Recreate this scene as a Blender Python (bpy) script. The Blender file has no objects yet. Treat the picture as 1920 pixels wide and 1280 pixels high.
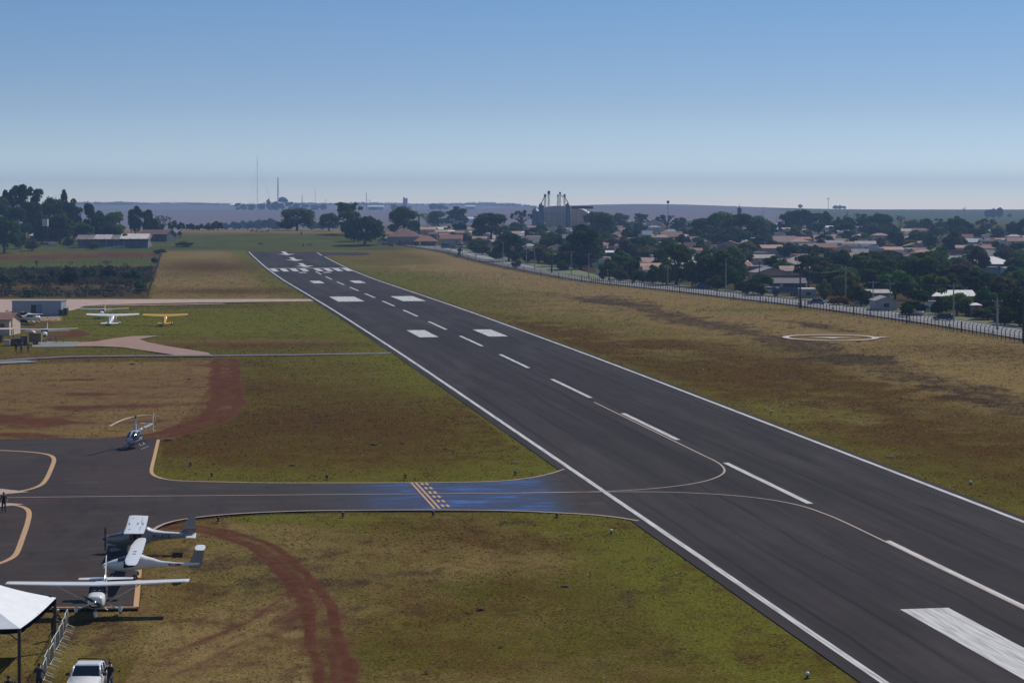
HAZE = 0.00015
import bpy, bmesh, math, random
import numpy as np
from mathutils import Vector, Matrix
random.seed(7)
rng = np.random.default_rng(11)
S = bpy.context.scene
COL = S.collection
PI = math.pi

# ------------------------------------------------------------------ camera
CAM_H = 26.0
FPX = 4000.0            # focal length in photo pixels (1920 wide)
HORY = 388.0
cam_d = bpy.data.cameras.new('camera')
cam = bpy.data.objects.new('camera', cam_d)
COL.objects.link(cam)
cam.location = (0, 0, CAM_H)
cam.rotation_euler = (math.radians(90), 0, 0)
cam_d.sensor_width = 36.0
cam_d.lens = FPX / 1920 * 36.0
cam_d.shift_y = -(640 - HORY) / 1920
cam_d.clip_start = 1.0
cam_d.clip_end = 30000
S.camera = cam

# ------------------------------------------------------------------ terrain height
def _table(pts):
    ys = np.arange(-400, 12001, 5.0)
    p = np.array(pts, float)
    z = np.interp(ys, p[:, 0], p[:, 1])
    def sm(a, n):
        k = np.ones(n) / n
        pad = n // 2
        return np.convolve(np.pad(a, pad, mode='edge'), k, mode='valid')[:len(a)]
    near = sm(sm(z, 11), 11)
    far = sm(sm(z, 61), 41)
    w = np.clip((ys - 1900) / 700, 0, 1)
    return ys, near * (1 - w) + far * w
_T0 = _table([(-400, 27.5), (0, 26.3), (115, 25.6), (203, 24.9), (340, 23.9), (480, 23.4), (600, 23.4), (680, 23.5), (775, 23.0),
              (864, 21.8), (955, 20.2), (1060, 16.6), (1150, 13.7), (1230, 13.0), (1350, 16), (1600, 24), (2200, 24.5),
              (2600, 21.5), (4500, 5.4), (4900, 7.0), (5800, 20), (7000, -8.5), (7900, -12), (8600, -6), (12000, 30)])
_T1 = _table([(-400, 27.5), (0, 26.3), (115, 25.6), (203, 24.9), (340, 23.9), (480, 23.4), (600, 23.2), (680, 23.0), (775, 22.6),
              (864, 22.0), (960, 20.6), (1200, 18.3), (1500, 15.7), (1800, 14.6), (2000, 16.5), (2600, 17.5), (4500, 5.4),
              (4900, 7.0), (5800, 22), (7000, -6), (7900, -8), (8600, -4), (12000, 30)])
def sstep(a, b, x):
    t = np.clip((x - a) / (b - a), 0, 1)
    return t * t * (3 - 2 * t)
def drop(X, Y):
    X = np.asarray(X, float); Y = np.asarray(Y, float)
    a = np.interp(Y, _T0[0], _T0[1]); b = np.interp(Y, _T1[0], _T1[1])
    lat = X + 0.164 * Y - 53.75
    w = sstep(40, 170, lat)
    d = a * (1 - w) + b * w
    u = X / np.maximum(Y, 1)
    bump = 12.0 * np.exp(-((u - 0.062) / 0.060) ** 2) * sstep(2300, 4500, Y) * (1 - sstep(4500, 5600, Y))
    sink = 17.0 * sstep(-0.02, 0.05, u) * sstep(5600, 6800, Y)
    return d - bump + sink
def G(x, y):
    return CAM_H - float(drop(x, y))
def px(x, y, lo=70.0, hi=9000.0):
    """ground point seen at photo pixel (x, y) of the 1920x1280 photograph"""
    k = (y - HORY) / FPX; u = (x - 960) / FPX
    Y = lo; prev = lo
    while Y < hi:
        if k * Y - float(drop(u * Y, Y)) > 0:
            a, b = prev, Y
            for _ in range(30):
                m = (a + b) / 2
                if k * m - float(drop(u * m, m)) > 0: b = m
                else: a = m
            return (u * b, b)
        prev = Y; Y *= 1.01
    return (u * hi, hi)
def atY(x, Y):
    return ((x - 960) / FPX * Y, Y)
def ppm(Y):
    return FPX / Y          # photo pixels per metre at distance Y

# runway frame
RO = Vector((53.75, 0)); RD = Vector((-0.1618, 0.9868)); RN = Vector((0.9868, 0.1618))
def rw(s, t):
    p = RO + RD * s + RN * t
    return (p.x, p.y)
def to_rw(p):
    q = Vector((p[0], p[1])) - RO
    return q.dot(RD), q.dot(RN)

# ------------------------------------------------------------------ materials
def nt(name):
    m = bpy.data.materials.new(name); m.use_nodes = True
    t = m.node_tree
    for n in list(t.nodes): t.nodes.remove(n)
    return m, t, t.nodes, t.links
MATS = {}
def mat(name, col, rough=0.6, metal=0.0, var=0.18, scale=3.0, bump=0.0, stretch=(1, 1, 1), rnd=0.0, spec=0.5, coat=0.0):
    if name in MATS: return MATS[name]
    m, t, N, L = nt(name)
    out = N.new('ShaderNodeOutputMaterial'); b = N.new('ShaderNodeBsdfPrincipled')
    L.new(b.outputs[0], out.inputs[0])
    tc = N.new('ShaderNodeTexCoord'); mp = N.new('ShaderNodeMapping'); mp.inputs['Scale'].default_value = stretch
    L.new(tc.outputs['Object'], mp.inputs[0])
    nz = N.new('ShaderNodeTexNoise'); nz.inputs['Scale'].default_value = scale; nz.inputs['Detail'].default_value = 6
    nz.inputs['Roughness'].default_value = 0.65
    L.new(mp.outputs[0], nz.inputs['Vector'])
    mr = N.new('ShaderNodeMapRange'); mr.inputs[1].default_value = 0.3; mr.inputs[2].default_value = 0.7
    mr.inputs[3].default_value = 1 - var; mr.inputs[4].default_value = 1 + var
    L.new(nz.outputs['Fac'], mr.inputs[0])
    mx = N.new('ShaderNodeMix'); mx.data_type = 'RGBA'; mx.blend_type = 'MULTIPLY'; mx.inputs[0].default_value = 1
    mx.inputs[6].default_value = (*col, 1)
    cmb = N.new('ShaderNodeCombineColor')
    for i in range(3): L.new(mr.outputs[0], cmb.inputs[i])
    L.new(cmb.outputs[0], mx.inputs[7])
    res = mx.outputs[2]
    if rnd > 0:
        oi = N.new('ShaderNodeObjectInfo'); hs = N.new('ShaderNodeHueSaturation')
        r2 = N.new('ShaderNodeMapRange'); r2.inputs[3].default_value = 1 - rnd; r2.inputs[4].default_value = 1 + rnd
        L.new(oi.outputs['Random'], r2.inputs[0]); L.new(r2.outputs[0], hs.inputs['Value']); L.new(res, hs.inputs['Color'])
        res = hs.outputs[0]
    L.new(res, b.inputs['Base Color'])
    b.inputs['Roughness'].default_value = rough; b.inputs['Metallic'].default_value = metal
    b.inputs['Specular IOR Level'].default_value = spec
    if coat: b.inputs['Coat Weight'].default_value = coat; b.inputs['Coat Roughness'].default_value = 0.1
    if bump:
        bp = N.new('ShaderNodeBump'); bp.inputs['Strength'].default_value = bump; bp.inputs['Distance'].default_value = 0.05
        L.new(nz.outputs['Fac'], bp.inputs['Height']); L.new(bp.outputs[0], b.inputs['Normal'])
    MATS[name] = m
    return m

# ------------------------------------------------------------------ object helpers
def tag(o, label=None, cat=None, group=None, kind=None):
    if label: o['label'] = label
    if cat: o['category'] = cat
    if group: o['group'] = group
    if kind: o['kind'] = kind
    return o
def link_mesh(name, me, m=None, parent=None):
    o = bpy.data.objects.new(name, me); COL.objects.link(o)
    if m is not None:
        for k in (m if isinstance(m, (list, tuple)) else [m]): me.materials.append(k)
    if parent is not None: o.parent = parent
    return o
def from_bm(name, bm, m=None, parent=None, smooth=False):
    bmesh.ops.recalc_face_normals(bm, faces=bm.faces)
    me = bpy.data.meshes.new(name); bm.to_mesh(me); bm.free()
    if smooth:
        for p in me.polygons: p.use_smooth = True
    return link_mesh(name, me, m, parent)
def from_py(name, V, F, m=None, parent=None, smooth=False):
    me = bpy.data.meshes.new(name); me.from_pydata(V, [], F); me.update()
    if smooth:
        for p in me.polygons: p.use_smooth = True
    return link_mesh(name, me, m, parent)
def thing(name, label, cat, x, y, rz=0.0, group=None, z=None, scale=None):
    o = bpy.data.objects.new(name, None); COL.objects.link(o)
    o.empty_display_size = 0.3
    o.location = (x, y, G(x, y) if z is None else z); o.rotation_euler = (0, 0, rz)
    if scale is not None: o.scale = scale
    return tag(o, label, cat, group)
def dup(root, label, x, y, rz=0.0, scale=None, z=None, group=None):
    r = root.copy(); COL.objects.link(r)
    r.location = (x, y, G(x, y) if z is None else z); r.rotation_euler = (0, 0, rz)
    if scale is not None: r.scale = scale
    r['label'] = label
    if group: r['group'] = group
    for ch in list(root.children):
        c = ch.copy(); COL.objects.link(c); c.parent = r
        for g in list(ch.children):
            d = g.copy(); COL.objects.link(d); d.parent = c
    return r
def bbox(bm, lo, hi, bev=0.0, mi=0):
    """axis aligned box into bm"""
    vs = [bm.verts.new((x, y, z)) for z in (lo[2], hi[2]) for y in (lo[1], hi[1]) for x in (lo[0], hi[0])]
    fs = [(0, 2, 3, 1), (4, 5, 7, 6), (0, 1, 5, 4), (1, 3, 7, 5), (3, 2, 6, 7), (2, 0, 4, 6)]
    faces = []
    for f in fs:
        q = bm.faces.new([vs[i] for i in f]); q.material_index = mi; faces.append(q)
    if bev > 0:
        es = list({e for f in faces for e in f.edges})
        bmesh.ops.bevel(bm, geom=es, offset=bev, segments=2, affect='EDGES', profile=0.6)
    return vs
def tube(bm, pts, r, n=8, cap=True, mi=0):
    """tube along points; r scalar or list"""
    pts = [Vector(p) for p in pts]
    rs = r if isinstance(r, (list, tuple)) else [r] * len(pts)
    rings = []
    for i, p in enumerate(pts):
        if i == 0: t = pts[1] - p
        elif i == len(pts) - 1: t = p - pts[i - 1]
        else: t = pts[i + 1] - pts[i - 1]
        t.normalize()
        up = Vector((0, 0, 1)) if abs(t.z) < 0.9 else Vector((1, 0, 0))
        a = t.cross(up).normalized(); b = t.cross(a).normalized()
        rings.append([bm.verts.new(p + (a * math.cos(2 * PI * k / n) + b * math.sin(2 * PI * k / n)) * rs[i]) for k in range(n)])
    for i in range(len(rings) - 1):
        for k in range(n):
            f = bm.faces.new((rings[i][k], rings[i][(k + 1) % n], rings[i + 1][(k + 1) % n], rings[i + 1][k])); f.material_index = mi
    if cap:
        for rg in (rings[0], rings[-1]):
            try: bm.faces.new(rg).material_index = mi
            except ValueError: pass
def prism(bm, outline, z0, z1, mi=0):
    a = [bm.verts.new((p[0], p[1], z0)) for p in outline]; b = [bm.verts.new((p[0], p[1], z1)) for p in outline]
    n = len(outline)
    for f in ([a[i] for i in range(n)][::-1], b): bm.faces.new(f).material_index = mi
    for i in range(n): bm.faces.new((a[i], a[(i + 1) % n], b[(i + 1) % n], b[i])).material_index = mi
def lathe(bm, prof, n=20, c=(0, 0, 0), mi=0):
    """profile [(r, z)] about z"""
    rings = []
    for r, z in prof:
        rings.append([bm.verts.new((c[0] + max(r, 1e-4) * math.cos(2 * PI * k / n), c[1] + max(r, 1e-4) * math.sin(2 * PI * k / n), c[2] + z)) for k in range(n)])
    for i in range(len(rings) - 1):
        for k in range(n):
            bm.faces.new((rings[i][k], rings[i][(k + 1) % n], rings[i + 1][(k + 1) % n], rings[i + 1][k])).material_index = mi
    bm.faces.new(rings[0][::-1]).material_index = mi; bm.faces.new(rings[-1]).material_index = mi

# ------------------------------------------------------------------ numpy noise
def vnoise(X, Y, seed=0):
    xi = np.floor(X).astype(np.int64); yi = np.floor(Y).astype(np.int64)
    xf = X - xi; yf = Y - yi
    def h(a, b):
        n = (a * 374761393 + b * 668265263 + seed * 1442695041) & 0x7fffffff
        n = ((n ^ (n >> 13)) * 1274126177) & 0x7fffffff
        return ((n ^ (n >> 16)) & 0xffff) / 65535.0
    u = xf * xf * (3 - 2 * xf); v = yf * yf * (3 - 2 * yf)
    return (h(xi, yi) * (1 - u) + h(xi + 1, yi) * u) * (1 - v) + (h(xi, yi + 1) * (1 - u) + h(xi + 1, yi + 1) * u) * v
def fbm(X, Y, seed=0, octv=4):
    s = 0; a = 0.5; t = 0
    for k in range(octv):
        s = s + a * vnoise(X * 2 ** k, Y * 2 ** k, seed + k * 17); t += a; a *= 0.55
    return s / t
def polydist(X, Y, pts):
    best = np.full(X.shape, 1e9)
    for (ax, ay), (bx, by) in zip(pts[:-1], pts[1:]):
        dx, dy = bx - ax, by - ay
        t = np.clip(((X - ax) * dx + (Y - ay) * dy) / (dx * dx + dy * dy + 1e-9), 0, 1)
        best = np.minimum(best, np.hypot(X - ax - t * dx, Y - ay - t * dy))
    return best
def inpoly(X, Y, poly):
    r = np.zeros(X.shape, bool)
    n = len(poly)
    for i in range(n):
        ax, ay = poly[i]; bx, by = poly[(i + 1) % n]
        c = ((ay > Y) != (by > Y)) & (X < (bx - ax) * (Y - ay) / (by - ay + 1e-12) + ax)
        r ^= c
    return r

# ------------------------------------------------------------------ draped sheets
def sheet(name, poly, off, m, step=2.5, kind='structure', parent=None):
    """flat sheet following the terrain: polygon sliced along y"""
    ys = sorted(set([p[1] for p in poly]))
    full = []
    for a, b in zip(ys[:-1], ys[1:]):
        k = max(1, int((b - a) / step))
        full += [a + (b - a) * i / k for i in range(k)]
    full.append(ys[-1])
    n = len(poly); V = []; F = []; cache = {}
    def vid(x, y):
        key = (round(x, 4), round(y, 4))
        if key not in cache:
            cache[key] = len(V); V.append((x, y, G(x, y) + off))
        return cache[key]
    for a, b in zip(full[:-1], full[1:]):
        if b - a < 1e-5: continue
        mid = (a + b) / 2; xs = []
        for i in range(n):
            (x0, y0), (x1, y1) = poly[i], poly[(i + 1) % n]
            if (y0 > mid) != (y1 > mid):
                f = lambda yy: x0 + (x1 - x0) * (yy - y0) / (y1 - y0)
                xs.append((f(mid), f(a), f(b)))
        xs.sort()
        for l, r in zip(xs[::2], xs[1::2]):
            q = [vid(l[1], a), vid(r[1], a), vid(r[2], b), vid(l[2], b)]
            q = [v for i, v in enumerate(q) if v != q[i - 1]]
            if len(q) >= 3: F.append(q)
    o = from_py(name, V, F, m, parent)
    if kind and parent is None: o['kind'] = kind
    return o
def resample(pts, step):
    out = [pts[0]]
    for (ax, ay), (bx, by) in zip(pts[:-1], pts[1:]):
        L = math.hypot(bx - ax, by - ay); k = max(1, int(L / step))
        out += [(ax + (bx - ax) * i / k, ay + (by - ay) * i / k) for i in range(1, k + 1)]
    return out
def catmull(pts, sub=6):
    P = [Vector(p) for p in pts]; out = []
    for i in range(len(P) - 1):
        p0 = P[max(i - 1, 0)]; p1 = P[i]; p2 = P[i + 1]; p3 = P[min(i + 2, len(P) - 1)]
        for k in range(sub):
            t = k / sub
            q = 0.5 * ((2 * p1) + (p2 - p0) * t + (2 * p0 - 5 * p1 + 4 * p2 - p3) * t * t + (3 * p1 - p0 - 3 * p2 + p3) * t ** 3)
            out.append(tuple(q))
    out.append(tuple(P[-1])); return out
def stripe_vf(pts, w, off, V, F, step=3.0, w2=None):
    pts = resample(pts, step); n = len(pts); base = len(V)
    for i, p in enumerate(pts):
        a = pts[max(i - 1, 0)]; b = pts[min(i + 1, n - 1)]
        dx, dy = b[0] - a[0], b[1] - a[1]; L = math.hypot(dx, dy) + 1e-9
        ww = w if w2 is None else w + (w2 - w) * i / (n - 1)
        nx, ny = -dy / L * ww / 2, dx / L * ww / 2
        for s in (1, -1):
            x, y = p[0] + s * nx, p[1] + s * ny
            V.append((x, y, G(x, y) + off))
    for i in range(n - 1):
        F.append((base + 2 * i, base + 2 * i + 1, base + 2 * i + 3, base + 2 * i + 2))
def stripe(name, pts, w, off, m, step=3.0, w2=None, kind='structure', parent=None):
    V, F = [], []
    stripe_vf(pts, w, off, V, F, step, w2)
    o = from_py(name, V, F, m, parent)
    if kind and parent is None: o['kind'] = kind
    return o
P = px
def PP(*pts): return [px(*p) for p in pts]
# ================================================================== GROUND
def build_ground():
    ys = [62.0]
    while ys[-1] < 9500:
        y = ys[-1]; ys.append(y + min(max(y * y / 98000 * 1.9, 0.55), 60))
    ys = np.array(ys)
    us = np.concatenate([np.linspace(-0.60, -0.262, 30)[:-1], np.linspace(-0.262, 0.262, 400), np.linspace(0.262, 0.60, 30)[1:]])
    U, Yg = np.meshgrid(us, ys); Xg = U * Yg
    # near the camera the fan must still be wide
    Zg = CAM_H - drop(Xg, Yg)
    nr, nc = Xg.shape
    X = Xg.ravel(); Y = Yg.ravel()
    lat = (X - RO.x) * RN.x + (Y - RO.y) * RN.y
    s = (X - RO.x) * RD.x + (Y - RO.y) * RD.y
    n1 = fbm(X / 22, Y / 22, 3, 5); n2 = fbm(X / 5.0, Y / 7.0, 9, 4); n3 = fbm(X / 60, Y / 60, 21, 4); n4 = fbm(X / 1.6, Y / 2.2, 31, 3)
    # gentle relief away from pavements
    rough = sstep(19, 30, np.abs(lat)) * (1 - sstep(1500, 2500, Y))
    Z = Zg.ravel() + rough * ((fbm(X / 9, Y / 9, 51, 3) - 0.5) * 0.22)
    Z -= rough * 0.11
    def blob(x, y, rx, ry, rot=0.0):
        cx, cy = px(x, y); c, sn = math.cos(rot), math.sin(rot)
        dx, dy = X - cx, Y - cy
        q = ((dx * c + dy * sn) / rx) ** 2 + ((-dx * sn + dy * c) / ry) ** 2
        return np.exp(-q * (0.7 + 0.6 * n2))
    def band(pts, w, soft=0.6):
        d = polydist(X, Y, PP(*pts)) + (n2 - 0.5) * w * 1.3 + (n4 - 0.5) * w * 0.7 + (n1 - .5) * w * .6
        return 1 - sstep(w * (1 - soft) / 2, w * (1 + soft) / 2 + 0.01, d)
    def track(pts, hw, amp, seed, ruts, fill=.15):
        Q = resample(catmull(PP(*pts), 5), 3.0); best = np.full(X.shape, 1e9); lat_ = np.zeros_like(X); arc = np.zeros_like(X); L0 = 0.0
        near = (X > min(q[0] for q in Q) - 12) & (X < max(q[0] for q in Q) + 12) & (Y > min(q[1] for q in Q) - 12) & (Y < max(q[1] for q in Q) + 12)
        xs_, ys_ = X[near], Y[near]; b_ = best[near]; l_ = lat_[near]; a_ = arc[near]
        for (ax, ay), (bx, by) in zip(Q[:-1], Q[1:]):
            dx, dy = bx - ax, by - ay; L2 = dx * dx + dy * dy + 1e-9
            tt = np.clip(((xs_ - ax) * dx + (ys_ - ay) * dy) / L2, 0, 1); dd = np.hypot(xs_ - ax - tt * dx, ys_ - ay - tt * dy)
            m = dd < b_; b_[m] = dd[m]; l_[m] = (dd * np.sign((xs_ - ax) * -dy + (ys_ - ay) * dx))[m]; a_[m] = L0 + (tt * math.sqrt(L2))[m]; L0 += math.sqrt(L2)
        wob = (fbm(a_ / 9, a_ * 0 + seed, seed, 3) - .5) * hw * .5; l_ = l_ + wob
        edge = 1 - sstep(hw * .72, hw * 1.12, np.abs(l_) + (n4[near] - .5) * .9)
        st = vnoise(l_ / .42 + 50, a_ / 14 + seed, seed + 3); st2 = vnoise(l_ / .17 + 90, a_ / 6, seed + 9)
        v = fill + .34 * sstep(.35, .75, st) + .22 * sstep(.4, .8, st2)
        for c, w, k in ruts: v = np.maximum(v, k * (1 - sstep(w * .5, w, np.abs(l_ - c) + (n4[near] - .5) * .35)))
        o_ = np.zeros_like(X); o_[near] = amp * edge * v; dk = np.zeros_like(X)
        for c, w, k in ruts: dk[near] = np.maximum(dk[near], edge * .8 * (1 - sstep(.10, .28, np.abs(l_ - c))))
        return o_, dk
    dirt = np.zeros_like(X); lush = np.zeros_like(X); brown = np.zeros_like(X); dark = np.zeros_like(X)
    plough = np.zeros_like(X); fgreen = np.zeros_like(X); pale = np.zeros_like(X); dry = np.zeros_like(X)
    rot = math.atan2(RD.y, RD.x)         # along the runway
    airfield = (Y < 1040)
    # --- right of the runway: bands of dry and brown grass parallel to it
    right = sstep(15, 19, lat)
    brown += right * 0.8 * band([(960, 610), (1060, 650), (1190, 690), (1330, 700), (1480, 740)], 26, 0.9)
    brown += right * 0.65 * band([(880, 590), (1000, 630), (1120, 660)], 14, 1.0)
    brown += right * 0.6 * band([(1240, 640), (1420, 670), (1650, 740), (1920, 830)], 14, 1.0)
    brown += right * 0.55 * band([(1560, 800), (1750, 850), (1920, 900)], 16, 1.0)
    brown += right * 0.5 * blob(1850, 660, 16, 30, 0.4)
    dark += right * 0.72 * band([(1130, 556), (1250, 588), (1390, 620), (1470, 638), (1540, 660), (1600, 675)], 11, 0.8)
    dark += right * 0.75 * band([(1480, 600), (1560, 615), (1600, 620)], 6, 0.9)
    dark += right * 0.65 * band([(1590, 668), (1700, 700), (1800, 725), (1920, 770)], 8, 0.9)
    dark += right * 0.5 * band([(1000, 545), (1090, 560), (1160, 570)], 7, 1.0)
    dry += right * 0.8 * band([(850, 500), (960, 525), (1080, 550), (1240, 580), (1440, 615), (1620, 650), (1920, 740)], 34, 1.0) * (0.4 + n1)
    dry += right * 0.75 * sstep(48, 70, lat) * (1 - sstep(1000, 1100, Y))
    dry += right * 0.45 * sstep(0.35, 0.7, n3)
    lush += right * 0.55 * (1 - sstep(16, 25 + 12 * n1, lat)) * airfield
    lush += right * 0.8 * blob(760, 520, 22, 60, rot - PI / 2); lush += right * 0.5 * blob(900, 545, 16, 60, rot - PI / 2)
    lush += right * 0.75 * blob(1420, 580, 18, 9, 0)
    lush += right * 0.4 * blob(1090, 600, 12, 34, rot - PI / 2)
    # --- left of the runway
    left = sstep(15.5, 17, -lat)
    edge = left * (1 - sstep(17, 24 + 8 * n1, -lat)) * airfield
    lush += 0.9 * edge
    # far block up to the farm fence
    brown += left * 0.85 * blob(390, 500, 24, 70, rot - PI / 2) + left * 0.8 * blob(430, 545, 28, 28)
    dry += left * 0.9 * inpoly(X, Y, PP((280, 562), (300, 468), (480, 470), (600, 562))) * (0.3 + n1)
    # green apron of grass with the far aircraft
    lush += left * 1.2 * inpoly(X, Y, PP((120, 573), (600, 571), (690, 622), (140, 634), (60, 640))) * (0.7 + 0.5 * n1)
    brown += left * 0.55 * blob(400, 574, 30, 8); dark += 0.55 * band([(250, 578), (375, 577)], 4, 1)
    lush += left * 0.45 * inpoly(X, Y, PP((0, 640), (140, 634), (280, 660), (330, 668), (0, 668)))
    brown += left * 0.7 * blob(480, 645, 26, 9); dry += left * 0.45 * blob(520, 640, 40, 10)
    # block between the gutter and the taxiway
    blk = inpoly(X, Y, PP((440, 672), (745, 668), (1010, 865), (1000, 900), (310, 905), (300, 830))).astype(float)
    brown += left * blk * 0.45 * sstep(.40, .62, n1) * sstep(20, 34, -lat) + left * blk * (0.75 * blob(800, 790, 26, 26) + 0.5 * blob(600, 850, 20, 14) + 0.4 * blob(560, 740, 20, 16))
    dark += left * blk * 0.30 * sstep(0.5, 0.75, n1)
    lush += left * 0.55 * band([(310, 885), (480, 897), (900, 893), (1010, 875)], 7, 1.0) + left * blk * 0.45 * sstep(0.45, 0.65, n3)
    # bare reddish block behind the apron
    bare = inpoly(X, Y, PP((-200, 684), (400, 674), (445, 690), (440, 760), (330, 822), (-200, 826))).astype(float)
    bare = np.clip(bare - 0.0, 0, 1)
    dry += bare * (0.55 + 0.5 * n1); dirt += bare * (0.30 + 0.30 * sstep(0.42, 0.62, n1) + 0.38 * sstep(0.55, 0.75, fbm(X / 14, Y / 5, 77, 4)))
    dirt += 0.5 * band([(-60, 790), (0, 785), (60, 795)], 9, 1) + 0.65 * band([(90, 712), (165, 710)], 1.6, 1) + 0.55 * band([(0, 812), (120, 822), (230, 820)], 3, 1.0)
    dirt += 0.55 * band([(170, 762), (300, 757), (420, 752)], 6, 1.0)
    # ruts of the curved dirt track
    a_, k_ = track([(418, 672), (424, 700), (425, 730), (418, 762), (388, 788), (338, 806), (262, 817)], 2.5, 1.0, 3, ((-1.5, .7, .95), (1.3, .8, 1.0)), .27)
    dirt += a_; dark += k_ * .6
    # dark red soil around the hangar and the service yard
    dirt += 0.95 * inpoly(X, Y, PP((88, 617), (150, 617), (172, 624), (150, 634), (90, 636))) * (0.5 + 0.6 * n2)
    dirt += 0.85 * blob(105, 668, 9, 6) + 0.6 * blob(170, 671, 9, 3); dirt += 0.6 * blob(90, 605, 5, 12); dirt += 0.55 * blob(20, 659, 12, 4)
    pale += 0.9 * inpoly(X, Y, PP((-150, 563), (200, 563), (140, 580), (118, 583), (115, 600), (-150, 600))) * (0.7 + 0.4 * n2)
    # shade of a ditch, painted as a thin dark line on level ground
    dark += 0.9 * band([(180, 628), (300, 626), (500, 624), (690, 622)], 1.4, 1.0)
    # --- lower block, in front of the taxiway
    low = inpoly(X, Y, PP((200, 1145), (262, 1140), (270, 1060), (300, 985), (480, 957), (1190, 975), (1700, 1300), (-300, 1400), (-300, 1150))).astype(float)
    dry += low * (0.62 * sstep(0.35, 0.65, n1)); brown += low * 0.42 * sstep(0.45, 0.66, fbm(X / 7, Y / 10, 93, 4)); dark += low * .35 * sstep(.55, .72, fbm(X / 2.6, Y / 4.5, 97, 4))
    brown += low * 0.35 * blob(820, 1010, 9, 10); dark += low * 0.25 * sstep(0.55, 0.8, n1) + low * 0.35 * blob(620, 1090, 6, 10)
    lush += 0.75 * low * band([(480, 968), (700, 968), (1080, 975)], 6, 1.0) * (0.5 + n1) + low * 0.75 * band([(1150, 980), (1230, 1060), (1330, 1150), (1480, 1250), (1600, 1330)], 4.2, 1.0)
    lush += low * 0.35 * blob(450, 1010, 3.5, 5) + low * 0.3 * blob(430, 1090, 4, 6) + low * 0.4 * blob(1170, 1000, 5, 6)
    lush += low * 0.35 * blob(60, 1230, 5, 6)
    redz = low * inpoly(X, Y, PP((290, 1175), (480, 1130), (560, 1110), (590, 1290), (220, 1300)))
    dirt += redz * (0.12 + 0.42 * sstep(0.45, 0.7, n2)) * 0.9; dry += redz * 0.6
    tr = [(362, 986), (420, 998), (480, 1018), (530, 1052), (566, 1092), (590, 1130), (606, 1180), (618, 1230), (632, 1300)]
    a_, k_ = track([(330, 982)] + tr + [(640, 1340)], 1.6, 1.1, 5, ((-.85, .42, 1.0), (.85, .50, 1.0)), .34)
    dirt += a_; dark += k_ * .8
    a_, k_ = track([(240, 1275), (330, 1225), (420, 1190), (490, 1158), (545, 1118), (562, 1080)], 1.0, .38, 8, ((-.7, .3, .9), (.7, .3, .9))); dirt += a_
    a_, k_ = track([(300, 1290), (380, 1245), (470, 1200), (545, 1160), (585, 1125)], 1.0, .30, 9, ((-.7, .28, .9), (.7, .28, .9))); dirt += a_
    dirt += 0.40 * band([(310, 1225), (400, 1190), (470, 1160), (530, 1125), (555, 1095)], 0.7, 1.0) + 0.35 * band([(330, 1262), (430, 1218), (520, 1175), (570, 1140)], 0.8, 1.0)
    dirt += 0.6 * low * blob(185, 1195, 1.0, 1.4); dirt += 0.5 * band([(262, 1146), (275, 1138), (274, 1100), (276, 1060)], 0.7, 1.0) + 0.6 * band([(276, 1010), (300, 992), (352, 982)], 1.2, 1.0)
    dirt += 0.5 * low * blob(1560, 1282, 3, 1.2)
    # --- pasture at the runway's end, farm fields to the left
    past = (Y > 965) & (Y < 1500)
    lush += 0.0
    fgreen += (sstep(960, 985, Y - 0.05 * X) * (1 - sstep(1110, 1170, Y)) * (1 - sstep(48, 75, lat))) * 0.85
    dry += sstep(1090, 1160, Y) * (1 - sstep(1500, 1900, Y)) * (1 - sstep(60, 120, lat)) * 0.9
    farm = inpoly(X, Y, PP((-400, 560), (276, 560), (303, 468), (330, 440), (-400, 440))).astype(float)
    lush *= (1 - farm); dry *= (1 - 0.8 * farm)
    fgreen += farm * 0.85 * band([(-200, 498), (60, 500), (200, 492), (290, 490)], 80, 0.5)
    dirt += farm * 1.0 * band([(-200, 485), (60, 484), (180, 481), (245, 477)], 46, 0.5)
    lush += farm * 0.9 * band([(-200, 500), (60, 500), (200, 494), (290, 490)], 40, 0.5)
    fgreen += farm * 0.5 * band([(0, 470), (120, 466), (300, 470)], 30, 0.8)
    dark += farm * (0.85 * inpoly(X, Y, PP((-400, 512), (285, 505), (270, 558), (-400, 558))) * (0.4 + 0.8 * n1)); dry += farm * 0.7 * band([(90, 538), (200, 536), (270, 542)], 26, 1)
    pale += farm * 0.35 * band([(0, 465), (110, 460), (200, 458)], 22, 0.9) * (0.4 + n1)
    # --- town ground: dusty soil and yards
    town = sstep(8, 14, X - np.interp(Y, [390, 520, 575, 650, 760, 860, 960, 1100], [93.1, 62.4, 40.2, 19.5, 1.3, -14.6, -31.2, -60])) * (Y > 300) * (1 - sstep(1900, 2200, Y))
    for a in (dirt, lush, brown, dry, dark): a *= (1 - 0.9 * town)
    dirt += town * 0.25 * sstep(0.45, 0.7, n2); dark += town * 0.75
    fgreen += town * 0.55 * sstep(0.35, 0.6, n1)
    # --- far country
    far = sstep(1450, 2100, Y)
    u = X / Y
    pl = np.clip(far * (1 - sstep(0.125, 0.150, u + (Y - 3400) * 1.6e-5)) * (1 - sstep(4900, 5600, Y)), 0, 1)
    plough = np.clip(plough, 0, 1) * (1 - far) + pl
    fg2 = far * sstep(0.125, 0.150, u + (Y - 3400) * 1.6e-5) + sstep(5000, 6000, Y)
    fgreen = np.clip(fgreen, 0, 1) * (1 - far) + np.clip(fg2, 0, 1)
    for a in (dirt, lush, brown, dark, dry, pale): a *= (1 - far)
    fgreen *= 1 - .5 * sstep(5000, 6000, Y); pale += .75 * sstep(5000, 6000, Y)  # haze painted in: ground colour turns paler towards the horizon
    me = bpy.data.meshes.new('grass_field')
    V = np.stack([X, Y, Z], 1).astype(np.float32)
    idx = np.arange(nr * nc).reshape(nr, nc)
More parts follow.
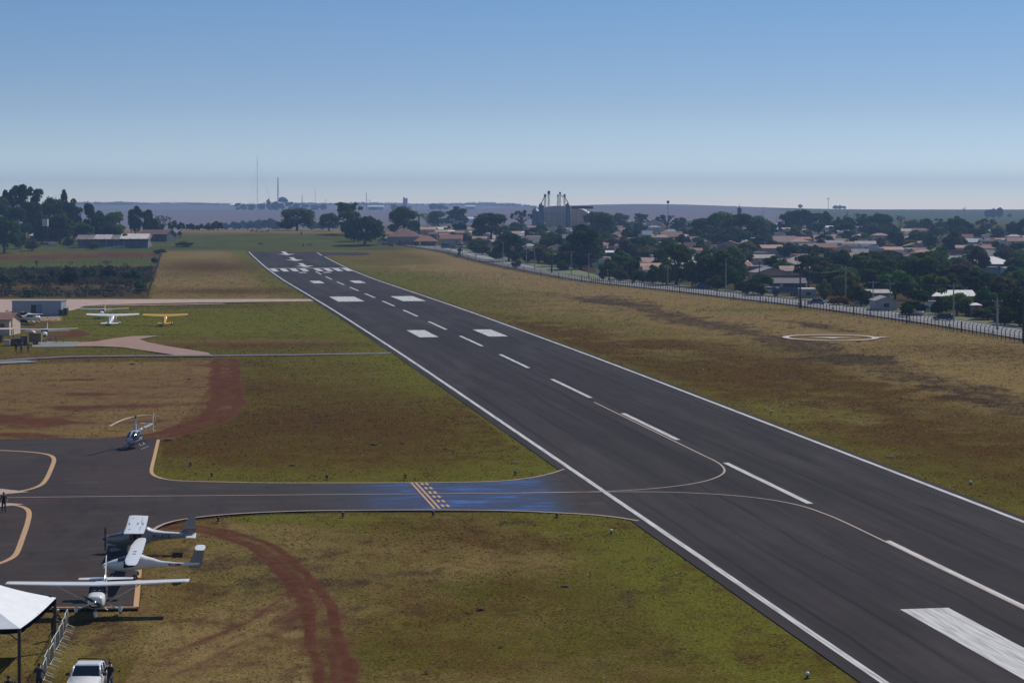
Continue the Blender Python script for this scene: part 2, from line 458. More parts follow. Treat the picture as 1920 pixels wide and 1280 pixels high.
    Q = np.stack([idx[:-1, :-1], idx[:-1, 1:], idx[1:, 1:], idx[1:, :-1]], -1).reshape(-1, 4)
    me.vertices.add(len(V)); me.vertices.foreach_set('co', V.ravel())
    me.loops.add(Q.size); me.loops.foreach_set('vertex_index', Q.ravel().astype(np.int32))
    me.polygons.add(len(Q)); me.polygons.foreach_set('loop_start', np.arange(0, Q.size, 4, dtype=np.int32))
    me.polygons.foreach_set('use_smooth', np.ones(len(Q), bool))
    me.update(); me.validate()
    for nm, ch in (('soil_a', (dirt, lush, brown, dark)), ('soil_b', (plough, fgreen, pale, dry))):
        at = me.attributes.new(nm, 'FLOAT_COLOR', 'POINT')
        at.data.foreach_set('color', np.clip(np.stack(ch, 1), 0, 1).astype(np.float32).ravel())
    return me

def ground_mat():
    m, t, N, L = nt('field_soil_and_grass')
    out = N.new('ShaderNodeOutputMaterial'); b = N.new('ShaderNodeBsdfPrincipled'); L.new(b.outputs[0], out.inputs[0])
    b.inputs['Roughness'].default_value = 1.0; b.inputs['Specular IOR Level'].default_value = 0.0
    geo = N.new('ShaderNodeNewGeometry')
    def noise(sc, det=5, rough=0.6, stretch=None):
        n = N.new('ShaderNodeTexNoise'); n.inputs['Scale'].default_value = sc; n.inputs['Detail'].default_value = det; n.inputs['Roughness'].default_value = rough
        if stretch:
            mp = N.new('ShaderNodeMapping'); mp.inputs['Scale'].default_value = stretch; L.new(geo.outputs['Position'], mp.inputs[0]); L.new(mp.outputs[0], n.inputs['Vector'])
        else: L.new(geo.outputs['Position'], n.inputs['Vector'])
        return n.outputs['Fac']
    def mr(v, a, b_, c, d):
        n = N.new('ShaderNodeMapRange'); n.inputs[1].default_value = a; n.inputs[2].default_value = b_; n.inputs[3].default_value = c; n.inputs[4].default_value = d
        L.new(v, n.inputs[0]); return n.outputs[0]
    def mul(a, b_):
        n = N.new('ShaderNodeMath'); n.operation = 'MULTIPLY'; n.use_clamp = True
        for i, v in enumerate((a, b_)):
            if isinstance(v, (int, float)): n.inputs[i].default_value = v
            else: L.new(v, n.inputs[i])
        return n.outputs[0]
    def mix(f, a, b_, mode='MIX'):
        n = N.new('ShaderNodeMix'); n.data_type = 'RGBA'; n.blend_type = mode
        if isinstance(f, (int, float)): n.inputs[0].default_value = f
        else: L.new(f, n.inputs[0])
        for i, v in ((6, a), (7, b_)):
            if isinstance(v, tuple): n.inputs[i].default_value = (*v, 1)
            else: L.new(v, n.inputs[i])
        return n.outputs[2]
    def thr(mask, nz_, k=3.2, lo=.15, hi=.75):
        q = mr(nz_, .32, .68, lo, hi); d_ = N.new('ShaderNodeMath'); d_.operation = 'SUBTRACT'; L.new(mask, d_.inputs[0]); L.new(q, d_.inputs[1])
        return mr(d_.outputs[0], -.5 / k, .5 / k, 0, 1)
    A = N.new('ShaderNodeAttribute'); A.attribute_name = 'soil_a'; B = N.new('ShaderNodeAttribute'); B.attribute_name = 'soil_b'
    sa = N.new('ShaderNodeSeparateColor'); sb = N.new('ShaderNodeSeparateColor'); L.new(A.outputs['Color'], sa.inputs[0]); L.new(B.outputs['Color'], sb.inputs[0])
    fine = noise(5.5, 4, 0.7); med = noise(0.9, 5, 0.65); big = noise(0.11, 5, 0.6); clump = noise(2.2, 3, 0.55); ragged = noise(.55, 6, .72, (1, .6, 1))
    col = mix(mr(med, .35, .65, 0, 1), (.088, .070, .014), (.128, .096, .027))
    col = mix(mul(mr(big, .42, .62, 0, 1), .5), col, (.064, .066, .007))
    col = mix(mul(thr(B.outputs['Alpha'], ragged, 1.3, .05, .85), .95), col, (.212, .150, .062))
    col = mix(mul(thr(sa.outputs['Green'], ragged, 1.5, .05, .75), .95), col, (.112, .110, .018))
    col = mix(mul(thr(sa.outputs['Blue'], ragged, 1.3, .05, .8), .95), col, (.078, .044, .012))
    col = mix(mul(thr(A.outputs['Alpha'], ragged, 1.6, .1, .8), .85), col, (.048, .031, .020))
    speck = mr(fine, .32, .68, .42, 1.62)
    cc = N.new('ShaderNodeCombineColor')
    for i in range(3): L.new(speck, cc.inputs[i])
    col = mix(1.0, col, cc.outputs[0], 'MULTIPLY')
    # pale dead blades and dark gaps
    col = mix(mr(noise(9.0, 2, .5), .62, .72, 0, .35), col, (.20, .15, .075))
    col = mix(mr(noise(1.5, 3, .6), .64, .70, 0, .40), col, (.040, .028, .014))
    dirtc = mix(mr(med, .3, .7, 0, 1), (.090, .040, .024), (.135, .068, .043))
    col = mix(mul(thr(sa.outputs['Red'], ragged, 1.25, .22, .80), .90), col, dirtc)
    deep = N.new('ShaderNodeMath'); deep.operation = 'MULTIPLY'; L.new(mr(sa.outputs['Red'], .62, .95, 0, .85), deep.inputs[0]); L.new(mr(ragged, .3, .6, .5, 1), deep.inputs[1])
    col = mix(deep.outputs[0], col, mix(mr(med, .3, .7, 0, 1), (.074, .027, .015), (.120, .050, .029)))
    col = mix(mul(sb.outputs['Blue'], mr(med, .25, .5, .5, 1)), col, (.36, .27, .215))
    fr = mix(mr(noise(.02, 4, .6, (1, 3, 1)), .35, .65, 0, 1), (.148, .132, .152), (.182, .162, .182))  # red ploughed soil coloured lavender, as seen through haze
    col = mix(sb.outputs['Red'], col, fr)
    fgc = mix(mr(noise(.03, 4, .6), .35, .65, 0, 1), (.058, .074, .022), (.086, .100, .036))
    col = mix(sb.outputs['Green'], col, fgc)
    L.new(col, b.inputs['Base Color'])
    bp = N.new('ShaderNodeBump'); bp.inputs['Strength'].default_value = 0.55; bp.inputs['Distance'].default_value = 0.12
    hm = N.new('ShaderNodeMath'); hm.operation = 'ADD'; L.new(fine, hm.inputs[0]); L.new(mul(clump, 1.0), hm.inputs[1])
    L.new(hm.outputs[0], bp.inputs['Height']); L.new(bp.outputs[0], b.inputs['Normal'])
    return m
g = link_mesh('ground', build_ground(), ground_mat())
g['kind'] = 'structure'; g['label'] = 'wide dry grass airfield and farmland with patches of red soil'

# ================================================================== PAVEMENTS
def asphalt(name, base, along=None, blue=False, seams=True):
    """asphalt with paving lanes, seams and tyre marks running along `along` (radians)"""
    m, t, N, L = nt(name)
    out = N.new('ShaderNodeOutputMaterial'); b = N.new('ShaderNodeBsdfPrincipled'); L.new(b.outputs[0], out.inputs[0])
    b.inputs['Roughness'].default_value = 0.9; b.inputs['Specular IOR Level'].default_value = 0.12
    geo = N.new('ShaderNodeNewGeometry'); mp = N.new('ShaderNodeMapping'); mp.vector_type = 'TEXTURE'
    mp.inputs['Location'].default_value = (RO.x, RO.y, 0); mp.inputs['Rotation'].default_value = (0, 0, (along or 0))
    L.new(geo.outputs['Position'], mp.inputs[0])
    def noise(sc, det, stretch=(1, 1, 1), rough=.6):
        m2 = N.new('ShaderNodeMapping'); m2.inputs['Scale'].default_value = stretch; L.new(mp.outputs[0], m2.inputs[0])
        n = N.new('ShaderNodeTexNoise'); n.inputs['Scale'].default_value = sc; n.inputs['Detail'].default_value = det; n.inputs['Roughness'].default_value = rough
        L.new(m2.outputs[0], n.inputs['Vector']); return n.outputs['Fac']
    def mr(v, a, b_, c, d):
        n = N.new('ShaderNodeMapRange'); n.inputs[1].default_value = a; n.inputs[2].default_value = b_; n.inputs[3].default_value = c; n.inputs[4].default_value = d
        L.new(v, n.inputs[0]); return n.outputs[0]
    def mix(f, a, b_, mode='MIX'):
        n = N.new('ShaderNodeMix'); n.data_type = 'RGBA'; n.blend_type = mode
        if isinstance(f, (int, float)): n.inputs[0].default_value = f
        else: L.new(f, n.inputs[0])
        for i, v in ((6, a), (7, b_)):
            if isinstance(v, tuple): n.inputs[i].default_value = (*v, 1)
            else: L.new(v, n.inputs[i])
        return n.outputs[2]
    def mth(op, a, b_):
        n = N.new('ShaderNodeMath'); n.operation = op
        for i, v in enumerate((a, b_)):
            if isinstance(v, (int, float)): n.inputs[i].default_value = v
            else: L.new(v, n.inputs[i])
        return n.outputs[0]
    sx = N.new('ShaderNodeSeparateXYZ'); L.new(mp.outputs[0], sx.inputs[0])
    c1 = tuple(v * .80 for v in base); c2 = tuple(v * 1.22 for v in base)
    col = mix(mr(noise(.05, 6), .3, .7, 0, 1), c1, c2)
    if seams:
        # local x runs along, y across: lanes about 3.6 m wide with slightly different greys and dark joints
        col = mix(mr(noise(.34, 3, (.006, 1, 1)), .36, .62, 0, .9), col, tuple(v * .58 for v in base))
        col = mix(mr(noise(.72, 3, (.010, 1, 1)), .42, .66, 0, .5), col, tuple(v * 1.5 for v in base))
        # wandering dark seams
        wob = mth('MULTIPLY', mth('SUBTRACT', noise(.02, 3), .5), 2.4)
        ph = mth('ADD', mth('DIVIDE', mth('ADD', sx.outputs['Y'], wob), 3.7), 100.0)
        fr = mth('FRACT', ph, 0.0)
        jt = mr(mth('ABSOLUTE', mth('SUBTRACT', fr, .5), 0.0), 0.0, .075, 1.0, 0)
        jt = mth('MULTIPLY', jt, mr(noise(.25, 3, (.05, 1, 1)), .38, .56, .1, 1))
        col = mix(jt, col, tuple(v * .28 for v in base))
        col = mix(mr(noise(.16, 5, (.12, 1, 1), .7), .50, .68, 0, .7), col, (base[0] * 1.75, base[1] * 1.75, base[2] * 1.78))
        col = mix(mr(noise(.09, 5, (.25, 1, 1), .7), .50, .68, 0, .75), col, (base[0] * .52, base[1] * .5, base[2] * .5))
        # rubber along the wheel lanes
        rub = mr(mth('ABSOLUTE', mth('SUBTRACT', mth('ABSOLUTE', sx.outputs['Y'], 0.0), 3.2), 0.0), 0, 4.0, .55, 0)
        rub = mth('MULTIPLY', rub, mr(noise(.6, 4, (.03, 1, 1)), .38, .6, 0, 1))
        col = mix(rub, col, tuple(v * .55 for v in base))
    else:
        col = mix(mr(noise(.13, 5), .45, .68, 0, .7), col, (base[0] * 1.42, base[1] * 1.18, base[2] * 1.02))
        col = mix(mr(noise(.8, 5, (.2, 1, 1), .7), .52, .70, 0, .6), col, tuple(v * 1.9 for v in base))
        col = mix(mr(noise(.45, 5, (1, .25, 1), .7), .52, .70, 0, .6), col, tuple(v * .5 for v in base))
    if blue:
        at = N.new('ShaderNodeAttribute'); at.attribute_name = 'paint'
        edge = mth('ADD', at.outputs['Fac'], mth('MULTIPLY', mth('SUBTRACT', noise(.42, 6, (.28, 1, 1), .75), .5), 1.7))
        bl = mix(mr(noise(.8, 6, (.25, 1, 1), .75), .50, .64, 0, 1), (.045, .064, .125), (.055, .140, .38))
        soft = mix(mr(at.outputs['Fac'], .62, .86, 0, 1), (.046, .050, .066), bl)
        col = mix(mr(edge, .34, .56, 0, .93), col, soft)
        wear = mr(noise(5.0, 3, (.5, 1, 1)), .60, .72, 0, .35)
        col = mix(wear, col, base)
    sp = mr(noise(14, 2), .3, .7, .82, 1.18)
    cc = N.new('ShaderNodeCombineColor')
    for i in range(3): L.new(sp, cc.inputs[i])
    col = mix(1.0, col, cc.outputs[0], 'MULTIPLY')
    L.new(col, b.inputs['Base Color'])
    bp = N.new('ShaderNodeBump'); bp.inputs['Strength'].default_value = 0.25; bp.inputs['Distance'].default_value = 0.02
    L.new(noise(9, 3), bp.inputs['Height']); L.new(bp.outputs[0], b.inputs['Normal'])
    return m
rot_rw = math.atan2(RD.y, RD.x)
M_RUN = asphalt('runway_asphalt', (.036, .030, .0315), rot_rw)
M_APR = asphalt('apron_asphalt', (.043, .035, .0345), rot_rw - PI / 2, blue=True, seams=False)
M_ROAD = mat('road_concrete', (.24, .24, .245), .9, var=.12, scale=.3, bump=.1)
M_PATH = mat('pale_earth_path', (.40, .29, .235), .95, var=.2, scale=.5, bump=.2)
M_PATHR = mat('reddish_earth_path', (.30, .185, .145), .95, var=.22, scale=.6, bump=.2)
M_SLAB = mat('grey_concrete_slab', (.20, .20, .195), .9, var=.2, scale=.8)
def paint_mat(name, col, wear=.35, along=rot_rw):
    m, t, N, L = nt(name)
    out = N.new('ShaderNodeOutputMaterial'); b = N.new('ShaderNodeBsdfPrincipled'); L.new(b.outputs[0], out.inputs[0]); b.inputs['Roughness'].default_value = .7
    geo = N.new('ShaderNodeNewGeometry'); mp = N.new('ShaderNodeMapping'); mp.vector_type = 'TEXTURE'; mp.inputs['Rotation'].default_value = (0, 0, along)
    L.new(geo.outputs['Position'], mp.inputs[0]); m2 = N.new('ShaderNodeMapping'); m2.inputs['Scale'].default_value = (.05, 1, 1); L.new(mp.outputs[0], m2.inputs[0])
    n = N.new('ShaderNodeTexNoise'); n.inputs['Scale'].default_value = 5.5; n.inputs['Detail'].default_value = 5; L.new(m2.outputs[0], n.inputs['Vector'])
    r = N.new('ShaderNodeMapRange'); r.inputs[1].default_value = .42; r.inputs[2].default_value = .72; r.inputs[3].default_value = 0; r.inputs[4].default_value = wear; L.new(n.outputs['Fac'], r.inputs[0])
    x = N.new('ShaderNodeMix'); x.data_type = 'RGBA'; x.inputs[6].default_value = (*col, 1); x.inputs[7].default_value = (.16, .155, .16, 1); L.new(r.outputs[0], x.inputs[0]); L.new(x.outputs[2], b.inputs['Base Color'])
    return m
M_WHITE = paint_mat('white_runway_paint', (.58, .575, .58), .75)
M_YEL = paint_mat('orange_taxi_paint', (.52, .31, .145), .3)
M_YELP = paint_mat('pale_taxi_paint', (.44, .33, .27), .4)

OFF = 0.06
run_poly = [rw(40, -16.0), rw(40, 15.7), rw(200, 15.7), rw(400, 15.7), rw(700, 15.6), rw(925, 15.4), rw(936, 36), rw(946, 37), rw(957, 34), rw(960, 15.3), rw(972, -15.6), rw(700, -15.9)]
runway = sheet('runway', run_poly, OFF, M_RUN, 3.0)
runway['label'] = 'long dark asphalt runway running to the horizon'
mk = OFF + 0.02
def marks(name, rects, m, label):
    V, F = [], []
    for (s0, s1, t0, t1) in rects:
        k = max(1, int((s1 - s0) / 3)); base = len(V)
        for i in range(k + 1):
            s = s0 + (s1 - s0) * i / k
            for t in (t0, t1):
                x, y = rw(s, t); V.append((x, y, G(x, y) + mk))
        for i in range(k): F.append((base + 2 * i, base + 2 * i + 1, base + 2 * i + 3, base + 2 * i + 2))
    o = from_py(name, V, F, m); o['kind'] = 'structure'; o['label'] = label
    return o
marks('runway_edge_line', [(41, 969, -15.0, -14.52)], M_WHITE, 'white line along the near edge of the runway')
marks('runway_edge_line', [(41, 912, 14.52, 15.0), (925, 955, 14.4, 14.88)], M_WHITE, 'white line along the far edge of the runway, with a gap at its end')
marks('runway_centre_line', [(135.6 + 46.7 * k, 163 + 46.7 * k, .62, 1.2) for k in range(-1, 14)], M_WHITE, 'row of white dashes down the middle of the runway')
marks('threshold_stripes', [(773, 798, -14 + i * 1.8 * 2, -14 + i * 1.8 * 2 + 2.1) for i in range(4)] + [(773, 798, 2.0 + i * 3.5, 2.0 + i * 3.5 + 2.1) for i in range(4)], M_WHITE, 'row of white threshold stripes across the far runway')
marks('threshold_bar', [(799, 802, -15, 15)], M_WHITE, 'thin white bar across the runway beyond the threshold stripes')
marks('touchdown_marks', [(758, 764, -5.6, -3.0), (758, 764, 3.0, 5.6), (664, 685, -7.1, -3.8), (664, 685, 5.5, 8.9), (394, 415, -6.9, -3.4), (394, 415, 5.9, 9.4), (100, 137.6, -7.1, -3.9)], M_WHITE, 'pairs of white touchdown blocks on the runway')
marks('aiming_point_marks', [(535, 564, -10.2, -3.7), (535, 564, 5.8, 11.6)], M_WHITE, 'pair of large white aiming point blocks')
def arrows():
    V, F = [], []
    for s0 in (812, 872, 932):
        for (a, b) in (((s0 + 12, .4), (s0 + 36, .4)),):
            base = len(V)
            for s in np.linspace(a[0], b[0], 8):
                for t in (-.5, 1.3): x, y = rw(s, t); V.append((x, y, G(x, y) + mk))
            for i in range(7): F.append((base + 2 * i, base + 2 * i + 1, base + 2 * i + 3, base + 2 * i + 2))
        base = len(V)
        for s, t in ((s0, .4), (s0 + 6, 2.3), (s0 + 12, 4.2), (s0 + 12, -3.4), (s0 + 6, -1.5)):
            x, y = rw(s, t); V.append((x, y, G(x, y) + mk))
        F.append(tuple(range(base, base + 5)))
    o = from_py('threshold_arrows', V, F, M_WHITE); o['kind'] = 'structure'; o['label'] = 'three white arrows before the runway threshold'
arrows()

# apron and taxiway are one sheet of asphalt
fil_top = PP((297, 823), (284, 884), (287, 891), (300, 897), (330, 902.5), (480, 906.5), (640, 907), (900, 905), (985, 899), (1030, 890), (1056, 879))
fil_bot = PP((1200, 979), (1140, 967), (1060, 961), (900, 955.5), (640, 956), (520, 958.5), (420, 964), (345, 972), (300, 983), (280, 1000), (268, 1040), (262, 1075), (262, 1142))
apr_poly = PP((-260, 824)) + fil_top + [rw(205, -15.6), rw(186, -15.6)] + fil_bot + PP((-260, 1146))
# move the runway end of the sheet just under the runway's own edge
apron = sheet('apron_and_taxiway', apr_poly, OFF - 0.012, M_APR, 1.5)
apron['label'] = 'dark asphalt apron and taxiway, worn blue where it meets the runway'
me = apron.data
co = np.empty(len(me.vertices) * 3); me.vertices.foreach_get('co', co); co = co.reshape(-1, 3)
def remesh_paint():
    """finer grid for the taxiway so the worn blue paint can fade along it"""
    bm = bmesh.new(); bm.from_mesh(me)
    for _ in range(5):
        es = [e for e in bm.edges if abs(e.verts[0].co.x - e.verts[1].co.x) > 2.5]
        if not es: break
        bmesh.ops.subdivide_edges(bm, edges=es, cuts=1, use_grid_fill=True)
    lay = bm.verts.layers.float.new('paint')
    xb = px(1066, 935)[0]; x0 = px(470, 935)[0]; x1 = px(800, 930)[0]
    for v in bm.verts:
        s_, t_ = to_rw(v.co)
        inside = sstep(-64, -46, t_)
        f = (0.24 + .62 * float(sstep(-44, -31, t_))) * float(sstep(-60, -44, t_)) if t_ < -22 else .90 * (1 - float(sstep(-20.5, -15.8, t_ - .10 * (s_ - 195))))
        v[lay] = f * (1 if -64 < t_ else 0)
    bmesh.ops.triangulate(bm, faces=[f for f in bm.faces if len(f.verts) > 4])
    bm.to_mesh(me); bm.free()
remesh_paint()
ml = OFF + 0.008
stripe('apron_edge_line', catmull(PP((297, 825), (290, 855), (284, 882), (289, 892), (305, 898)), 5), .34, ml, M_YEL)['label'] = 'broad orange line on the apron corner right of the helicopter'
stripe('taxiway_edge_line', catmull(PP((305, 898), (340, 902), (480, 905.3), (640, 905.8), (900, 903.8), (985, 897.5), (1030, 889), (1058, 880)), 5), .22, ml, M_YELP)['label'] = 'pale line curving along the farther edge of the taxiway'
stripe('taxiway_edge_line', catmull(PP((1197, 977), (1140, 968.5), (1060, 962.5), (900, 957), (640, 957.5), (520, 960), (420, 965.5), (345, 974), (305, 984), (283, 997)), 5), .30, ml, M_YELP)['label'] = 'pale line curving along the nearer edge of the taxiway'
stripe('apron_edge_line', PP((266, 1030), (262, 1062), (255, 1139)), .34, ml, M_YEL)['label'] = 'broad orange line on the apron edge under the parked aircraft'
stripe('apron_edge_line', PP((-60, 1140), (255, 1139)), .22, ml, M_YEL)['label'] = 'orange line along the nearest edge of the apron'
def RW(*pts): return [rw(*q) for q in pts]
stripe('taxiway_centre_line', RW((197.4, -75), (196.6, -62)) + catmull(RW((196.6, -62), (194.4, -40), (192.9, -26), (192.2, -17), (193.2, -10.5), (196.6, -5), (202.0, -1.4), (208.5, .1), (216, .25)), 8)[1:] + RW((270, .2)), .2, mk + .004, M_YELP)['label'] = 'pale yellow line from the apron curving away up the runway'
stripe('taxiway_centre_line', catmull(RW((192.6, -22), (192.0, -15), (190.6, -8.5), (187.2, -3.4), (182.2, -.5), (176, .45), (169, .65)), 8) + RW((100, .7)), .2, mk + .008, M_YELP)['label'] = 'pale yellow line curving from the taxiway towards the near runway'
def hold_mark():
    V, F = [], []
    for k in range(2): stripe_vf([px(771 + k * 8.5, 905.5), px(815 + k * 9.5, 954.5)], .20, ml + .004, V, F)
    for k in range(2):
        a = px(789 + k * 9, 905.5); b_ = px(835 + k * 9.5, 954.5)
        for i in range(6):
            f0, f1 = i / 6 + .02, i / 6 + .105
            stripe_vf([(a[0] + (b_[0] - a[0]) * f0, a[1] + (b_[1] - a[1]) * f0), (a[0] + (b_[0] - a[0]) * f1, a[1] + (b_[1] - a[1]) * f1)], .24, ml + .004, V, F)
    o = from_py('holding_position_mark', V, F, M_YEL); o['kind'] = 'structure'; o['label'] = 'double solid and double dashed orange hold lines across the taxiway'
hold_mark()
stripe('apron_guide_line', catmull(PP((-70, 842), (0, 845), (55, 848), (90, 853), (101, 861), (97, 877), (84, 903), (68, 914), (40, 921), (-20, 928)), 6), .42, ml, M_YEL)['label'] = 'orange loop line on the apron beyond the walking person'
stripe('apron_guide_line', catmull(PP((20, 947), (42, 951), (54, 960), (52, 980), (42, 1010), (32, 1036), (20, 1048), (-10, 1060), (-60, 1072)), 6), .42, ml, M_YEL)['label'] = 'orange loop line on the apron, nearer of the two'
def arrow_patch(name, poly, label):
    o = sheet(name, poly, ml + .004, M_YELP, 1.0); o['label'] = label
arrow_patch('apron_wedge_mark', PP((-60, 914), (0, 917), (55, 923), (0, 928), (-60, 928)), 'pale wedge marking on the apron beyond the taxi line')
arrow_patch('apron_wedge_mark', PP((-60, 942), (0, 943), (46, 946), (0, 951), (-60, 952)), 'pale wedge marking on the apron nearer than the taxi line')

# helipad ring in the grass
def helipad():
    cx, cy = px(1557, 633); R = 8.7; V, F = [], []
    n = 72
    for k in range(n):
        for r in (R, R - 1.25):
            x, y = cx + r * math.cos(2 * PI * k / n), cy + r * math.sin(2 * PI * k / n); V.append((x, y, G(x, y) + .07))
    for k in range(n): F.append((2 * k, 2 * k + 1, (2 * k + 3) % (2 * n), (2 * k + 2) % (2 * n)))
    b_ = len(V)
    for p in ((-4.2, .8), (4.2, .8), (1.2, -1.0), (0, -3.2), (-1.2, -1.0)):
        V.append((cx + p[0], cy + p[1], G(cx, cy) + .07))
    F.append(tuple(range(b_, b_ + 5)))
    # pointed tail on the ring's right
    b_ = len(V)
    for p in ((8.3, 1.6), (11.2, 2.6), (8.5, -1.2)): V.append((cx + p[0], cy + p[1], G(cx, cy) + .074))
    F.append((b_, b_ + 1, b_ + 2))
    o = from_py('helipad_marking', V, F, mat('whitewashed_concrete', (.52, .44, .395), .9, var=.25, scale=1.2)); o['kind'] = 'structure'; o['label'] = 'whitewashed landing circle with an arrow laid in the grass'
helipad()

# earth roads, paths, gutters on the left
o = sheet('earth_road', PP((-300, 561), (330, 561), (590, 560.6), (590, 564.6), (330, 568), (200, 571), (160, 573), (140, 581), (100, 588), (-300, 588)), .03, M_PATH, 2.0); o['label'] = 'pale earth road from the sheds to the runway'
o = stripe('earth_track', PP((128, 573.5), (330, 571), (420, 569)), 3.0, .034, M_PATH); o['label'] = 'thin pale earth track below the road'
o = sheet('earth_path', PP((60, 646), (120, 643), (180, 640), (215, 634), (250, 630), (300, 629), (262, 636), (275, 641), (320, 650), (390, 661), (400, 668), (330, 666), (230, 651), (180, 649), (60, 650)), .032, M_PATHR, 1.0); o['label'] = 'reddish earth path forking across the grass'
o = sheet('concrete_slab', PP((68, 640), (150, 640.5), (138, 650), (60, 651), (66, 646)), .036, M_SLAB, 1.0); o['label'] = 'pale grey slab beside the service yard'
o = stripe('drain_channel', PP((-80, 678), (0, 676), (60, 672), (130, 668.5), (250, 667), (420, 666.5), (560, 665), (700, 662.5), (760, 660)), 2.4, .04, mat('wet_grey_drain', (.13, .14, .16), .6, var=.3, scale=.7)); o['label'] = 'narrow grey drain channel crossing the grass to the runway'
o = stripe('drain_slab', PP((-80, 682), (0, 680), (60, 677)), 4.5, .044, M_SLAB); o['label'] = 'pale slab at the near end of the drain channel'

# ---- town road beside the fence
FENCE = [(1990, 652), (1915, 641), (1705, 606), (1560, 585), (1440, 569), (1330, 556), (1240, 545), (1080, 527), (967, 507), (892, 491), (830, 474), (786, 466), (745, 460)]
FW = PP(*FENCE)
FC = catmull(FW, 5)
def offset_line(pts, d):
    out = []
    for i, p in enumerate(pts):
        a = pts[max(i - 1, 0)]; b_ = pts[min(i + 1, len(pts) - 1)]
        dx, dy = b_[0] - a[0], b_[1] - a[1]; L = math.hypot(dx, dy)
        out.append((p[0] + dy / L * d, p[1] - dx / L * d))
    return out
ROADC = offset_line(FC, 8.4)
o = stripe('town_road', ROADC, 10.6, .10, M_ROAD); o['label'] = 'pale concrete road between the fence and the town'
stripe('kerb', offset_line(FC, 2.9), .22, .22, M_SLAB)['label'] = 'low kerb on the fence side of the town road'
stripe('kerb', offset_line(FC, 13.7), .22, .22, M_SLAB)['label'] = 'low kerb on the town side of the road'
# ================================================================== AIRCRAFT
M_AW = mat('white_aircraft_paint', (.80, .80, .80), .25, var=.05, scale=1.5, coat=.3)
M_AG = mat('silver_grey_aircraft_paint', (.24, .255, .28), .3, var=.06, scale=2, coat=.2)
M_AD = mat('dark_aircraft_paint', (.045, .04, .05), .3, var=.1, coat=.2)
M_ARD = mat('maroon_cowl_paint', (.10, .035, .035), .3, var=.1, coat=.2)
M_GLASS = mat('dark_tinted_glass', (.012, .015, .03), .08, var=.1, spec=.8)
M_BLUEGL = mat('blue_tinted_canopy', (.02, .16, .34), .12, var=.15, spec=.8)
M_TYRE = mat('black_tyre', (.02, .02, .02), .85)
M_BLACK = mat('black_metal', (.018, .018, .02), .45)
M_CHROME = mat('polished_spinner', (.75, .72, .68), .15, metal=1, var=.04)
M_YELLOW = mat('yellow_aircraft_paint', (.72, .38, .035), .3, var=.06, coat=.3)
M_NAVY = mat('navy_aircraft_paint', (.03, .07, .20), .3, var=.06, coat=.2)
M_LETTER = mat('black_lettering', (.012, .012, .014), .5)
M_STEEL = mat('grey_steel', (.30, .31, .32), .4, metal=.6)

def sec_at(secs, x):
    if x >= secs[0][0]: return secs[0]
    for a, b in zip(secs[:-1], secs[1:]):
        if a[0] >= x >= b[0]:
            t = (a[0] - x) / (a[0] - b[0] + 1e-9); t2 = t * t * (3 - 2 * t) * .5 + t * .5
            return tuple(a[i] + (b[i] - a[i]) * (t if i == 0 else t2) for i in range(5))
    return secs[-1]
def sec_pt(s, th, off=0.0):
    c, sn = math.cos(th), math.sin(th); e = 2.0 / s[4]
    return (s[0], math.copysign(abs(c) ** e, c) * (s[2] + off), s[1] + math.copysign(abs(sn) ** e, sn) * (s[3] + off))
def loft(name, secs, m, parent, K=22, sub=3):
    xs = []
    for a, b in zip(secs[:-1], secs[1:]): xs += [a[0] + (b[0] - a[0]) * k / sub for k in range(sub)]
    xs.append(secs[-1][0]); V, F = [], []
    for x in xs:
        s = sec_at(secs, x); V += [sec_pt(s, 2 * PI * k / K) for k in range(K)]
    n = len(xs)
    for i in range(n - 1):
        for k in range(K): F.append((i * K + k, i * K + (k + 1) % K, (i + 1) * K + (k + 1) % K, (i + 1) * K + k))
    F.append(tuple(range(K - 1, -1, -1))); F.append(tuple(range((n - 1) * K, n * K)))
    return from_py(name, V, F, m, parent, smooth=True)
def patch(name, secs, x0, x1, a0, a1, m, parent, off=.006, nx=6, na=8, skew=0.0):
    V, F = [], []
    for i in range(nx + 1):
        for k in range(na + 1):
            th = math.radians(a0 + (a1 - a0) * k / na)
            x = x0 + (x1 - x0) * i / nx + skew * (k / na - .5)
            V.append(sec_pt(sec_at(secs, x), th, off))
    for i in range(nx):
        for k in range(na): F.append((i * (na + 1) + k, i * (na + 1) + k + 1, (i + 1) * (na + 1) + k + 1, (i + 1) * (na + 1) + k))
    return from_py(name, V, F, m, parent, smooth=True)
AF = [(0, 0), (.03, .55), (.12, .9), (.3, 1.0), (.55, .78), (.8, .38), (1, .03), (1, -.03), (.75, -.2), (.4, -.36), (.12, -.38), (.03, -.25)]
def aero(name, st, m, parent, axis='y'):
    """st: (span position, leading edge x, chord, offset, thickness)"""
    V, F = [], []; K = len(AF)
    for s, xle, ch, z, th in st:
        for u, v in AF:
            x = xle - u * ch; w = v * th
            V.append((x, s, z + w) if axis == 'y' else (x, w * .8 + z, s))
    for i in range(len(st) - 1):
        for k in range(K): F.append((i * K + k, i * K + (k + 1) % K, (i + 1) * K + (k + 1) % K, (i + 1) * K + k))
    F.append(tuple(range(K))); F.append(tuple(range((len(st) - 1) * K, len(st) * K)))
    bm = bmesh.new(); vs = [bm.verts.new(v) for v in V]
    for f in F: bm.faces.new([vs[i] for i in f])
    return from_bm(name, bm, m, parent)
def mirror(st): return [(-a[0],) + tuple(a[1:]) for a in st[::-1] if a[0] > 1e-6] + list(st)
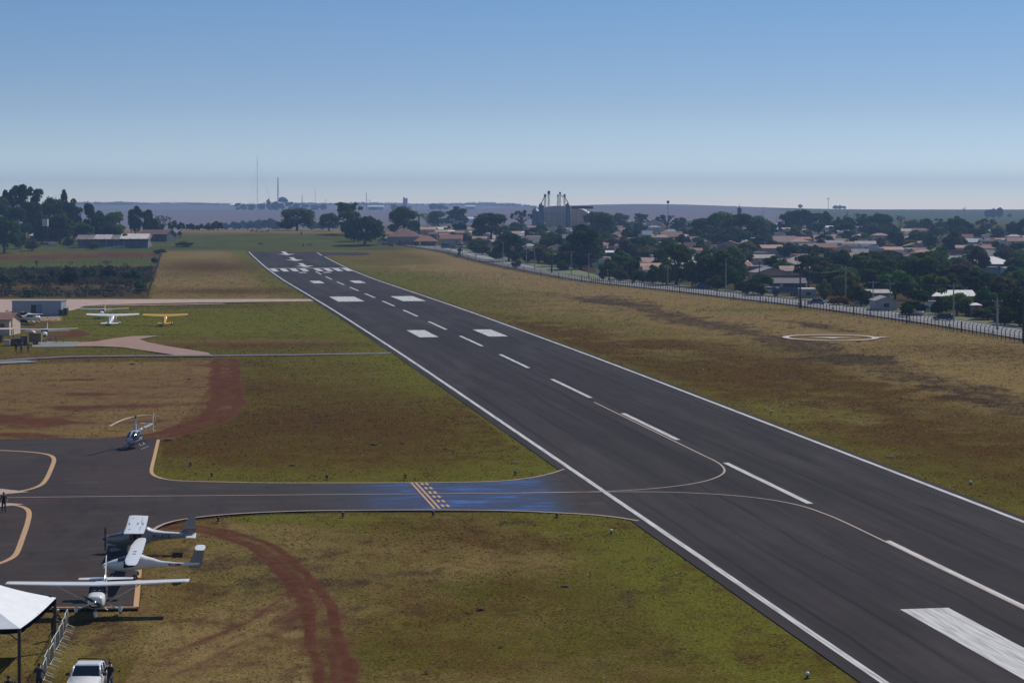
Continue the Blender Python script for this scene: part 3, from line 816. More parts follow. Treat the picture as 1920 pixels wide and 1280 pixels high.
def wheel(parent, x, y, r=.2, w=.13, fairing=None):
    bm = bmesh.new()
    lathe(bm, [(r * .55, -w / 2), (r * .9, -w / 2), (r, -w / 4), (r, w / 4), (r * .9, w / 2), (r * .55, w / 2)], 18)
    bmesh.ops.rotate(bm, verts=bm.verts, cent=(0, 0, 0), matrix=Matrix.Rotation(PI / 2, 3, 'X'))
    bmesh.ops.translate(bm, verts=bm.verts, vec=(x, y, r))
    o = from_bm('wheel', bm, M_TYRE, parent, True)
    bm = bmesh.new(); lathe(bm, [(r * .5, -w / 2 - .01), (r * .5, w / 2 + .01)], 12)
    bmesh.ops.rotate(bm, verts=bm.verts, cent=(0, 0, 0), matrix=Matrix.Rotation(PI / 2, 3, 'X')); bmesh.ops.translate(bm, verts=bm.verts, vec=(x, y, r))
    from_bm('hub', bm, M_STEEL, o)
    if fairing:
        secs = [(x + .34, r + .05, .03, .05, 2), (x + .22, r + .06, .10, .16, 2.3), (x, r + .10, .13, .2, 2.5), (x - .25, r + .10, .09, .13, 2.2), (x - .48, r + .1, .02, .03, 2)]
        V, F = [], []; K = 12
        for s in secs:
            for k in range(K):
                p = sec_pt(s, 2 * PI * k / K); V.append((p[0], p[1] + y, p[2]))
        for i in range(len(secs) - 1):
            for k in range(K): F.append((i * K + k, i * K + (k + 1) % K, (i + 1) * K + (k + 1) % K, (i + 1) * K + k))
        F += [tuple(range(K - 1, -1, -1)), tuple(range((len(secs) - 1) * K, len(secs) * K))]
        from_py('wheel_fairing', V, F, fairing, o, True)
    return o
def rod(name, pts, r, m, parent, n=8):
    bm = bmesh.new(); tube(bm, pts, r, n); return from_bm(name, bm, m, parent, True)
def propeller(parent, x, z, R, ang, m, spin_m, y=0, sr=.14):
    bm = bmesh.new()
    for s in (0, PI):
        vs = []
        for k in range(7):
            r = R * (.08 + .92 * k / 6); ch = .05 + .09 * math.sin(PI * (k / 6) ** .7) if k < 6 else .04; tw = math.radians(55 - 40 * k / 6)
            for sg in (1, -1):
                for th in (.012, -.012):
                    vs.append(bm.verts.new((x + sg * ch * math.cos(tw) * .6 + th, y + sg * ch * math.cos(PI / 2 - tw), z + r)))
        for k in range(6):
            a, b_ = k * 4, k * 4 + 4
            for i, j in ((0, 1), (1, 3), (3, 2), (2, 0)): bm.faces.new((vs[a + i], vs[a + j], vs[b_ + j], vs[b_ + i]))
        bm.faces.new((vs[24], vs[25], vs[27], vs[26])); bm.faces.new((vs[0], vs[2], vs[3], vs[1]))
        bmesh.ops.rotate(bm, verts=vs, cent=(x, y, z), matrix=Matrix.Rotation(ang + s, 3, 'X'))
    o = from_bm('propeller', bm, m, parent)
    bm = bmesh.new(); lathe(bm, [(sr, -.10), (sr * .97, .0), (sr * .8, .1), (sr * .45, .19), (.02, .24)], 16)
    bmesh.ops.rotate(bm, verts=bm.verts, cent=(0, 0, 0), matrix=Matrix.Rotation(PI / 2, 3, 'Y')); bmesh.ops.translate(bm, verts=bm.verts, vec=(x, y, z))
    from_bm('spinner', bm, spin_m, o, True)
    return o
def lettering(txt, size, m, parent, loc, rot, name='registration_lettering'):
    cu = bpy.data.curves.new('lettering', 'FONT'); cu.body = txt; cu.size = size; cu.extrude = .004; cu.align_x = 'CENTER'; cu.resolution_u = 2; cu.offset = size * .02
    t = bpy.data.objects.new('lettering_source', cu); COL.objects.link(t)
    dg = bpy.context.evaluated_depsgraph_get(); dg.update()
    me2 = bpy.data.meshes.new_from_object(t.evaluated_get(dg)); bpy.data.objects.remove(t); bpy.data.curves.remove(cu)
    o = link_mesh(name, me2, m, parent); o.location = loc; o.rotation_euler = rot
    return o
def head(dx, dy): return math.atan2(dy, dx)

# ---- silver high wing two seater, side on
def silver_plane():
    x, y = atY(252, 156.0)
    t = thing('light_aircraft', 'silver high wing aircraft with dark striped tail and blue canopy, lettered PU-ATK', 'aircraft', x, y, head(-.987, -.13), 'light aircraft parked on the apron edge', scale=(.97, .97, .97))
    secs = [(2.12, 1.08, .20, .17, 2.3), (2.0, 1.07, .33, .29, 2.8), (1.4, 1.06, .47, .42, 3.2), (.95, 1.10, .53, .48, 3.2), (.45, 1.30, .56, .70, 3.2), (-.2, 1.33, .56, .74, 3.2), (-.9, 1.32, .50, .66, 3.0), (-1.35, 1.30, .36, .44, 2.6), (-2.4, 1.27, .23, .29, 2.4), (-4.35, 1.24, .07, .15, 2.2)]
    f = loft('fuselage', secs, M_AG, t)
    patch('cowling_top', secs, 2.05, 1.0, 30, 150, M_ARD, t); 
    patch('windshield', secs, 1.12, .35, 22, 158, M_BLUEGL, t, off=.01)
    for a0, a1 in ((-12, 24), (156, 192)): patch('side_window', secs, .30, -.55, a0, a1, M_GLASS, t, off=.008)
    patch('turtle_deck', secs, -1.0, -3.6, 35, 145, M_AW, t)
    for k in range(3):
        for s in (0, 1):
            a = (-8 - 12 * k, -13 - 12 * k) if s == 0 else (188 + 12 * k, 193 + 12 * k)
            patch('stripe', secs, 1.9 - .12 * k, .2 - .2 * k, a[0], a[1], M_AD, t, off=.007, nx=5, na=1, skew=0)
    w = aero('wing', mirror([(0, .62, 1.5, 2.02, .10), (2.2, .62, 1.5, 2.06, .10), (4.35, .62, 1.5, 2.13, .09), (4.58, .55, 1.36, 2.13, .04)]), M_AW, t)
    for (xx, yy) in ((.25, 2.6), (-.25, -.3), (.2, -3)):
        bm = bmesh.new(); bbox(bm, (xx - .08, yy - .05, 2.14), (xx + .08, yy + .05, 2.19)); from_bm('fuel_cap', bm, M_BLACK, w)
    for yy in (2.55, -2.55):
        bm = bmesh.new(); bbox(bm, (.62 - 1.5 * .76, yy - 1.6, 2.075), (.62 - 1.5 * .745, yy + 1.6, 2.145)); from_bm('aileron_gap', bm, M_STEEL, w)
    for xx in (.40, -.62): rod('wing_root_fairing', [(xx, -.75, 2.145), (xx - .02, -.1, 2.15)], .035, M_BLACK, w, 6)
    for s in (1, -1): rod('wing_strut', [(.1, s * .52, .85), (.15, s * 2.3, 2.0)], .035, M_AG, t)
    fin = aero('tail_fin', [(1.32, -3.15, 1.35, 0, .05), (1.55, -3.45, 1.02, 0, .05), (2.55, -3.98, .62, 0, .035), (2.62, -4.08, .48, 0, .02)], M_AG, t, 'z')
    for k in range(3): aero('fin_stripe', [(1.36 + k * .14, -3.22 - k * .16, 1.22 - k * .09, 0, .06), (1.44 + k * .14, -3.36 - k * .16, 1.10 - k * .09, 0, .06)], M_AD, fin, 'z')
    aero('tailplane', mirror([(0, -3.75, .85, 1.22, .05), (1.25, -3.9, .68, 1.22, .035)]), M_AW, t)
    propeller(t, 2.16, 1.08, .86, math.radians(4), M_BLACK, M_BLACK, sr=.12)
    for s in (1, -1):
        rod('landing_gear_leg', [(-.25, s * .3, .75), (-.3, s * .85, .28)], .045, M_AG, t); wheel(t, -.3, s * .92, .2, .13, M_AG)
    rod('landing_gear_leg', [(1.45, 0, .75), (1.5, 0, .3)], .04, M_STEEL, t); wheel(t, 1.5, 0, .17, .11, M_AG)
    for s in (1, -1): lettering('PU-ATK', .40, M_LETTER, t, (-2.05, s * .285 , 1.12), (PI / 2, 0, PI if s > 0 else 0)).rotation_euler = (PI / 2, 0, PI + .13 if s > 0 else -.13)
silver_plane()

# ---- white tadpole motor glider type with a T tail
def tail_t_plane():
    x, y = atY(249, 145.8)
    t = thing('light_aircraft', 'white tadpole shaped aircraft with slim tail boom, T tail and tapered wing', 'aircraft', x, y, head(-.988, -.11), 'light aircraft parked on the apron edge', scale=(.95, .95, .95))
    secs = [(1.95, .96, .15, .14, 2), (1.75, .96, .28, .26, 2.2), (1.3, .98, .42, .40, 2.3), (.7, 1.03, .52, .53, 2.3), (.1, 1.14, .54, .62, 2.4), (-.5, 1.18, .48, .56, 2.3), (-1.2, 1.12, .32, .38, 2.2), (-2.1, .99, .19, .22, 2.1), (-3.3, .93, .12, .14, 2.1), (-4.75, .97, .07, .10, 2)]
    loft('fuselage', secs, M_AW, t)
    patch('windshield', secs, 1.05, .38, 30, 150, M_GLASS, t, off=.008)
    for a0, a1 in ((-20, 26), (154, 200)): patch('side_window', secs, .62, -.18, a0, a1, M_GLASS, t, off=.008)
    w = aero('wing', mirror([(0, .38, 1.02, 1.74, .09), (3.2, .36, 1.0, 1.83, .08), (5.2, .18, .82, 1.9, .06), (6.0, -.02, .55, 1.94, .04), (6.15, -.12, .38, 1.95, .02)]), M_AW, t)
    for yy in (.55, -.55):
        bm = bmesh.new(); bbox(bm, (-.25, yy - .1, 1.845), (.0, yy + .1, 1.862)); from_bm('skylight', bm, M_STEEL, w)
    fin = aero('tail_fin', [(.66, -4.0, .75, 0, .03), (.95, -3.95, .98, 0, .05), (1.5, -4.2, .84, 0, .05), (2.1, -4.45, .66, 0, .04)], M_AG, t, 'z')
    aero('tailplane', mirror([(0, -4.4, .78, 2.12, .05), (.9, -4.45, .68, 2.12, .04), (1.25, -4.6, .45, 2.12, .02)]), M_AW, t)
    propeller(t, 1.98, .96, .82, PI / 2 - .05, M_AW, M_AW, sr=.13)
    for s in (1, -1):
        rod('landing_gear_leg', [(-.15, s * .3, .7), (-.2, s * .8, .26)], .04, M_AW, t); wheel(t, -.2, s * .86, .2, .12)
    rod('landing_gear_leg', [(1.25, 0, .7), (1.45, 0, .25)], .035, M_AW, t); wheel(t, 1.45, 0, .2, .12)
    lettering('PU-ZML', .27, M_LETTER, t, (-3.0, .165, .86), (PI / 2, 0, PI + .06)); lettering('PU-ZML', .27, M_LETTER, t, (-3.0, -.165, .86), (PI / 2, 0, -.06))
tail_t_plane()

# ---- strutted high wing aircraft: used near (nose on) and for the distant ones
def strut_plane(label, x, y, rz, body=M_AW, wingm=M_AW, accent=None, span=11.2, sc=1.0, near=False, group='aircraft parked on the far grass', fin_m=None, low=0.0, biplane=False, tailspan=3.5, prop_ang=.6, tail_low=0.0, wt=1.0):
    t = thing('light_aircraft', label, 'aircraft', x, y, rz, group, scale=(sc, sc, sc))
    zw = 1.86 - low; h = span / 2
    secs = [(1.95, 1.08, .30, .24, 2.6), (1.85, 1.06, .46, .38, 3), (1.2, 1.05, .54, .45, 3.2), (.72, 1.06, .56, .47, 3.2), (.35, 1.28, .55, .66, 3.4), (-.4, 1.30, .55, .68, 3.4), (-1.0, 1.27, .50, .62, 3), (-1.6, 1.22, .38, .45, 2.6), (-3.2, 1.26, .20, .26, 2.4), (-5.1, 1.34, .07, .16, 2.2)]
    loft('fuselage', secs, body, t)
    patch('windshield', secs, .82, .28, 18, 162, M_GLASS, t, off=.01)
    for a0, a1 in ((0, 34), (146, 180)): patch('side_window', secs, .22, -1.1, a0, a1, M_GLASS, t, off=.01)
    patch('cowl_intake', secs, 1.97, 1.80, 200, 340, M_BLACK, t, off=.012, nx=2)
    if accent: patch('dorsal_panel', secs, -1.2, -4.3, 40, 140, accent, t, off=.008)
    aero('wing', mirror([(0, .58, 1.48, zw, .11 * wt), (h * .45, .58, 1.48, zw + .05, .11 * wt), (h * .96, .52, 1.15, zw + .16, .08 * wt), (h, .42, .95, zw + .17, .03)]), wingm, t)
    if biplane:
        pass
    for s in (1, -1): rod('wing_strut', [(.15, s * .52, .72), (.05, s * h * .46, zw - .02)], .035, body, t)
    aero('tail_fin', [(1.42, -3.8, 1.45, 0, .05), (1.7, -4.25, 1.05, 0, .06), (2.72, -4.82, .68, 0, .04), (2.84, -4.94, .5, 0, .02)], fin_m or body, t, 'z')
    q = tailspan / 2
    aero('tailplane', mirror([(0, -4.35, 1.05, 1.38, .05), (q * .95, -4.53, .75, 1.38, .04), (q, -4.6, .6, 1.38, .02)]), wingm, t)
    propeller(t, 2.0, 1.09, .92, prop_ang, M_BLACK, M_CHROME if near else body, sr=.15)
    for s in (1, -1):
        rod('landing_gear_leg', [(-.05, s * .40, .70), (-.05, s * 1.28, .28)], .05, body, t); wheel(t, -.05, s * 1.36, .2, .14, body)
    if tail_low:
        t.rotation_euler = (0, -tail_low, rz); rod('landing_gear_leg', [(-4.5, 0, 1.2), (-4.6, 0, 1.0)], .04, M_STEEL, t)
    else:
        rod('landing_gear_leg', [(1.45, 0, .7), (1.5, 0, .3)], .04, M_STEEL, t); wheel(t, 1.5, 0, .18, .12, body)
    if near:
        for s, xx in ((1, .1),):
            bm = bmesh.new()
            for yy in (.24, -.22): bbox(bm, (.0, yy - .17, .95), (.15, yy + .17, 1.5), .04)
            from_bm('seat', bm, mat('pale_seat_cover', (.5, .5, .5), .9), t)
        rod('aerial', [(-1.0, .5, zw + .1), (-1.35, .5, zw + .75)], .012, M_BLACK, t, 5)
    return t
x, y = atY(184, 133.5)
strut_plane('white high wing propeller aircraft standing nose on beside the white tent', x, y, head(.09, -.995), accent=M_NAVY, near=True, group='light aircraft parked on the apron edge', span=11.3, prop_ang=math.radians(60))
x, y = px(191, 596)
strut_plane('white high wing aircraft parked farthest back on the green, facing the apron', x, y, head(.05, -1), span=11.4, tailspan=3.2)
x, y = px(212, 607)
strut_plane('white high wing aircraft seen from its tail, beside the yellow one', x, y, head(-.05, 1), span=10.6, tailspan=3.5, tail_low=.19)
x, y = px(310, 608)
strut_plane('yellow winged light aircraft standing on the green grass', x, y, head(-.12, 1), body=M_YELLOW, wingm=M_YELLOW, span=9.0, sc=1.0, tailspan=2.6, wt=1.5, tail_low=.17)
x, y = px(84, 637)
strut_plane('white high wing aircraft with dark windscreen beside the khaki trailer', x, y, head(.12, -1), span=11.6, tailspan=8.0)
x, y = px(58, 606)
strut_plane('white aircraft with tall tail parked before the blue-grey hangar', x, y, head(.80, .60), span=9.8, tailspan=3.0)

# ---- helicopter
def helicopter():
    x, y = atY(253, 219.3)
    t = thing('helicopter', 'grey light helicopter with two drooping pale rotor blades on the apron', 'helicopter', x, y, head(-.10, -.995))
    M_H = mat('grey_helicopter_paint', (.42, .46, .52), .25, var=.05, coat=.3)
    secs = [(1.95, 1.02, .12, .10, 2), (1.8, 1.02, .36, .34, 2.1), (1.45, 1.06, .54, .52, 2.2), (.9, 1.14, .64, .66, 2.4), (.2, 1.18, .66, .70, 2.6), (-.5, 1.18, .64, .66, 2.5), (-1.1, 1.22, .50, .50, 2.3), (-1.6, 1.34, .26, .28, 2.1), (-1.75, 1.36, .1, .1, 2)]
    loft('cabin', secs, M_H, t)
    patch('windscreen', secs, 1.82, .75, -6, 84, M_GLASS, t, off=.01); patch('windscreen', secs, 1.82, .75, 96, 186, M_GLASS, t, off=.01)
    for a0, a1 in ((2, 52), (128, 178)):
        patch('door_window', secs, .66, -.02, a0, a1, M_GLASS, t, off=.01); patch('rear_window', secs, -.14, -.72, a0, a1, M_GLASS, t, off=.01)
    patch('belly_band', secs, 1.6, -1.1, 196, 344, mat('dark_grey_belly', (.10, .11, .13), .4), t, off=.008)
    bm = bmesh.new()
    prism(bm, [(.15, 0), (.05, .11), (-.25, .12), (-.5, .06), (-.62, 0), (-.5, -.06), (-.25, -.12), (.05, -.11)], 1.8, 2.4)
    prism(bm, [(.0, 0), (-.04, .07), (-.2, .08), (-.34, .04), (-.4, 0), (-.34, -.04), (-.2, -.08), (-.04, -.07)], 2.4, 3.05)
    from_bm('mast_fairing', bm, M_H, t)
    hub = rod('rotor_hub', [(-.2, 0, 3.05), (-.2, 0, 3.32)], .09, M_BLACK, t)
    M_BL = mat('pale_rotor_blade', (.62, .50, .38), .5)
    for s in (1, -1):
        V, F = [], []; K = 10
        for k in range(K + 1):
            r = .25 + 4.85 * k / K; dr = .50 * (k / K) ** 2; w = .13 if k > 1 else .06
            for px_, pz in ((-w, 0), (w, .0), (w, .035), (-w, .035)): V.append((-.2 + s * r, px_, 3.24 - dr + pz))
        for k in range(K):
            a = k * 4
            for i in range(4): F.append((a + i, a + (i + 1) % 4, a + 4 + (i + 1) % 4, a + 4 + i))
        F += [(0, 1, 2, 3), (K * 4, K * 4 + 1, K * 4 + 2, K * 4 + 3)]
        o = from_py('rotor_blade', V, F, M_BL, t); o.rotation_euler = (0, 0, math.radians(-14)); o.location = (-.2 + .2 * math.cos(math.radians(-14)), .2 * math.sin(math.radians(-14)), 0)
    rod('tail_boom', [(-1.2, 0, 1.62), (-3, 0, 1.72), (-6.9, 0, 1.82)], [.24, .17, .085], M_H, t, 14)
    aero('tail_fin', [(.95, -7.0, .42, 0, .02), (1.3, -6.75, .5, 0, .03), (1.8, -6.6, .55, 0, .03), (2.4, -6.85, .45, 0, .03), (2.95, -7.05, .35, 0, .02)], M_H, t, 'z')
    aero('tailplane', [(-1.25, -6.4, .38, 1.9, .03), (0, -6.35, .42, 1.88, .03)], M_AW, t)
    bm = bmesh.new()
    for s in (1, -1):
        for k in range(4):
            bbox(bm, (-7.05, .24, 1.82 + s * (.06 + k * .17)) if s > 0 else (-7.05, .24, 1.82 - (.23 + k * .17)), (-6.93, .26, 1.82 + (.23 + k * .17)) if s > 0 else (-6.93, .26, 1.82 - (.06 + k * .17)), mi=k % 2)
    from_bm('tail_rotor', bm, [M_BLACK, M_BL], t)
    for s in (1, -1):
        rod('skid', [(1.75, s * 1.0, .22), (1.55, s * 1.0, .07), (.9, s * 1.0, .05), (-1.5, s * 1.0, .05)], .045, M_STEEL, t)
        for xx in (.75, -.75): rod('skid_strut', [(xx, s * .30, .62), (xx, s * .7, .45), (xx, s * 1.0, .07)], .045, M_STEEL, t)
        rod('boarding_step', [(.5, s * .85, .38), (-.5, s * .85, .38)], .03, M_STEEL, t)
helicopter()
# ================================================================== PEOPLE AND ANIMALS
M_SKIN = mat('skin', (.32, .17, .11), .6, var=.06)
M_HAIR = mat('dark_hair', (.012, .009, .008), .7)
def skin_mesh(name, verts, edges, radii, root, sub=1):
    me_ = bpy.data.meshes.new(name); me_.from_pydata(verts, edges, []); me_.update()
    o = bpy.data.objects.new(name, me_); COL.objects.link(o)
    md = o.modifiers.new('skin', 'SKIN'); md.use_smooth_shade = True
    for i, r in enumerate(radii):
        o.data.skin_vertices[0].data[i].radius = (r, r) if not isinstance(r, tuple) else r
    for d in o.data.skin_vertices[0].data: d.use_root = False
    o.data.skin_vertices[0].data[root].use_root = True
    if sub:
        ss = o.modifiers.new('sub', 'SUBSURF'); ss.levels = sub; ss.render_levels = sub
    dg = bpy.context.evaluated_depsgraph_get(); dg.update()
    m2 = bpy.data.meshes.new_from_object(o.evaluated_get(dg)); bpy.data.objects.remove(o); bpy.data.meshes.remove(me_)
    return m2
def person(label, x, y, rz, shirt, trousers, hair=M_HAIR, lean=0.0, arms=((.25, -.1), (.25, .1)), step=.0, h=1.72, hat=None, group=None, cap_back=False):
    """arms: per side (forward reach, sideways) of the hand from hanging; faces local +x"""
    t = thing('person', label, 'person', x, y, rz, group)
    k = h / 1.72
    V, E, R = [], [], []
    def v(p, r): V.append((p[0] * k, p[1] * k, p[2] * k)); R.append(r * k if not isinstance(r, tuple) else (r[0] * k, r[1] * k)); return len(V) - 1
    def e(a, b): E.append((a, b))
    L = lambda z: lean * max(z - .9, 0)
    pel = v((0, 0, .95), (.15, .12)); bel = v((L(1.12), 0, 1.12), (.145, .11)); che = v((L(1.32), 0, 1.32), (.165, .12)); nek = v((L(1.47), 0, 1.46), .062)
    hd0 = v((L(1.55) + .015, 0, 1.56), .085); hd1 = v((L(1.62) + .02, 0, 1.65), .09)
    nose = v((L(1.6) + .115, 0, 1.60), .016)
    e(pel, bel); e(bel, che); e(che, nek); e(nek, hd0); e(hd0, hd1); e(hd0, nose)
    for sgn, st in ((1, step), (-1, -step)):
        hip = v((0, sgn * .10, .88), .095); kn = v((st * .5 + .02, sgn * .11, .49), .065); an = v((st, sgn * .11, .09), .045); toe = v((st + .16, sgn * .13, .04), .038)
        e(pel, hip); e(hip, kn); e(kn, an); e(an, toe)
    for i, sgn in enumerate((1, -1)):
        fw, sd = arms[i]
        sh = v((L(1.40), sgn * .19, 1.41), .062); ex = L(1.15) + fw * .45; el = v((ex - .03, sgn * (.25 + abs(sd) * .3), 1.14 + fw * .1), .045)
        hx = L(1.0) + fw; hz = .88 + max(0, fw - .05) * .42; wr = v((hx, sgn * (.25 + sd), hz), .030)
        d = Vector((hx - ex + .03, sgn * (sd - abs(sd) * .3), hz - 1.14 - fw * .1)).normalized()
        pm = v(tuple(Vector((hx, sgn * (.25 + sd), hz)) + d * .07), .026)
        e(che, sh); e(sh, el); e(el, wr); e(wr, pm)
        pb = Vector((hx, sgn * (.25 + sd), hz)) + d * .08
        side = d.cross(Vector((0, 1, 0)));  side = side.normalized() if side.length > .1 else Vector((1, 0, 0))
        for f in range(4):
            a = v(tuple(pb + side * (.022 * (f - 1.5)) + d * .045), .009); b_ = v(tuple(pb + side * (.024 * (f - 1.5)) + d * (.075 + .012 * (f in (1, 2))) + Vector((0, -sgn * .014, 0))), .008)
            e(pm, a); e(a, b_)
        th = v(tuple(pb + side * .05 - d * .02), .010); e(wr, th)
    me_ = skin_mesh('body', V, E, R, pel, 1)
    ztop, zw = 1.45 * k, .95 * k
    o = link_mesh('body', me_, [shirt, trousers, M_SKIN, M_BLACK], t)
    lx = .40 * k
    for p in me_.polygons:
        c = p.center; sidew = abs(c.y) > .215 * k
        if c.z > 1.47 * k: p.material_index = 2
        elif c.z < .085 * k: p.material_index = 3
        elif sidew and c.z < 1.20 * k and c.z > .70 * k: p.material_index = 2
        elif c.x > lx + lean * .3: p.material_index = 2
        elif c.z < zw: p.material_index = 1
        else: p.material_index = 0
        p.use_smooth = True
    bm = bmesh.new(); bmesh.ops.create_icosphere(bm, subdivisions=2, radius=1)
    for vv in list(bm.verts):
        vv.co = Vector((vv.co.x * .102 + L(1.62) + .005, vv.co.y * .098, vv.co.z * .105 + 1.655)) * k
    bmesh.ops.delete(bm, geom=[vv for vv in bm.verts if (vv.co.z < 1.60 * k and vv.co.x > (L(1.62) - .01) * k) or vv.co.z < 1.555 * k or (vv.co.x > (L(1.62) + .07) * k and vv.co.z < 1.69 * k)], context='VERTS')
    from_bm('cap' if hat else 'hair', bm, hat or hair, t, True)
    return t
C = lambda n, c: mat(n, c, .85, var=.12, scale=9)
NAVY = C('navy_cloth', (.018, .028, .06)); BLACKC = C('black_cloth', (.012, .012, .014)); JEAN = C('blue_denim', (.05, .09, .19)); DARKT = C('dark_trousers', (.02, .02, .024)); OLIVE = C('olive_cloth', (.05, .05, .035)); WHITEC = C('white_cloth', (.7, .7, .7)); GREYC = C('grey_cloth', (.16, .16, .17))
x, y = atY(73, 111.8); person('person in a navy shirt seen from behind, at the near end of the barrier', x, y, head(.25, 1), NAVY, DARKT)
x, y = atY(99, 126.3); person('person in dark clothes and pale cap leaning on the barrier beside the tent pole', x, y, head(.9, -.25), BLACKC, DARKT, lean=.45, arms=((.55, .02), (.5, .0)), hat=WHITEC)
x, y = atY(206, 112.2); person('person in a black jacket and jeans standing at the pickup door', x, y, head(-.3, -1), BLACKC, JEAN, arms=((.28, -.02), (.2, .02)))
x, y = atY(16, 108.9); person('dark dressed person under the tent edge, head turned away', x, y, head(-.5, 1), BLACKC, DARKT, group=None)
x, y = atY(29, 108.0); person('dark haired person half hidden at the bottom edge below the tent', x, y, head(.2, 1), GREYC, DARKT, h=1.62)
x, y = px(7, 962); person('person in black walking over the apron between the orange loops', x, y, head(.35, -1), BLACKC, DARKT, step=.22, arms=((.3, -.03), (-.05, .05)))
for i, (xx, lab, sh) in enumerate(((30, 'person in dark clothes, leftmost of three standing by the yard', BLACKC), (40, 'person in olive shirt, middle of three standing by the yard', OLIVE), (53, 'person in grey shirt, rightmost of three standing by the yard', GREYC))):
    x, y = px(xx, 661); person(lab, x, y, head(random.uniform(-1, 1), -1 if i else 1), sh, DARKT, group='people standing by the service yard')
x, y = px(127.5, 590.5); person('person standing at the corner of the blue-grey hangar', x, y, head(-1, -.3), OLIVE, DARKT)

def beast(label, name, cat, x, y, rz, col, L=2.0, h=1.45, graze=True, group='animals grazing beyond the runway', horse=True):
    t = thing(name, label, cat, x, y, rz, group)
    V, E, R = [], [], []
    def v(p, r): V.append(p); R.append(r); return len(V) - 1
    rump = v((-.62, 0, h * .72), .25); mid = v((0, 0, h * .70), .27); che = v((.55, 0, h * .70), .28); wi = v((.72, 0, h * .82), .18)
    E += [(rump, mid), (mid, che), (che, wi)]
    if graze: nk = v((1.05, 0, h * .55), .12); po = v((1.28, 0, h * .28), .10); mz = v((1.38, 0, h * .06 + .05), .06)
    else: nk = v((.98, 0, h * 1.05), .13); po = v((1.15, 0, h * 1.25), .11); mz = v((1.48, 0, h * 1.12), .065)
    E += [(wi, nk), (nk, po), (po, mz)]
    for s in (1, -1):
        ear = v((V[po][0] - .05, s * .08, V[po][2] + .13), .025); E.append((po, ear))
        a = v((.55, s * .16, h * .50), .12); b_ = v((.58, s * .16, h * .28), .06); c = v((.55, s * .16, .08), .045); d = v((.63, s * .16, .03), .05)
        E += [(che, a), (a, b_), (b_, c), (c, d)]
        a = v((-.55, s * .17, h * .50), .16); b_ = v((-.82, s * .17, h * .33), .065); c = v((-.74, s * .17, .08), .045); d = v((-.66, s * .17, .03), .05)
        E += [(rump, a), (a, b_), (b_, c), (c, d)]
    t1 = v((-.90, 0, h * .72), .05); t2 = v((-1.0, 0, h * .38), .05); E += [(rump, t1), (t1, t2)]
    m2 = skin_mesh('body', V, E, R, mid, 1)
    link_mesh('body', m2, col, t)
    return t
M_BAY = mat('dark_brown_coat', (.035, .020, .014), .8); M_BRN = mat('brown_coat', (.075, .040, .022), .8); M_BLK = mat('black_coat', (.012, .011, .011), .8)
for (xx, yy, lab, m_, gz, rz) in ((488, 460.5, 'dark horse standing alone in the green pasture, left of the others', M_BLK, True, 0.1), (569, 462, 'dark horse grazing in the pasture, facing the camera', M_BLK, True, -1.4), (580, 462, 'brown horse grazing at the runway end beside a dark one', M_BRN, True, .3),
                         (472, 436, 'dark cow far up the pasture, leftmost of four', M_BLK, False, .2), (482, 436.5, 'dark brown cow far up the pasture, second of four', M_BAY, True, 3.0), (491, 437, 'small dark cow far up the pasture, third of four', M_BAY, True, .4), (501, 436.5, 'black cow far up the pasture, rightmost of four', M_BLK, True, 3.1), (565, 440.5, 'black horse standing by the fence beyond the pasture', M_BLK, False, -1.3)):
    x, y = px(xx, yy); hs = 'horse' in lab
    beast(lab, 'horse' if hs else 'cow', 'horse' if hs else 'cow', x, y, rz, m_, graze=gz, h=1.5 if hs else 1.35)
# ================================================================== AIRFIELD SITE OBJECTS
M_CANVAS = mat('white_tent_canvas', (.74, .76, .80), .8, var=.06, scale=1.2, bump=.08)
M_DARKPOLE = mat('dark_tent_frame', (.025, .025, .03), .5)
M_GALV = mat('galvanised_tube', (.55, .56, .57), .45, metal=.4)
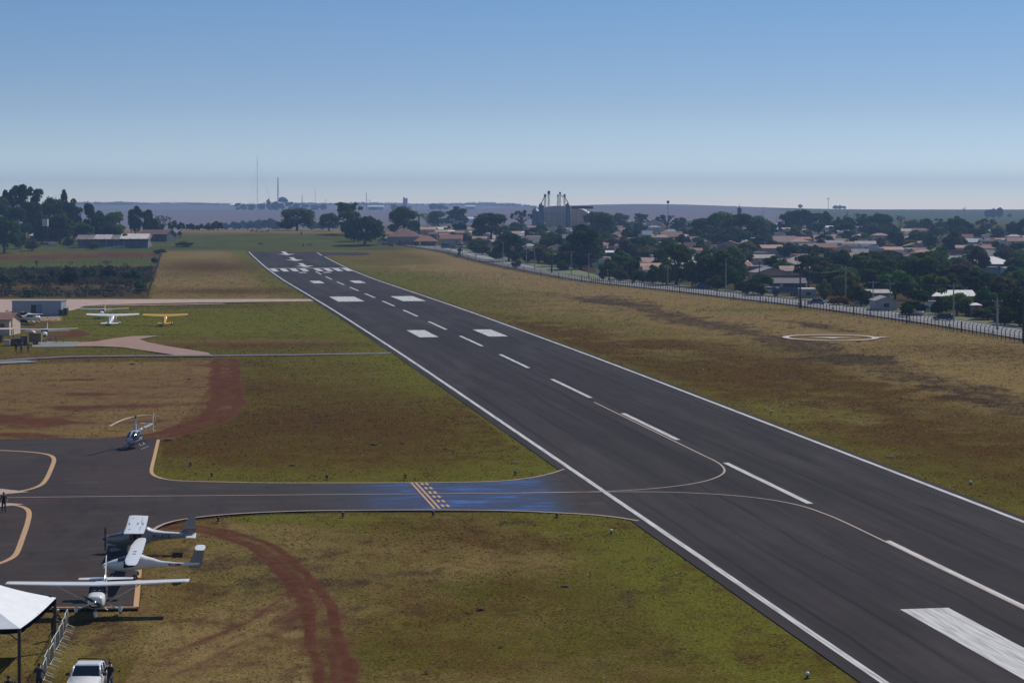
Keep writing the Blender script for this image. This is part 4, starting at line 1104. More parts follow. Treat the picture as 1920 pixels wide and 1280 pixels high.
# ---- tent
def tent():
    x0, x1, y0, y1 = -35.9, -26.35, 114.3, 123.3
    cx, cy = (x0 + x1) / 2, (y0 + y1) / 2
    z0 = G(cx, cy)
    t = thing('tent', 'white pyramid roofed event tent on dark poles', 'tent', cx, cy, 0, z=z0)
    hx, hy = (x1 - x0) / 2, (y1 - y0) / 2; he, ap = 3.0, 5.5
    bm = bmesh.new(); n = 10
    cor = [(-hx, -hy), (hx, -hy), (hx, hy), (-hx, hy)]
    for k in range(4):
        a, b_ = Vector((*cor[k], he)), Vector((*cor[(k + 1) % 4], he)); top = Vector((0, 0, ap)); rows = []
        for i in range(n + 1):
            f = i / n
            row = []
            for j in range(9):
                p = a.lerp(b_, j / 8).lerp(top, f)
                sag = .22 * math.sin(PI * f) * (1 if True else 0) + .10 * math.sin(PI * j / 8) * (1 - f)
                p.z -= sag; row.append(bm.verts.new(p))
            rows.append(row)
        for i in range(n):
            for j in range(8): bm.faces.new((rows[i][j], rows[i][j + 1], rows[i + 1][j + 1], rows[i + 1][j]))
    bmesh.ops.remove_doubles(bm, verts=bm.verts, dist=.01)
    bmesh.ops.solidify(bm, geom=list(bm.faces), thickness=.03)
    from_bm('roof_canvas', bm, M_CANVAS, t, False)
    bm = bmesh.new()
    for k in range(4):
        a, b_ = cor[k], cor[(k + 1) % 4]
        nx, ny = (b_[1] - a[1]), -(b_[0] - a[0]); L_ = math.hypot(nx, ny); nx, ny = nx / L_ * .02, ny / L_ * .02
        vs = []
        for j in range(13):
            f = j / 12; zz = he - .24 - .05 * abs(math.sin(f * PI * 6)); q = (a[0] + (b_[0] - a[0]) * f + nx, a[1] + (b_[1] - a[1]) * f + ny)
            vs.append((bm.verts.new((*q, he - .02 - .10 * math.sin(PI * f))), bm.verts.new((*q, zz - .10 * math.sin(PI * f)))))
        for j in range(12): bm.faces.new((vs[j][0], vs[j + 1][0], vs[j + 1][1], vs[j][1]))
    bmesh.ops.solidify(bm, geom=list(bm.faces), thickness=.012)
    from_bm('valance', bm, mat('cream_valance', (.5, .46, .42), .8), t)
    for k in range(4):
        bm = bmesh.new(); c = cor[k]; bbox(bm, (c[0] * .988 - .08, c[1] * .988 - .08, -.1), (c[0] * .988 + .08, c[1] * .988 + .08, he - .06), .01); from_bm('pole', bm, M_DARKPOLE, t)
    for k in range(4):
        a, b_ = cor[k], cor[(k + 1) % 4]
        rod('eave_bar', [(a[0] * .985, a[1] * .985, he - .12), (b_[0] * .985, b_[1] * .985, he - .12)], .05, M_DARKPOLE, t)
    for s in (1, -1): rod('roof_brace', [(hx * .985, s * hy * .985, 2.3), (hx * .985 - .8, s * hy * .985, he - .12)], .03, M_DARKPOLE, t)
    bm = bmesh.new(); bbox(bm, (hx - .55, hy - .35, he + .02), (hx - .2, hy - .05, he + .22), .03); bbox(bm, (hx - .9, hy - .4, he + .1), (hx - .65, hy - .15, he + .32), .03)
    from_bm('corner_fitting', bm, M_BLACK, t)
tent()
# ---- crowd barriers
def barrier():
    p0, p1 = atY(129, 129.6), atY(70, 112.4)
    dx, dy = p1[0] - p0[0], p1[1] - p0[1]; L_ = math.hypot(dx, dy); n = 9; seg = L_ / n
    far_l, near_l = 'crowd barrier panel farthest along, beside the nose of the aircraft', 'crowd barrier panel nearest the bottom edge, beside the person in navy'
    ordn = ['', 'second', 'third', 'fourth', 'fifth', 'sixth', 'seventh', 'eighth', '']
    for i in range(n):
        wob = (random.random() - .5) * .16
        f0 = i / n; x, y = p0[0] + dx * (f0 + .5 / n) + wob, p0[1] + dy * (f0 + .5 / n)
        rz = math.atan2(dy, dx) + (random.random() - .5) * .06
        lab = far_l if i == 0 else (near_l if i == n - 1 else f'{ordn[i]} crowd barrier panel counting from the aircraft towards the camera')
        t = thing('crowd_barrier', lab, 'barrier', x, y, rz, 'crowd barrier panels in a row beside the tent')
        h = seg / 2 - .02
        bm = bmesh.new(); tube(bm, [(-h, 0, .12), (-h, 0, 1.02), (-h + .08, 0, 1.1), (h - .08, 0, 1.1), (h, 0, 1.02), (h, 0, .12)], .026, 8); tube(bm, [(-h, 0, .2), (h, 0, .2)], .022, 6)
        from_bm('frame', bm, M_GALV, t, True)
        bm = bmesh.new()
        for k in range(1, 20):
            xx = -h + 2 * h * k / 20; tube(bm, [(xx, 0, .2), (xx, 0, 1.08)], .012, 5, cap=False)
        from_bm('bar_grille', bm, mat('dull_zinc_bars', (.12, .13, .11), .7), t)
        for s in (-1, 1):
            bm = bmesh.new(); xx = s * (h - .3); tube(bm, [(xx, -.05, .2), (xx, .05, .2), (xx, .45, .03)], .022, 6)
            from_bm('foot', bm, mat('white_tube', (.72, .72, .72), .5), t)
barrier()
# ---- road vehicles
M_CARW = mat('white_car_paint', (.78, .78, .79), .2, var=.04, coat=.5)
M_LAMP = mat('headlamp_lens', (.6, .62, .65), .1)
M_RED = mat('red_tail_lamp', (.3, .01, .01), .2)
def car(label, x, y, rz, paint, kind='hatch', cat='car', group=None, name=None, L=4.1, W=1.75, H=1.48):
    """faces local +x"""
    t = thing(name or {'hatch': 'car', 'suv': 'car', 'pickup': 'pickup_truck', 'van': 'van'}[kind], label, cat, x, y, rz, group)
    h, w = L / 2, W / 2
    gl = {'hatch': (.55, .40, -.60, -.90, .52), 'suv': (.62, .38, -.86, -.95, .55), 'pickup': (.42, .38, -.20, -.30, .56), 'van': (.86, .66, -.95, -.97, .50)}[kind]
    zb, zs = .32, H * (.70 if kind == 'pickup' else .58); hood = .84 if kind != 'van' else .95
    # lower body: outline in x/z swept over y with rounded shoulders
    ol = [(-h, .38), (-h * .98, zb), (h * .96, zb), (h, .42), (h * .99, zs * .80), (h * .93, zs * hood), (gl[0] * h, zs), (-h * .97, zs * (1.0)), (-h, zs * .9)]
    bm = bmesh.new()
    ys_ = [(-w, .93), (-w * .96, 1.0), (w * .96, 1.0), (w, .93)]
    rings = []
    for yy, k in ys_: rings.append([bm.verts.new((px_ * (1 if abs(yy) < w * .97 else .985), yy, zb + (pz - zb) * k)) for px_, pz in ol])
    nn = len(ol)
    for a in range(3):
        for i in range(nn): bm.faces.new((rings[a][i], rings[a][(i + 1) % nn], rings[a + 1][(i + 1) % nn], rings[a + 1][i]))
    bm.faces.new(rings[0][::-1]); bm.faces.new(rings[3])
    bmesh.ops.bevel(bm, geom=list(bm.edges), offset=.035, segments=2, affect='EDGES')
    from_bm('body', bm, paint, t, True)
    # cabin: roof shell on pillars, with glass between
    x0, x1, x2, x3 = gl[0] * h, gl[1] * h * .72, gl[2] * h * .96, gl[3] * h
    wt = w * .78; zr = H
    bm = bmesh.new()
    lo = [(x0, -w * .92), (x0, w * .92), (x3, w * .92), (x3, -w * .92)]; hi = [(x1, -wt), (x1, wt), (x2, wt), (x2, -wt)]
    a = [bm.verts.new((*p, zs - .02)) for p in lo]; b_ = [bm.verts.new((*p, zr - .06)) for p in hi]
    for i in range(4): bm.faces.new((a[i], a[(i + 1) % 4], b_[(i + 1) % 4], b_[i]))
    bm.faces.new(b_)
    from_bm('windows', bm, M_GLASS, t)
    bm = bmesh.new(); vs = [bm.verts.new((p[0] * 1.0, p[1] * 1.03, zr - .075)) for p in hi]; vt = [bm.verts.new((p[0] * .9, p[1] * .9, zr)) for p in hi]
    for i in range(4): bm.faces.new((vs[i], vs[(i + 1) % 4], vt[(i + 1) % 4], vt[i]))
    bm.faces.new(vt); bm.faces.new(vs[::-1]); from_bm('roof', bm, paint, t, False)
    for i in range(4): rod('pillar', [Vector((*lo[i], zs - .02)) * 1.0, Vector((hi[i][0], hi[i][1] * 1.01, zr - .05))], .05, paint, t, 6)
    if kind in ('hatch', 'suv', 'pickup'):
        for s in (1, -1): rod('pillar', [((x0 + x3) / 2 * .9, s * w * .93, zs - .02), ((x1 + x2) / 2, s * wt * 1.01, zr - .05)], .045, paint, t, 6)
    for s in (1, -1):
        for f in (.66, -.62):
            bm = bmesh.new(); r = .33
            lathe(bm, [(r * .6, -.1), (r * .94, -.1), (r, -.05), (r, .05), (r * .94, .1), (r * .6, .1)], 16)
            bmesh.ops.rotate(bm, verts=bm.verts, cent=(0, 0, 0), matrix=Matrix.Rotation(PI / 2, 3, 'X')); bmesh.ops.translate(bm, verts=bm.verts, vec=(f * h, s * (w - .08), r))
            wh = from_bm('wheel', bm, M_TYRE, t, True)
            bm = bmesh.new(); lathe(bm, [(r * .58, -.11), (r * .5, .11)], 12); bmesh.ops.rotate(bm, verts=bm.verts, cent=(0, 0, 0), matrix=Matrix.Rotation(PI / 2, 3, 'X')); bmesh.ops.translate(bm, verts=bm.verts, vec=(f * h, s * (w - .08), r))
            from_bm('rim', bm, M_GALV, wh)
        bm = bmesh.new(); bbox(bm, (h * .95, s * w * .72 - .18, zs * .70), (h * 1.003, s * w * .72 + .18, zs * .82), .02); from_bm('headlight', bm, M_LAMP, t)
        bm = bmesh.new(); bbox(bm, (-h * 1.004, s * w * .78 - .12, zs * .72), (-h * .97, s * w * .78 + .12, zs * .92), .02); from_bm('tail_light', bm, M_RED, t)
        bm = bmesh.new(); bbox(bm, (x0 * .82, s * (w + .02), zs), (x0 * .82 + .12, s * (w + .22), zs + .16) if s > 0 else (x0 * .82 + .12, s * (w + .02), zs + .16)) if s > 0 else bbox(bm, (x0 * .82, -w - .22, zs), (x0 * .82 + .12, -w - .02, zs + .16), .02)
        from_bm('wing_mirror', bm, M_BLACK, t)
    bm = bmesh.new(); bbox(bm, (h * .97, -w * .46, zs * .50), (h * 1.006, w * .46, zs * .72), .01); from_bm('grille', bm, M_BLACK, t)
    if kind == 'pickup':
        bm = bmesh.new(); bbox(bm, (-h * .96, -w * .84, zs - .005), (x3 - .08, w * .84, zs + .02)); from_bm('load_bed', bm, mat('dark_bed_liner', (.02, .02, .022), .8), t)
        bm = bmesh.new()
        for s in (1, -1): tube(bm, [(x3 - .1, s * w * .85, zs), (x3 - .05, s * w * .8, zr + .03)], .035, 6)
        tube(bm, [(x3 - .05, -w * .8, zr + .03), (x3 - .05, w * .8, zr + .03)], .035, 6); from_bm('sports_bar', bm, M_BLACK, t, True)
    return t
x, y = atY(167, 112.0)
car('white pickup truck facing the camera at the bottom edge', x, y, head(.02, -1), M_CARW, 'pickup', 'pickup', L=4.6, W=1.68, H=1.74)
# ---- buildings of the service yard
M_BLUEGREY = mat('blue_grey_sheet_metal', (.27, .31, .40), .5, var=.10, stretch=(1, 1, .1), scale=3)
M_RUST = mat('rusty_tile_roof', (.20, .10, .075), .9, var=.3, scale=1.5, bump=.3)
M_CREAM = mat('cream_plaster', (.55, .45, .36), .9, var=.1)
M_TIMBER = mat('brown_timber', (.12, .07, .045), .8, var=.3, scale=4)
def hangar():
    xa, ya = px(69, 591)
    t = thing('hangar', 'flat roofed blue-grey metal hangar with a dark half open door', 'hangar', xa, ya + 2.5, math.radians(1))
    w, d, h = 5.3, 3.0, 3.05
    bm = bmesh.new(); bbox(bm, (-w, -d, 0), (w, d, h), .03); from_bm('wall', bm, M_BLUEGREY, t)
    bm = bmesh.new(); bbox(bm, (-w - .15, -d - .15, h), (w + .15, d + .15, h + .14), .02); from_bm('roof', bm, mat('grey_flat_roof', (.25, .26, .28), .8), t)
    bm = bmesh.new(); bbox(bm, (-1.2, -d - .02, .05), (-.1, -d + .1, 2.3)); from_bm('door_opening', bm, M_BLACK, t)  # solid black slab paints the shade inside the open doorway
    bm = bmesh.new(); bbox(bm, (-.08, -d - .10, .05), (1.15, -d - .03, 2.35), .01); from_bm('sliding_door', bm, mat('grey_sliding_door', (.15, .19, .27), .5), t)
    for k in range(9):
        bm = bmesh.new(); xx = -w + .6 + k * (2 * w - 1.2) / 8
        if -1.4 < xx < 1.3: bm.free(); continue
        bbox(bm, (xx - .04, -d - .035, .02), (xx + .04, -d, h - .02)); from_bm('wall_rib', bm, M_BLUEGREY, t)
    # dark bins at the corner
    for i, dx in enumerate((5.9, 6.7)):
        b_ = thing('waste_bin', ('dark bin standing at the hangar corner, nearer the hangar', 'dark bin at the hangar corner, beside the standing person')[i], 'bin', xa + dx - .6, ya - .3 + .6 * i)
        bm = bmesh.new(); prism(bm, [(-.38, -.38), (.38, -.38), (.38, .38), (-.38, .38)], 0, 1.15 + .3 * i); bmesh.ops.bevel(bm, geom=list(bm.edges), offset=.05, segments=2, affect='EDGES'); from_bm('tub', bm, M_BLACK, b_)
        bm = bmesh.new(); bbox(bm, (-.42, -.42, 1.16 + .3 * i), (.42, .42, 1.24 + .3 * i), .02); from_bm('lid', bm, mat('dark_lid', (.03, .035, .04), .5), b_)
hangar()
def gable(bm, w, d, h, rise, ov=.4, th=.12, axis='x', hip=0.0):
    """two (or four) roof slabs over a box w (x) by d (y); ridge along axis"""
    if axis == 'y': w, d = d, w
    W_, D_ = w / 2 + ov, d / 2 + ov; zo = h - rise * ov / (d / 2)
    r = W_ - hip * (d / 2)
    top = [(-r, 0, h + rise), (r, 0, h + rise)]; e = [(-W_, -D_, zo), (W_, -D_, zo), (W_, D_, zo), (-W_, D_, zo)]
    polys = [[e[0], e[1], top[1], top[0]], [e[2], e[3], top[0], top[1]]]
    if hip > 0: polys += [[e[1], e[2], top[1]], [e[3], e[0], top[0]]]
    pts = list(e) + list(top)
    up = [bm.verts.new(p) for p in pts]; dn = [bm.verts.new((p[0], p[1], p[2] - th)) for p in pts]
    fs = [(0, 1, 5, 4), (2, 3, 4, 5)] + ([(1, 2, 5), (3, 0, 4)] if hip > 0 else [])
    for f in fs: bm.faces.new([up[i] for i in f]); bm.faces.new([dn[i] for i in f][::-1])
    bd = [0, 1, 2, 3] if hip > 0 else [0, 1, 5, 2, 3, 4]
    for i in range(len(bd)): bm.faces.new((up[bd[i]], up[bd[(i + 1) % len(bd)]], dn[bd[(i + 1) % len(bd)]], dn[bd[i]]))
    if axis == 'y': bmesh.ops.rotate(bm, verts=up + dn, cent=(0, 0, 0), matrix=Matrix.Rotation(PI / 2, 3, 'Z'))
def box_walls(bm, w, d, h, rise=0, axis='x'):
    if rise <= 0: bbox(bm, (-w / 2, -d / 2, -.5), (w / 2, d / 2, h)); return
    if axis == 'y': w, d = d, w
    o = [(-d / 2, -.5), (d / 2, -.5), (d / 2, h), (0, h + rise - .13), (-d / 2, h)]
    a = [bm.verts.new((-w / 2, p[0], p[1])) for p in o]; b_ = [bm.verts.new((w / 2, p[0], p[1])) for p in o]
    bm.faces.new(a[::-1]); bm.faces.new(b_)
    for i in range(5): bm.faces.new((a[i], a[(i + 1) % 5], b_[(i + 1) % 5], b_[i]))
    if axis == 'y': bmesh.ops.rotate(bm, verts=a + b_, cent=(0, 0, 0), matrix=Matrix.Rotation(PI / 2, 3, 'Z'))
M_PANE = mat('dark_window_pane', (.02, .025, .035), .15, spec=.7)
M_SILL = mat('pale_window_frame', (.55, .55, .55), .6)
def window(t, x, y, z, w, h, ax='-y'):
    bm = bmesh.new(); s = .05
    lo, hi = ((x - w / 2 - .07, y - s, z - .07), (x + w / 2 + .07, y + .02, z + h + .07)) if ax in '-y' else ((x - s, y - w / 2 - .07, z - .07), (x + s, y + w / 2 + .07, z + h + .07))
    bbox(bm, lo, hi); f = from_bm('window', bm, M_SILL, t)
    bm = bmesh.new()
    lo, hi = ((x - w / 2, y - s - .012, z), (x + w / 2, y - s - .003, z + h)) if ax in '-y' else ((x - s - .012, y - w / 2, z), (x + s + .012, y + w / 2, z + h))
    bbox(bm, lo, hi); from_bm('pane', bm, M_PANE, f)
def door(t, x, y, w=.9, h=2.1, m=None):
    bm = bmesh.new(); bbox(bm, (x - w / 2, y - .05, .02), (x + w / 2, y + .02, h)); from_bm('door', bm, m or M_TIMBER, t)
def shed():
    xa, ya = px(6, 628)
    t = thing('shed', 'cream walled shed with a rusty tiled roof at the photo edge', 'shed', xa - 3.2, ya + 4, math.radians(-4))
    bm = bmesh.new(); box_walls(bm, 9, 7, 3.0, 1.0); from_bm('wall', bm, M_CREAM, t)
    bm = bmesh.new(); gable(bm, 9, 7, 3.0, 1.0, .5); from_bm('roof', bm, M_RUST, t)
    door(t, 1.2, -3.5); window(t, -1.5, -3.5, 1.1, 1.2, 1.0); window(t, 3.2, -3.5, 1.1, .9, 1.0)
    bm = bmesh.new(); bbox(bm, (4.9, -3.55, 0), (5.15, -3.3, 3.0)); from_bm('porch_post', bm, M_CREAM, t)
    # lean-to in front
    xa, ya = px(8, 640)
    t = thing('porch', 'low open porch with a pale sheet roof before the cream shed', 'porch', xa - 1.0, ya + 1)
    bm = bmesh.new(); bbox(bm, (-3.2, -1.8, 2.1), (2.2, 1.8, 2.22), .02); from_bm('roof', bm, mat('pale_sheet_roof', (.62, .50, .40), .6), t)
    for s in (-1, 1):
        for k in (-3.0, 2.0): rod('post', [(k, s * 1.6, -.1), (k, s * 1.6, 2.1)], .06, M_TIMBER, t)
    bm = bmesh.new(); bbox(bm, (-2.6, -.8, 0), (.3, .8, 1.0), .05); from_bm('counter', bm, M_TIMBER, t)
    # dark timber rack between shed and hangar
    xa, ya = px(36, 606)
    t = thing('storage_rack', 'dark open storage rack between the shed and the hangar', 'rack', xa, ya)
    for k in range(4): rod('post', [(-1.5 + k, 0, 0), (-1.5 + k, 0, 2.3)], .07, M_BLACK, t)
    bm = bmesh.new(); bbox(bm, (-1.8, -.6, 2.3), (1.8, .6, 2.4)); from_bm('top', bm, M_TIMBER, t)
    bm = bmesh.new(); bbox(bm, (-1.6, .35, .1), (1.6, .45, 2.2)); from_bm('back_panel', bm, mat('dark_weathered_board', (.05, .045, .05), .9), t)
shed()
def yard():
    M_KHAKI = mat('khaki_canvas', (.19, .13, .065), .9, var=.15)
    xa, ya = px(65, 646)
    t = thing('trailer', 'khaki box trailer with a rounded pale pink hood', 'trailer', xa, ya + .8, math.radians(3))
    bm = bmesh.new(); bbox(bm, (-1.05, -.85, .45), (1.05, .85, 2.0), .05); from_bm('body', bm, M_KHAKI, t)
    bm = bmesh.new()
    for k in range(13):
        a = PI * k / 12
        for yy in (-.8, .8): bm.verts.new((-.75 + .62 * math.cos(a), yy, 2.0 + .42 * math.sin(a)))
    bm.verts.ensure_lookup_table()
    for k in range(12): bm.faces.new([bm.verts[i] for i in (2 * k, 2 * k + 1, 2 * k + 3, 2 * k + 2)])
    bm.faces.new([bm.verts[2 * k] for k in range(13)]); bm.faces.new([bm.verts[2 * k + 1] for k in range(13)][::-1])
    from_bm('hood', bm, mat('pale_pink_cover', (.62, .42, .34), .7), t, False)
    for s in (1, -1): wheel(t, 0, s * .8, .34, .2)
    rod('drawbar', [(1.0, 0, .5), (1.9, 0, .42)], .05, M_BLACK, t)
    for i, (xx, yy, w, h, m, lab) in enumerate(((22, 646, 1.1, 1.0, M_TIMBER, 'brown crate beside the khaki trailer, under the porch side'), (14, 647, .9, .9, M_CREAM, 'small pale crate at the left edge of the yard'), (36, 647, 1.5, 1.1, M_BLACK, 'dark covered crate in the yard behind the three people'), (46, 645, 1.1, 1.4, M_KHAKI, 'khaki crate standing against the trailer'))):
        xa, ya = px(xx, yy); t = thing('crate', lab, 'crate', xa, ya, random.uniform(-.2, .2), 'crates in the service yard')
        bm = bmesh.new(); bbox(bm, (-w / 2, -w / 2, 0), (w / 2, w / 2, h), .02); from_bm('box', bm, m, t)
        bm = bmesh.new(); bbox(bm, (-w / 2 - .03, -w / 2 - .03, h), (w / 2 + .03, w / 2 + .03, h + .07), .01); from_bm('lid', bm, m, t)
    xa, ya = px(112, 642); t = thing('table', 'small bare table frame on the red soil beside the slab', 'table', xa, ya)
    bm = bmesh.new(); bbox(bm, (-.7, -.35, .72), (.7, .35, .77)); from_bm('table_top', bm, M_TIMBER, t)
    for a in (-.6, .6):
        for b_ in (-.3, .3): rod('leg', [(a, b_, 0), (a, b_, .72)], .03, M_TIMBER, t, 6)
yard()
# ---- taxiway and runway edge lights, ground marks
def light(lab, x, y, m, h=.42, group='edge lights along the taxiway'):
    t = thing('edge_light', lab, 'edge light', x, y, 0, group)
    bm = bmesh.new(); lathe(bm, [(.16, 0), (.16, .05), (.07, .06), (.07, h * .55)], 12); from_bm('stem', bm, M_BLACK, t)
    bm = bmesh.new(); lathe(bm, [(.11, h * .55), (.12, h * .8), (.09, h * .97), (.02, h)], 12); from_bm('lens', bm, m, t, True)
for xx, yy, lab in ((357, 873, 'dark edge light on the grass nearest the helicopter'), (397, 893, 'dark edge light beyond the taxiway, closest to its curve'), (613, 897, 'dark edge light beyond the taxiway, left of the hold lines'), (760, 896, 'dark edge light beyond the taxiway, above the hold lines'), (966, 890, 'dark edge light beyond the blue paint, close to the runway'),
                    (409, 977, 'dark edge light below the taxiway behind the striped tail'), (643, 968, 'dark edge light below the taxiway, midway along'), (812, 966, 'dark edge light below the hold lines'), (1044, 970, 'dark edge light below the end of the blue paint')):
    light(lab, *px(xx, yy), M_BLACK, .38)
M_LENS = mat('white_lens', (.75, .75, .72), .2)
for xx, yy, lab in ((1146, 1000, 'white edge light on the grass corner between taxiway and runway'), (1514, 1271, 'white edge light at the bottom beside the runway'), (1446, 774, 'white edge light on the grass beyond the runway, nearer the landing circle'), (1820, 908, 'white edge light on the grass beyond the runway, at the right'), (1174, 600, 'white marker in the brown grass short of the fence')):
    light(lab, *px(xx, yy), M_LENS, .36, 'white edge lights beside the runway')
def mounds():
    M_MND = mat('dark_soil_mound', (.050, .030, .020), .95, var=.4, scale=6, bump=.6)
    proto = None
    for i, (xx, yy, r) in enumerate(((1173, 562, .9), (1431, 640, .8), (1610, 640, .7), (1425, 681, .4), (1280, 1215, .35), (870, 617, .5), (1670, 857, .9), (1690, 876, .6), (1850, 924, .6), (920, 560, .5), (1012, 580, .6), (548, 871, .6), (700, 832, .7), (1060, 1098, .5), (902, 1140, .5), (560, 760, .5), (755, 830, .5), (248, 682, .8), (140, 693, .4), (355, 710, .6), (316, 824, .8), (1560, 780, .5), (1480, 726, .5), (1330, 680, .5), (965, 868, .7), (1270, 1078, .35), (800, 1258, .3), (940, 1210, .3))):
        x, y = px(xx, yy); lab = 'small dark mound of soil in the dry grass of the airfield'
        if proto is None:
            bm = bmesh.new(); bmesh.ops.create_icosphere(bm, subdivisions=3, radius=1)
            for v in bm.verts:
                k = 1 + .5 * (fbm(np.array([v.co.x * 2 + 7]), np.array([v.co.y * 2 + v.co.z]), 5, 3)[0] - .5); v.co = Vector((v.co.x * k, v.co.y * k * .9, max(v.co.z * k * .22, -.1)))
            proto = from_bm('soil_mound', bm, M_MND, None, True); o = proto
        else: o = proto.copy(); COL.objects.link(o)
        o.location = (x, y, G(x, y) + .0); o.scale = (r * .55, r * .6, r * .6); o.rotation_euler = (0, 0, i * 1.3)
        tag(o, lab, 'soil mound', 'dark soil mounds on the airfield')
mounds()
# ---- perimeter fence
def perimeter_fence():
    M_POST = mat('dark_weathered_fence_post', (.055, .052, .055), .9, var=.25)
    pts = resample(FC, .2); ln = [0]
    for a, b_ in zip(pts[:-1], pts[1:]): ln.append(ln[-1] + math.hypot(b_[0] - a[0], b_[1] - a[1]))
    ox, oy = px(1700, 606)
    t = thing('perimeter_fence', 'long dark post and wire fence with bent post tops beside the town road', 'fence', ox, oy, 0, z=0)
    def at(s):
        i = min(max(np.searchsorted(ln, s) - 1, 0), len(pts) - 2); return pts[i]
    base = bmesh.new(); H = 1.95
    tube(base, [(0, 0, -.2), (0, 0, 1.62), (.05, -.12, 1.8), (.16, -.34, H)], .075, 6)
    pm = bpy.data.meshes.new('post'); base.to_mesh(pm); base.free(); pm.materials.append(M_POST)
    n = int(ln[-1] / 2.0); rest = []
    for k in range(n):
        x, y = at(k * 2.0 + .3)
        if k < 100:
            o = bpy.data.objects.new('post', pm); COL.objects.link(o); o.parent = t; o.location = (x - ox, y - oy, G(x, y)); o.rotation_euler = (0, 0, .3)
        else: rest.append((x, y))
    bm = bmesh.new()
    for x, y in rest:
        z = G(x, y); tube(bm, [(x - ox, y - oy, z - .2), (x - ox, y - oy, z + 1.62), (x - ox + .1, y - oy - .34, z + H)], .085, 5)
    o = from_bm('post_row', bm, M_POST, t); o['kind'] = 'stuff'
    for hz, r in ((.95, .04), (.16, .06), (1.55, .018), (1.25, .014), (.55, .016), (.35, .016), (.75, .014), (1.88, .014)):
        rod('wire', [(p[0] - ox, p[1] - oy, G(*p) + hz) for p in pts[::10]], r, M_POST, t, 4)
    for k in range(3, 100, 11):
        x, y = at(k * 2.0 + .3); x2, y2 = at(k * 2.0 + 1.5); x3, y3 = at(k * 2.0 - .9)
        for q in ((x2, y2), (x3, y3)): rod('brace', [(x - ox, y - oy, G(x, y) + 1.35), (q[0] - ox, q[1] - oy, G(*q))], .06, M_POST, t, 6)
    for k in range(7, n, 15):
        x, y = at(k * 2.0 + .1); rod('stout_post', [(x - ox, y - oy, G(x, y) - .1), (x - ox, y - oy, G(x, y) + 2.0)], .15, M_POST, t, 6)
perimeter_fence()
def farm_fence(name, label, line, H, gap, col, rails=(.5, 1.0), r=.06):
    pts = resample(PP(*line), gap); ox, oy = pts[0]
    t = thing(name, label, 'fence', ox, oy, 0, z=0)
    b_ = bmesh.new(); tube(b_, [(0, 0, -.2), (0, 0, H)], r, 6); pm = bpy.data.meshes.new('post'); b_.to_mesh(pm); b_.free(); pm.materials.append(col)
    for k, (x, y) in enumerate(pts[:98]):
        o = bpy.data.objects.new('post', pm); COL.objects.link(o); o.parent = t; o.location = (x - ox, y - oy, G(x, y)); o.scale = (1, 1, random.uniform(.85, 1.12))
    for hz in rails: rod('rail', [(p[0] - ox, p[1] - oy, G(*p) + hz * H) for p in pts], r * .45, col, t, 4)
M_FP = mat('grey_timber_post', (.07, .06, .055), .9); M_FPL = mat('pale_timber_rail', (.38, .34, .30), .9)
farm_fence('farm_fence', 'dark overgrown fence running from the earth road up to the farm', [(276, 557), (290, 515), (303, 474)], 1.7, 3.6, M_FP)
farm_fence('farm_fence', 'pale mesh fence posts in front of the scrub along the earth road', [(-20, 559), (110, 558.5), (270, 558)], 2.3, 3.2, mat('pale_concrete_post', (.22, .25, .24), .9), (.3, .6, .95), .05)
farm_fence('farm_fence', 'line of thin posts across the green strip below the red field', [(-10, 505), (100, 499), (200, 493), (300, 484)], 1.5, 4.5, M_FP, (.9,))
farm_fence('farm_fence', 'long thin fence across the pasture beyond the runway', [(330, 441), (480, 441), (640, 440)], 1.3, 5.0, M_FP, (.5, .95))
farm_fence('farm_fence', 'pale timber rail fence on the left of the farm sheds', [(88, 467), (160, 467.5), (235, 467)], 1.2, 4.5, M_FPL, (.45, .95), .08)
farm_fence('farm_fence', 'slanting pale timber rail in front of the long barn', [(186, 471), (240, 463.5)], 1.1, 6, M_FPL, (.95,), .12)
farm_fence('farm_fence', 'thin fence along the dark hedge line at the runway end', [(300, 468), (470, 466)], 1.2, 5, M_FP, (.9,), .05)
# ================================================================== TREES
def leaf_mat(name, c, trans=.4):
    m, t, N, L = nt(name)
    out = N.new('ShaderNodeOutputMaterial'); d = N.new('ShaderNodeBsdfDiffuse'); tr = N.new('ShaderNodeBsdfTranslucent'); mx = N.new('ShaderNodeMixShader'); mx.inputs[0].default_value = trans
    at = N.new('ShaderNodeAttribute'); at.attribute_name = 'tint'; oi = N.new('ShaderNodeObjectInfo')
    hs = N.new('ShaderNodeHueSaturation'); hs.inputs['Color'].default_value = (*c, 1)
    def mr(v, a, b_, c_, d_):
        n = N.new('ShaderNodeMapRange'); n.inputs[1].default_value = a; n.inputs[2].default_value = b_; n.inputs[3].default_value = c_; n.inputs[4].default_value = d_; L.new(v, n.inputs[0]); return n.outputs[0]
    ml_ = N.new('ShaderNodeMath'); ml_.operation = 'MULTIPLY'; L.new(mr(at.outputs['Fac'], 0, 1, .5, 1.6), ml_.inputs[0]); L.new(mr(oi.outputs['Random'], 0, 1, .65, 1.5), ml_.inputs[1])
    L.new(ml_.outputs[0], hs.inputs['Value'])
    r2 = N.new('ShaderNodeMath'); r2.operation = 'FRACT'; m3 = N.new('ShaderNodeMath'); m3.operation = 'MULTIPLY'; m3.inputs[1].default_value = 7.31; L.new(oi.outputs['Random'], m3.inputs[0]); L.new(m3.outputs[0], r2.inputs[0])
    L.new(mr(r2.outputs[0], 0, 1, .475, .535), hs.inputs['Hue'])
    L.new(hs.outputs[0], d.inputs[0]); L.new(hs.outputs[0], tr.inputs[0]); L.new(d.outputs[0], mx.inputs[1]); L.new(tr.outputs[0], mx.inputs[2]); L.new(mx.outputs[0], out.inputs[0])
    return m
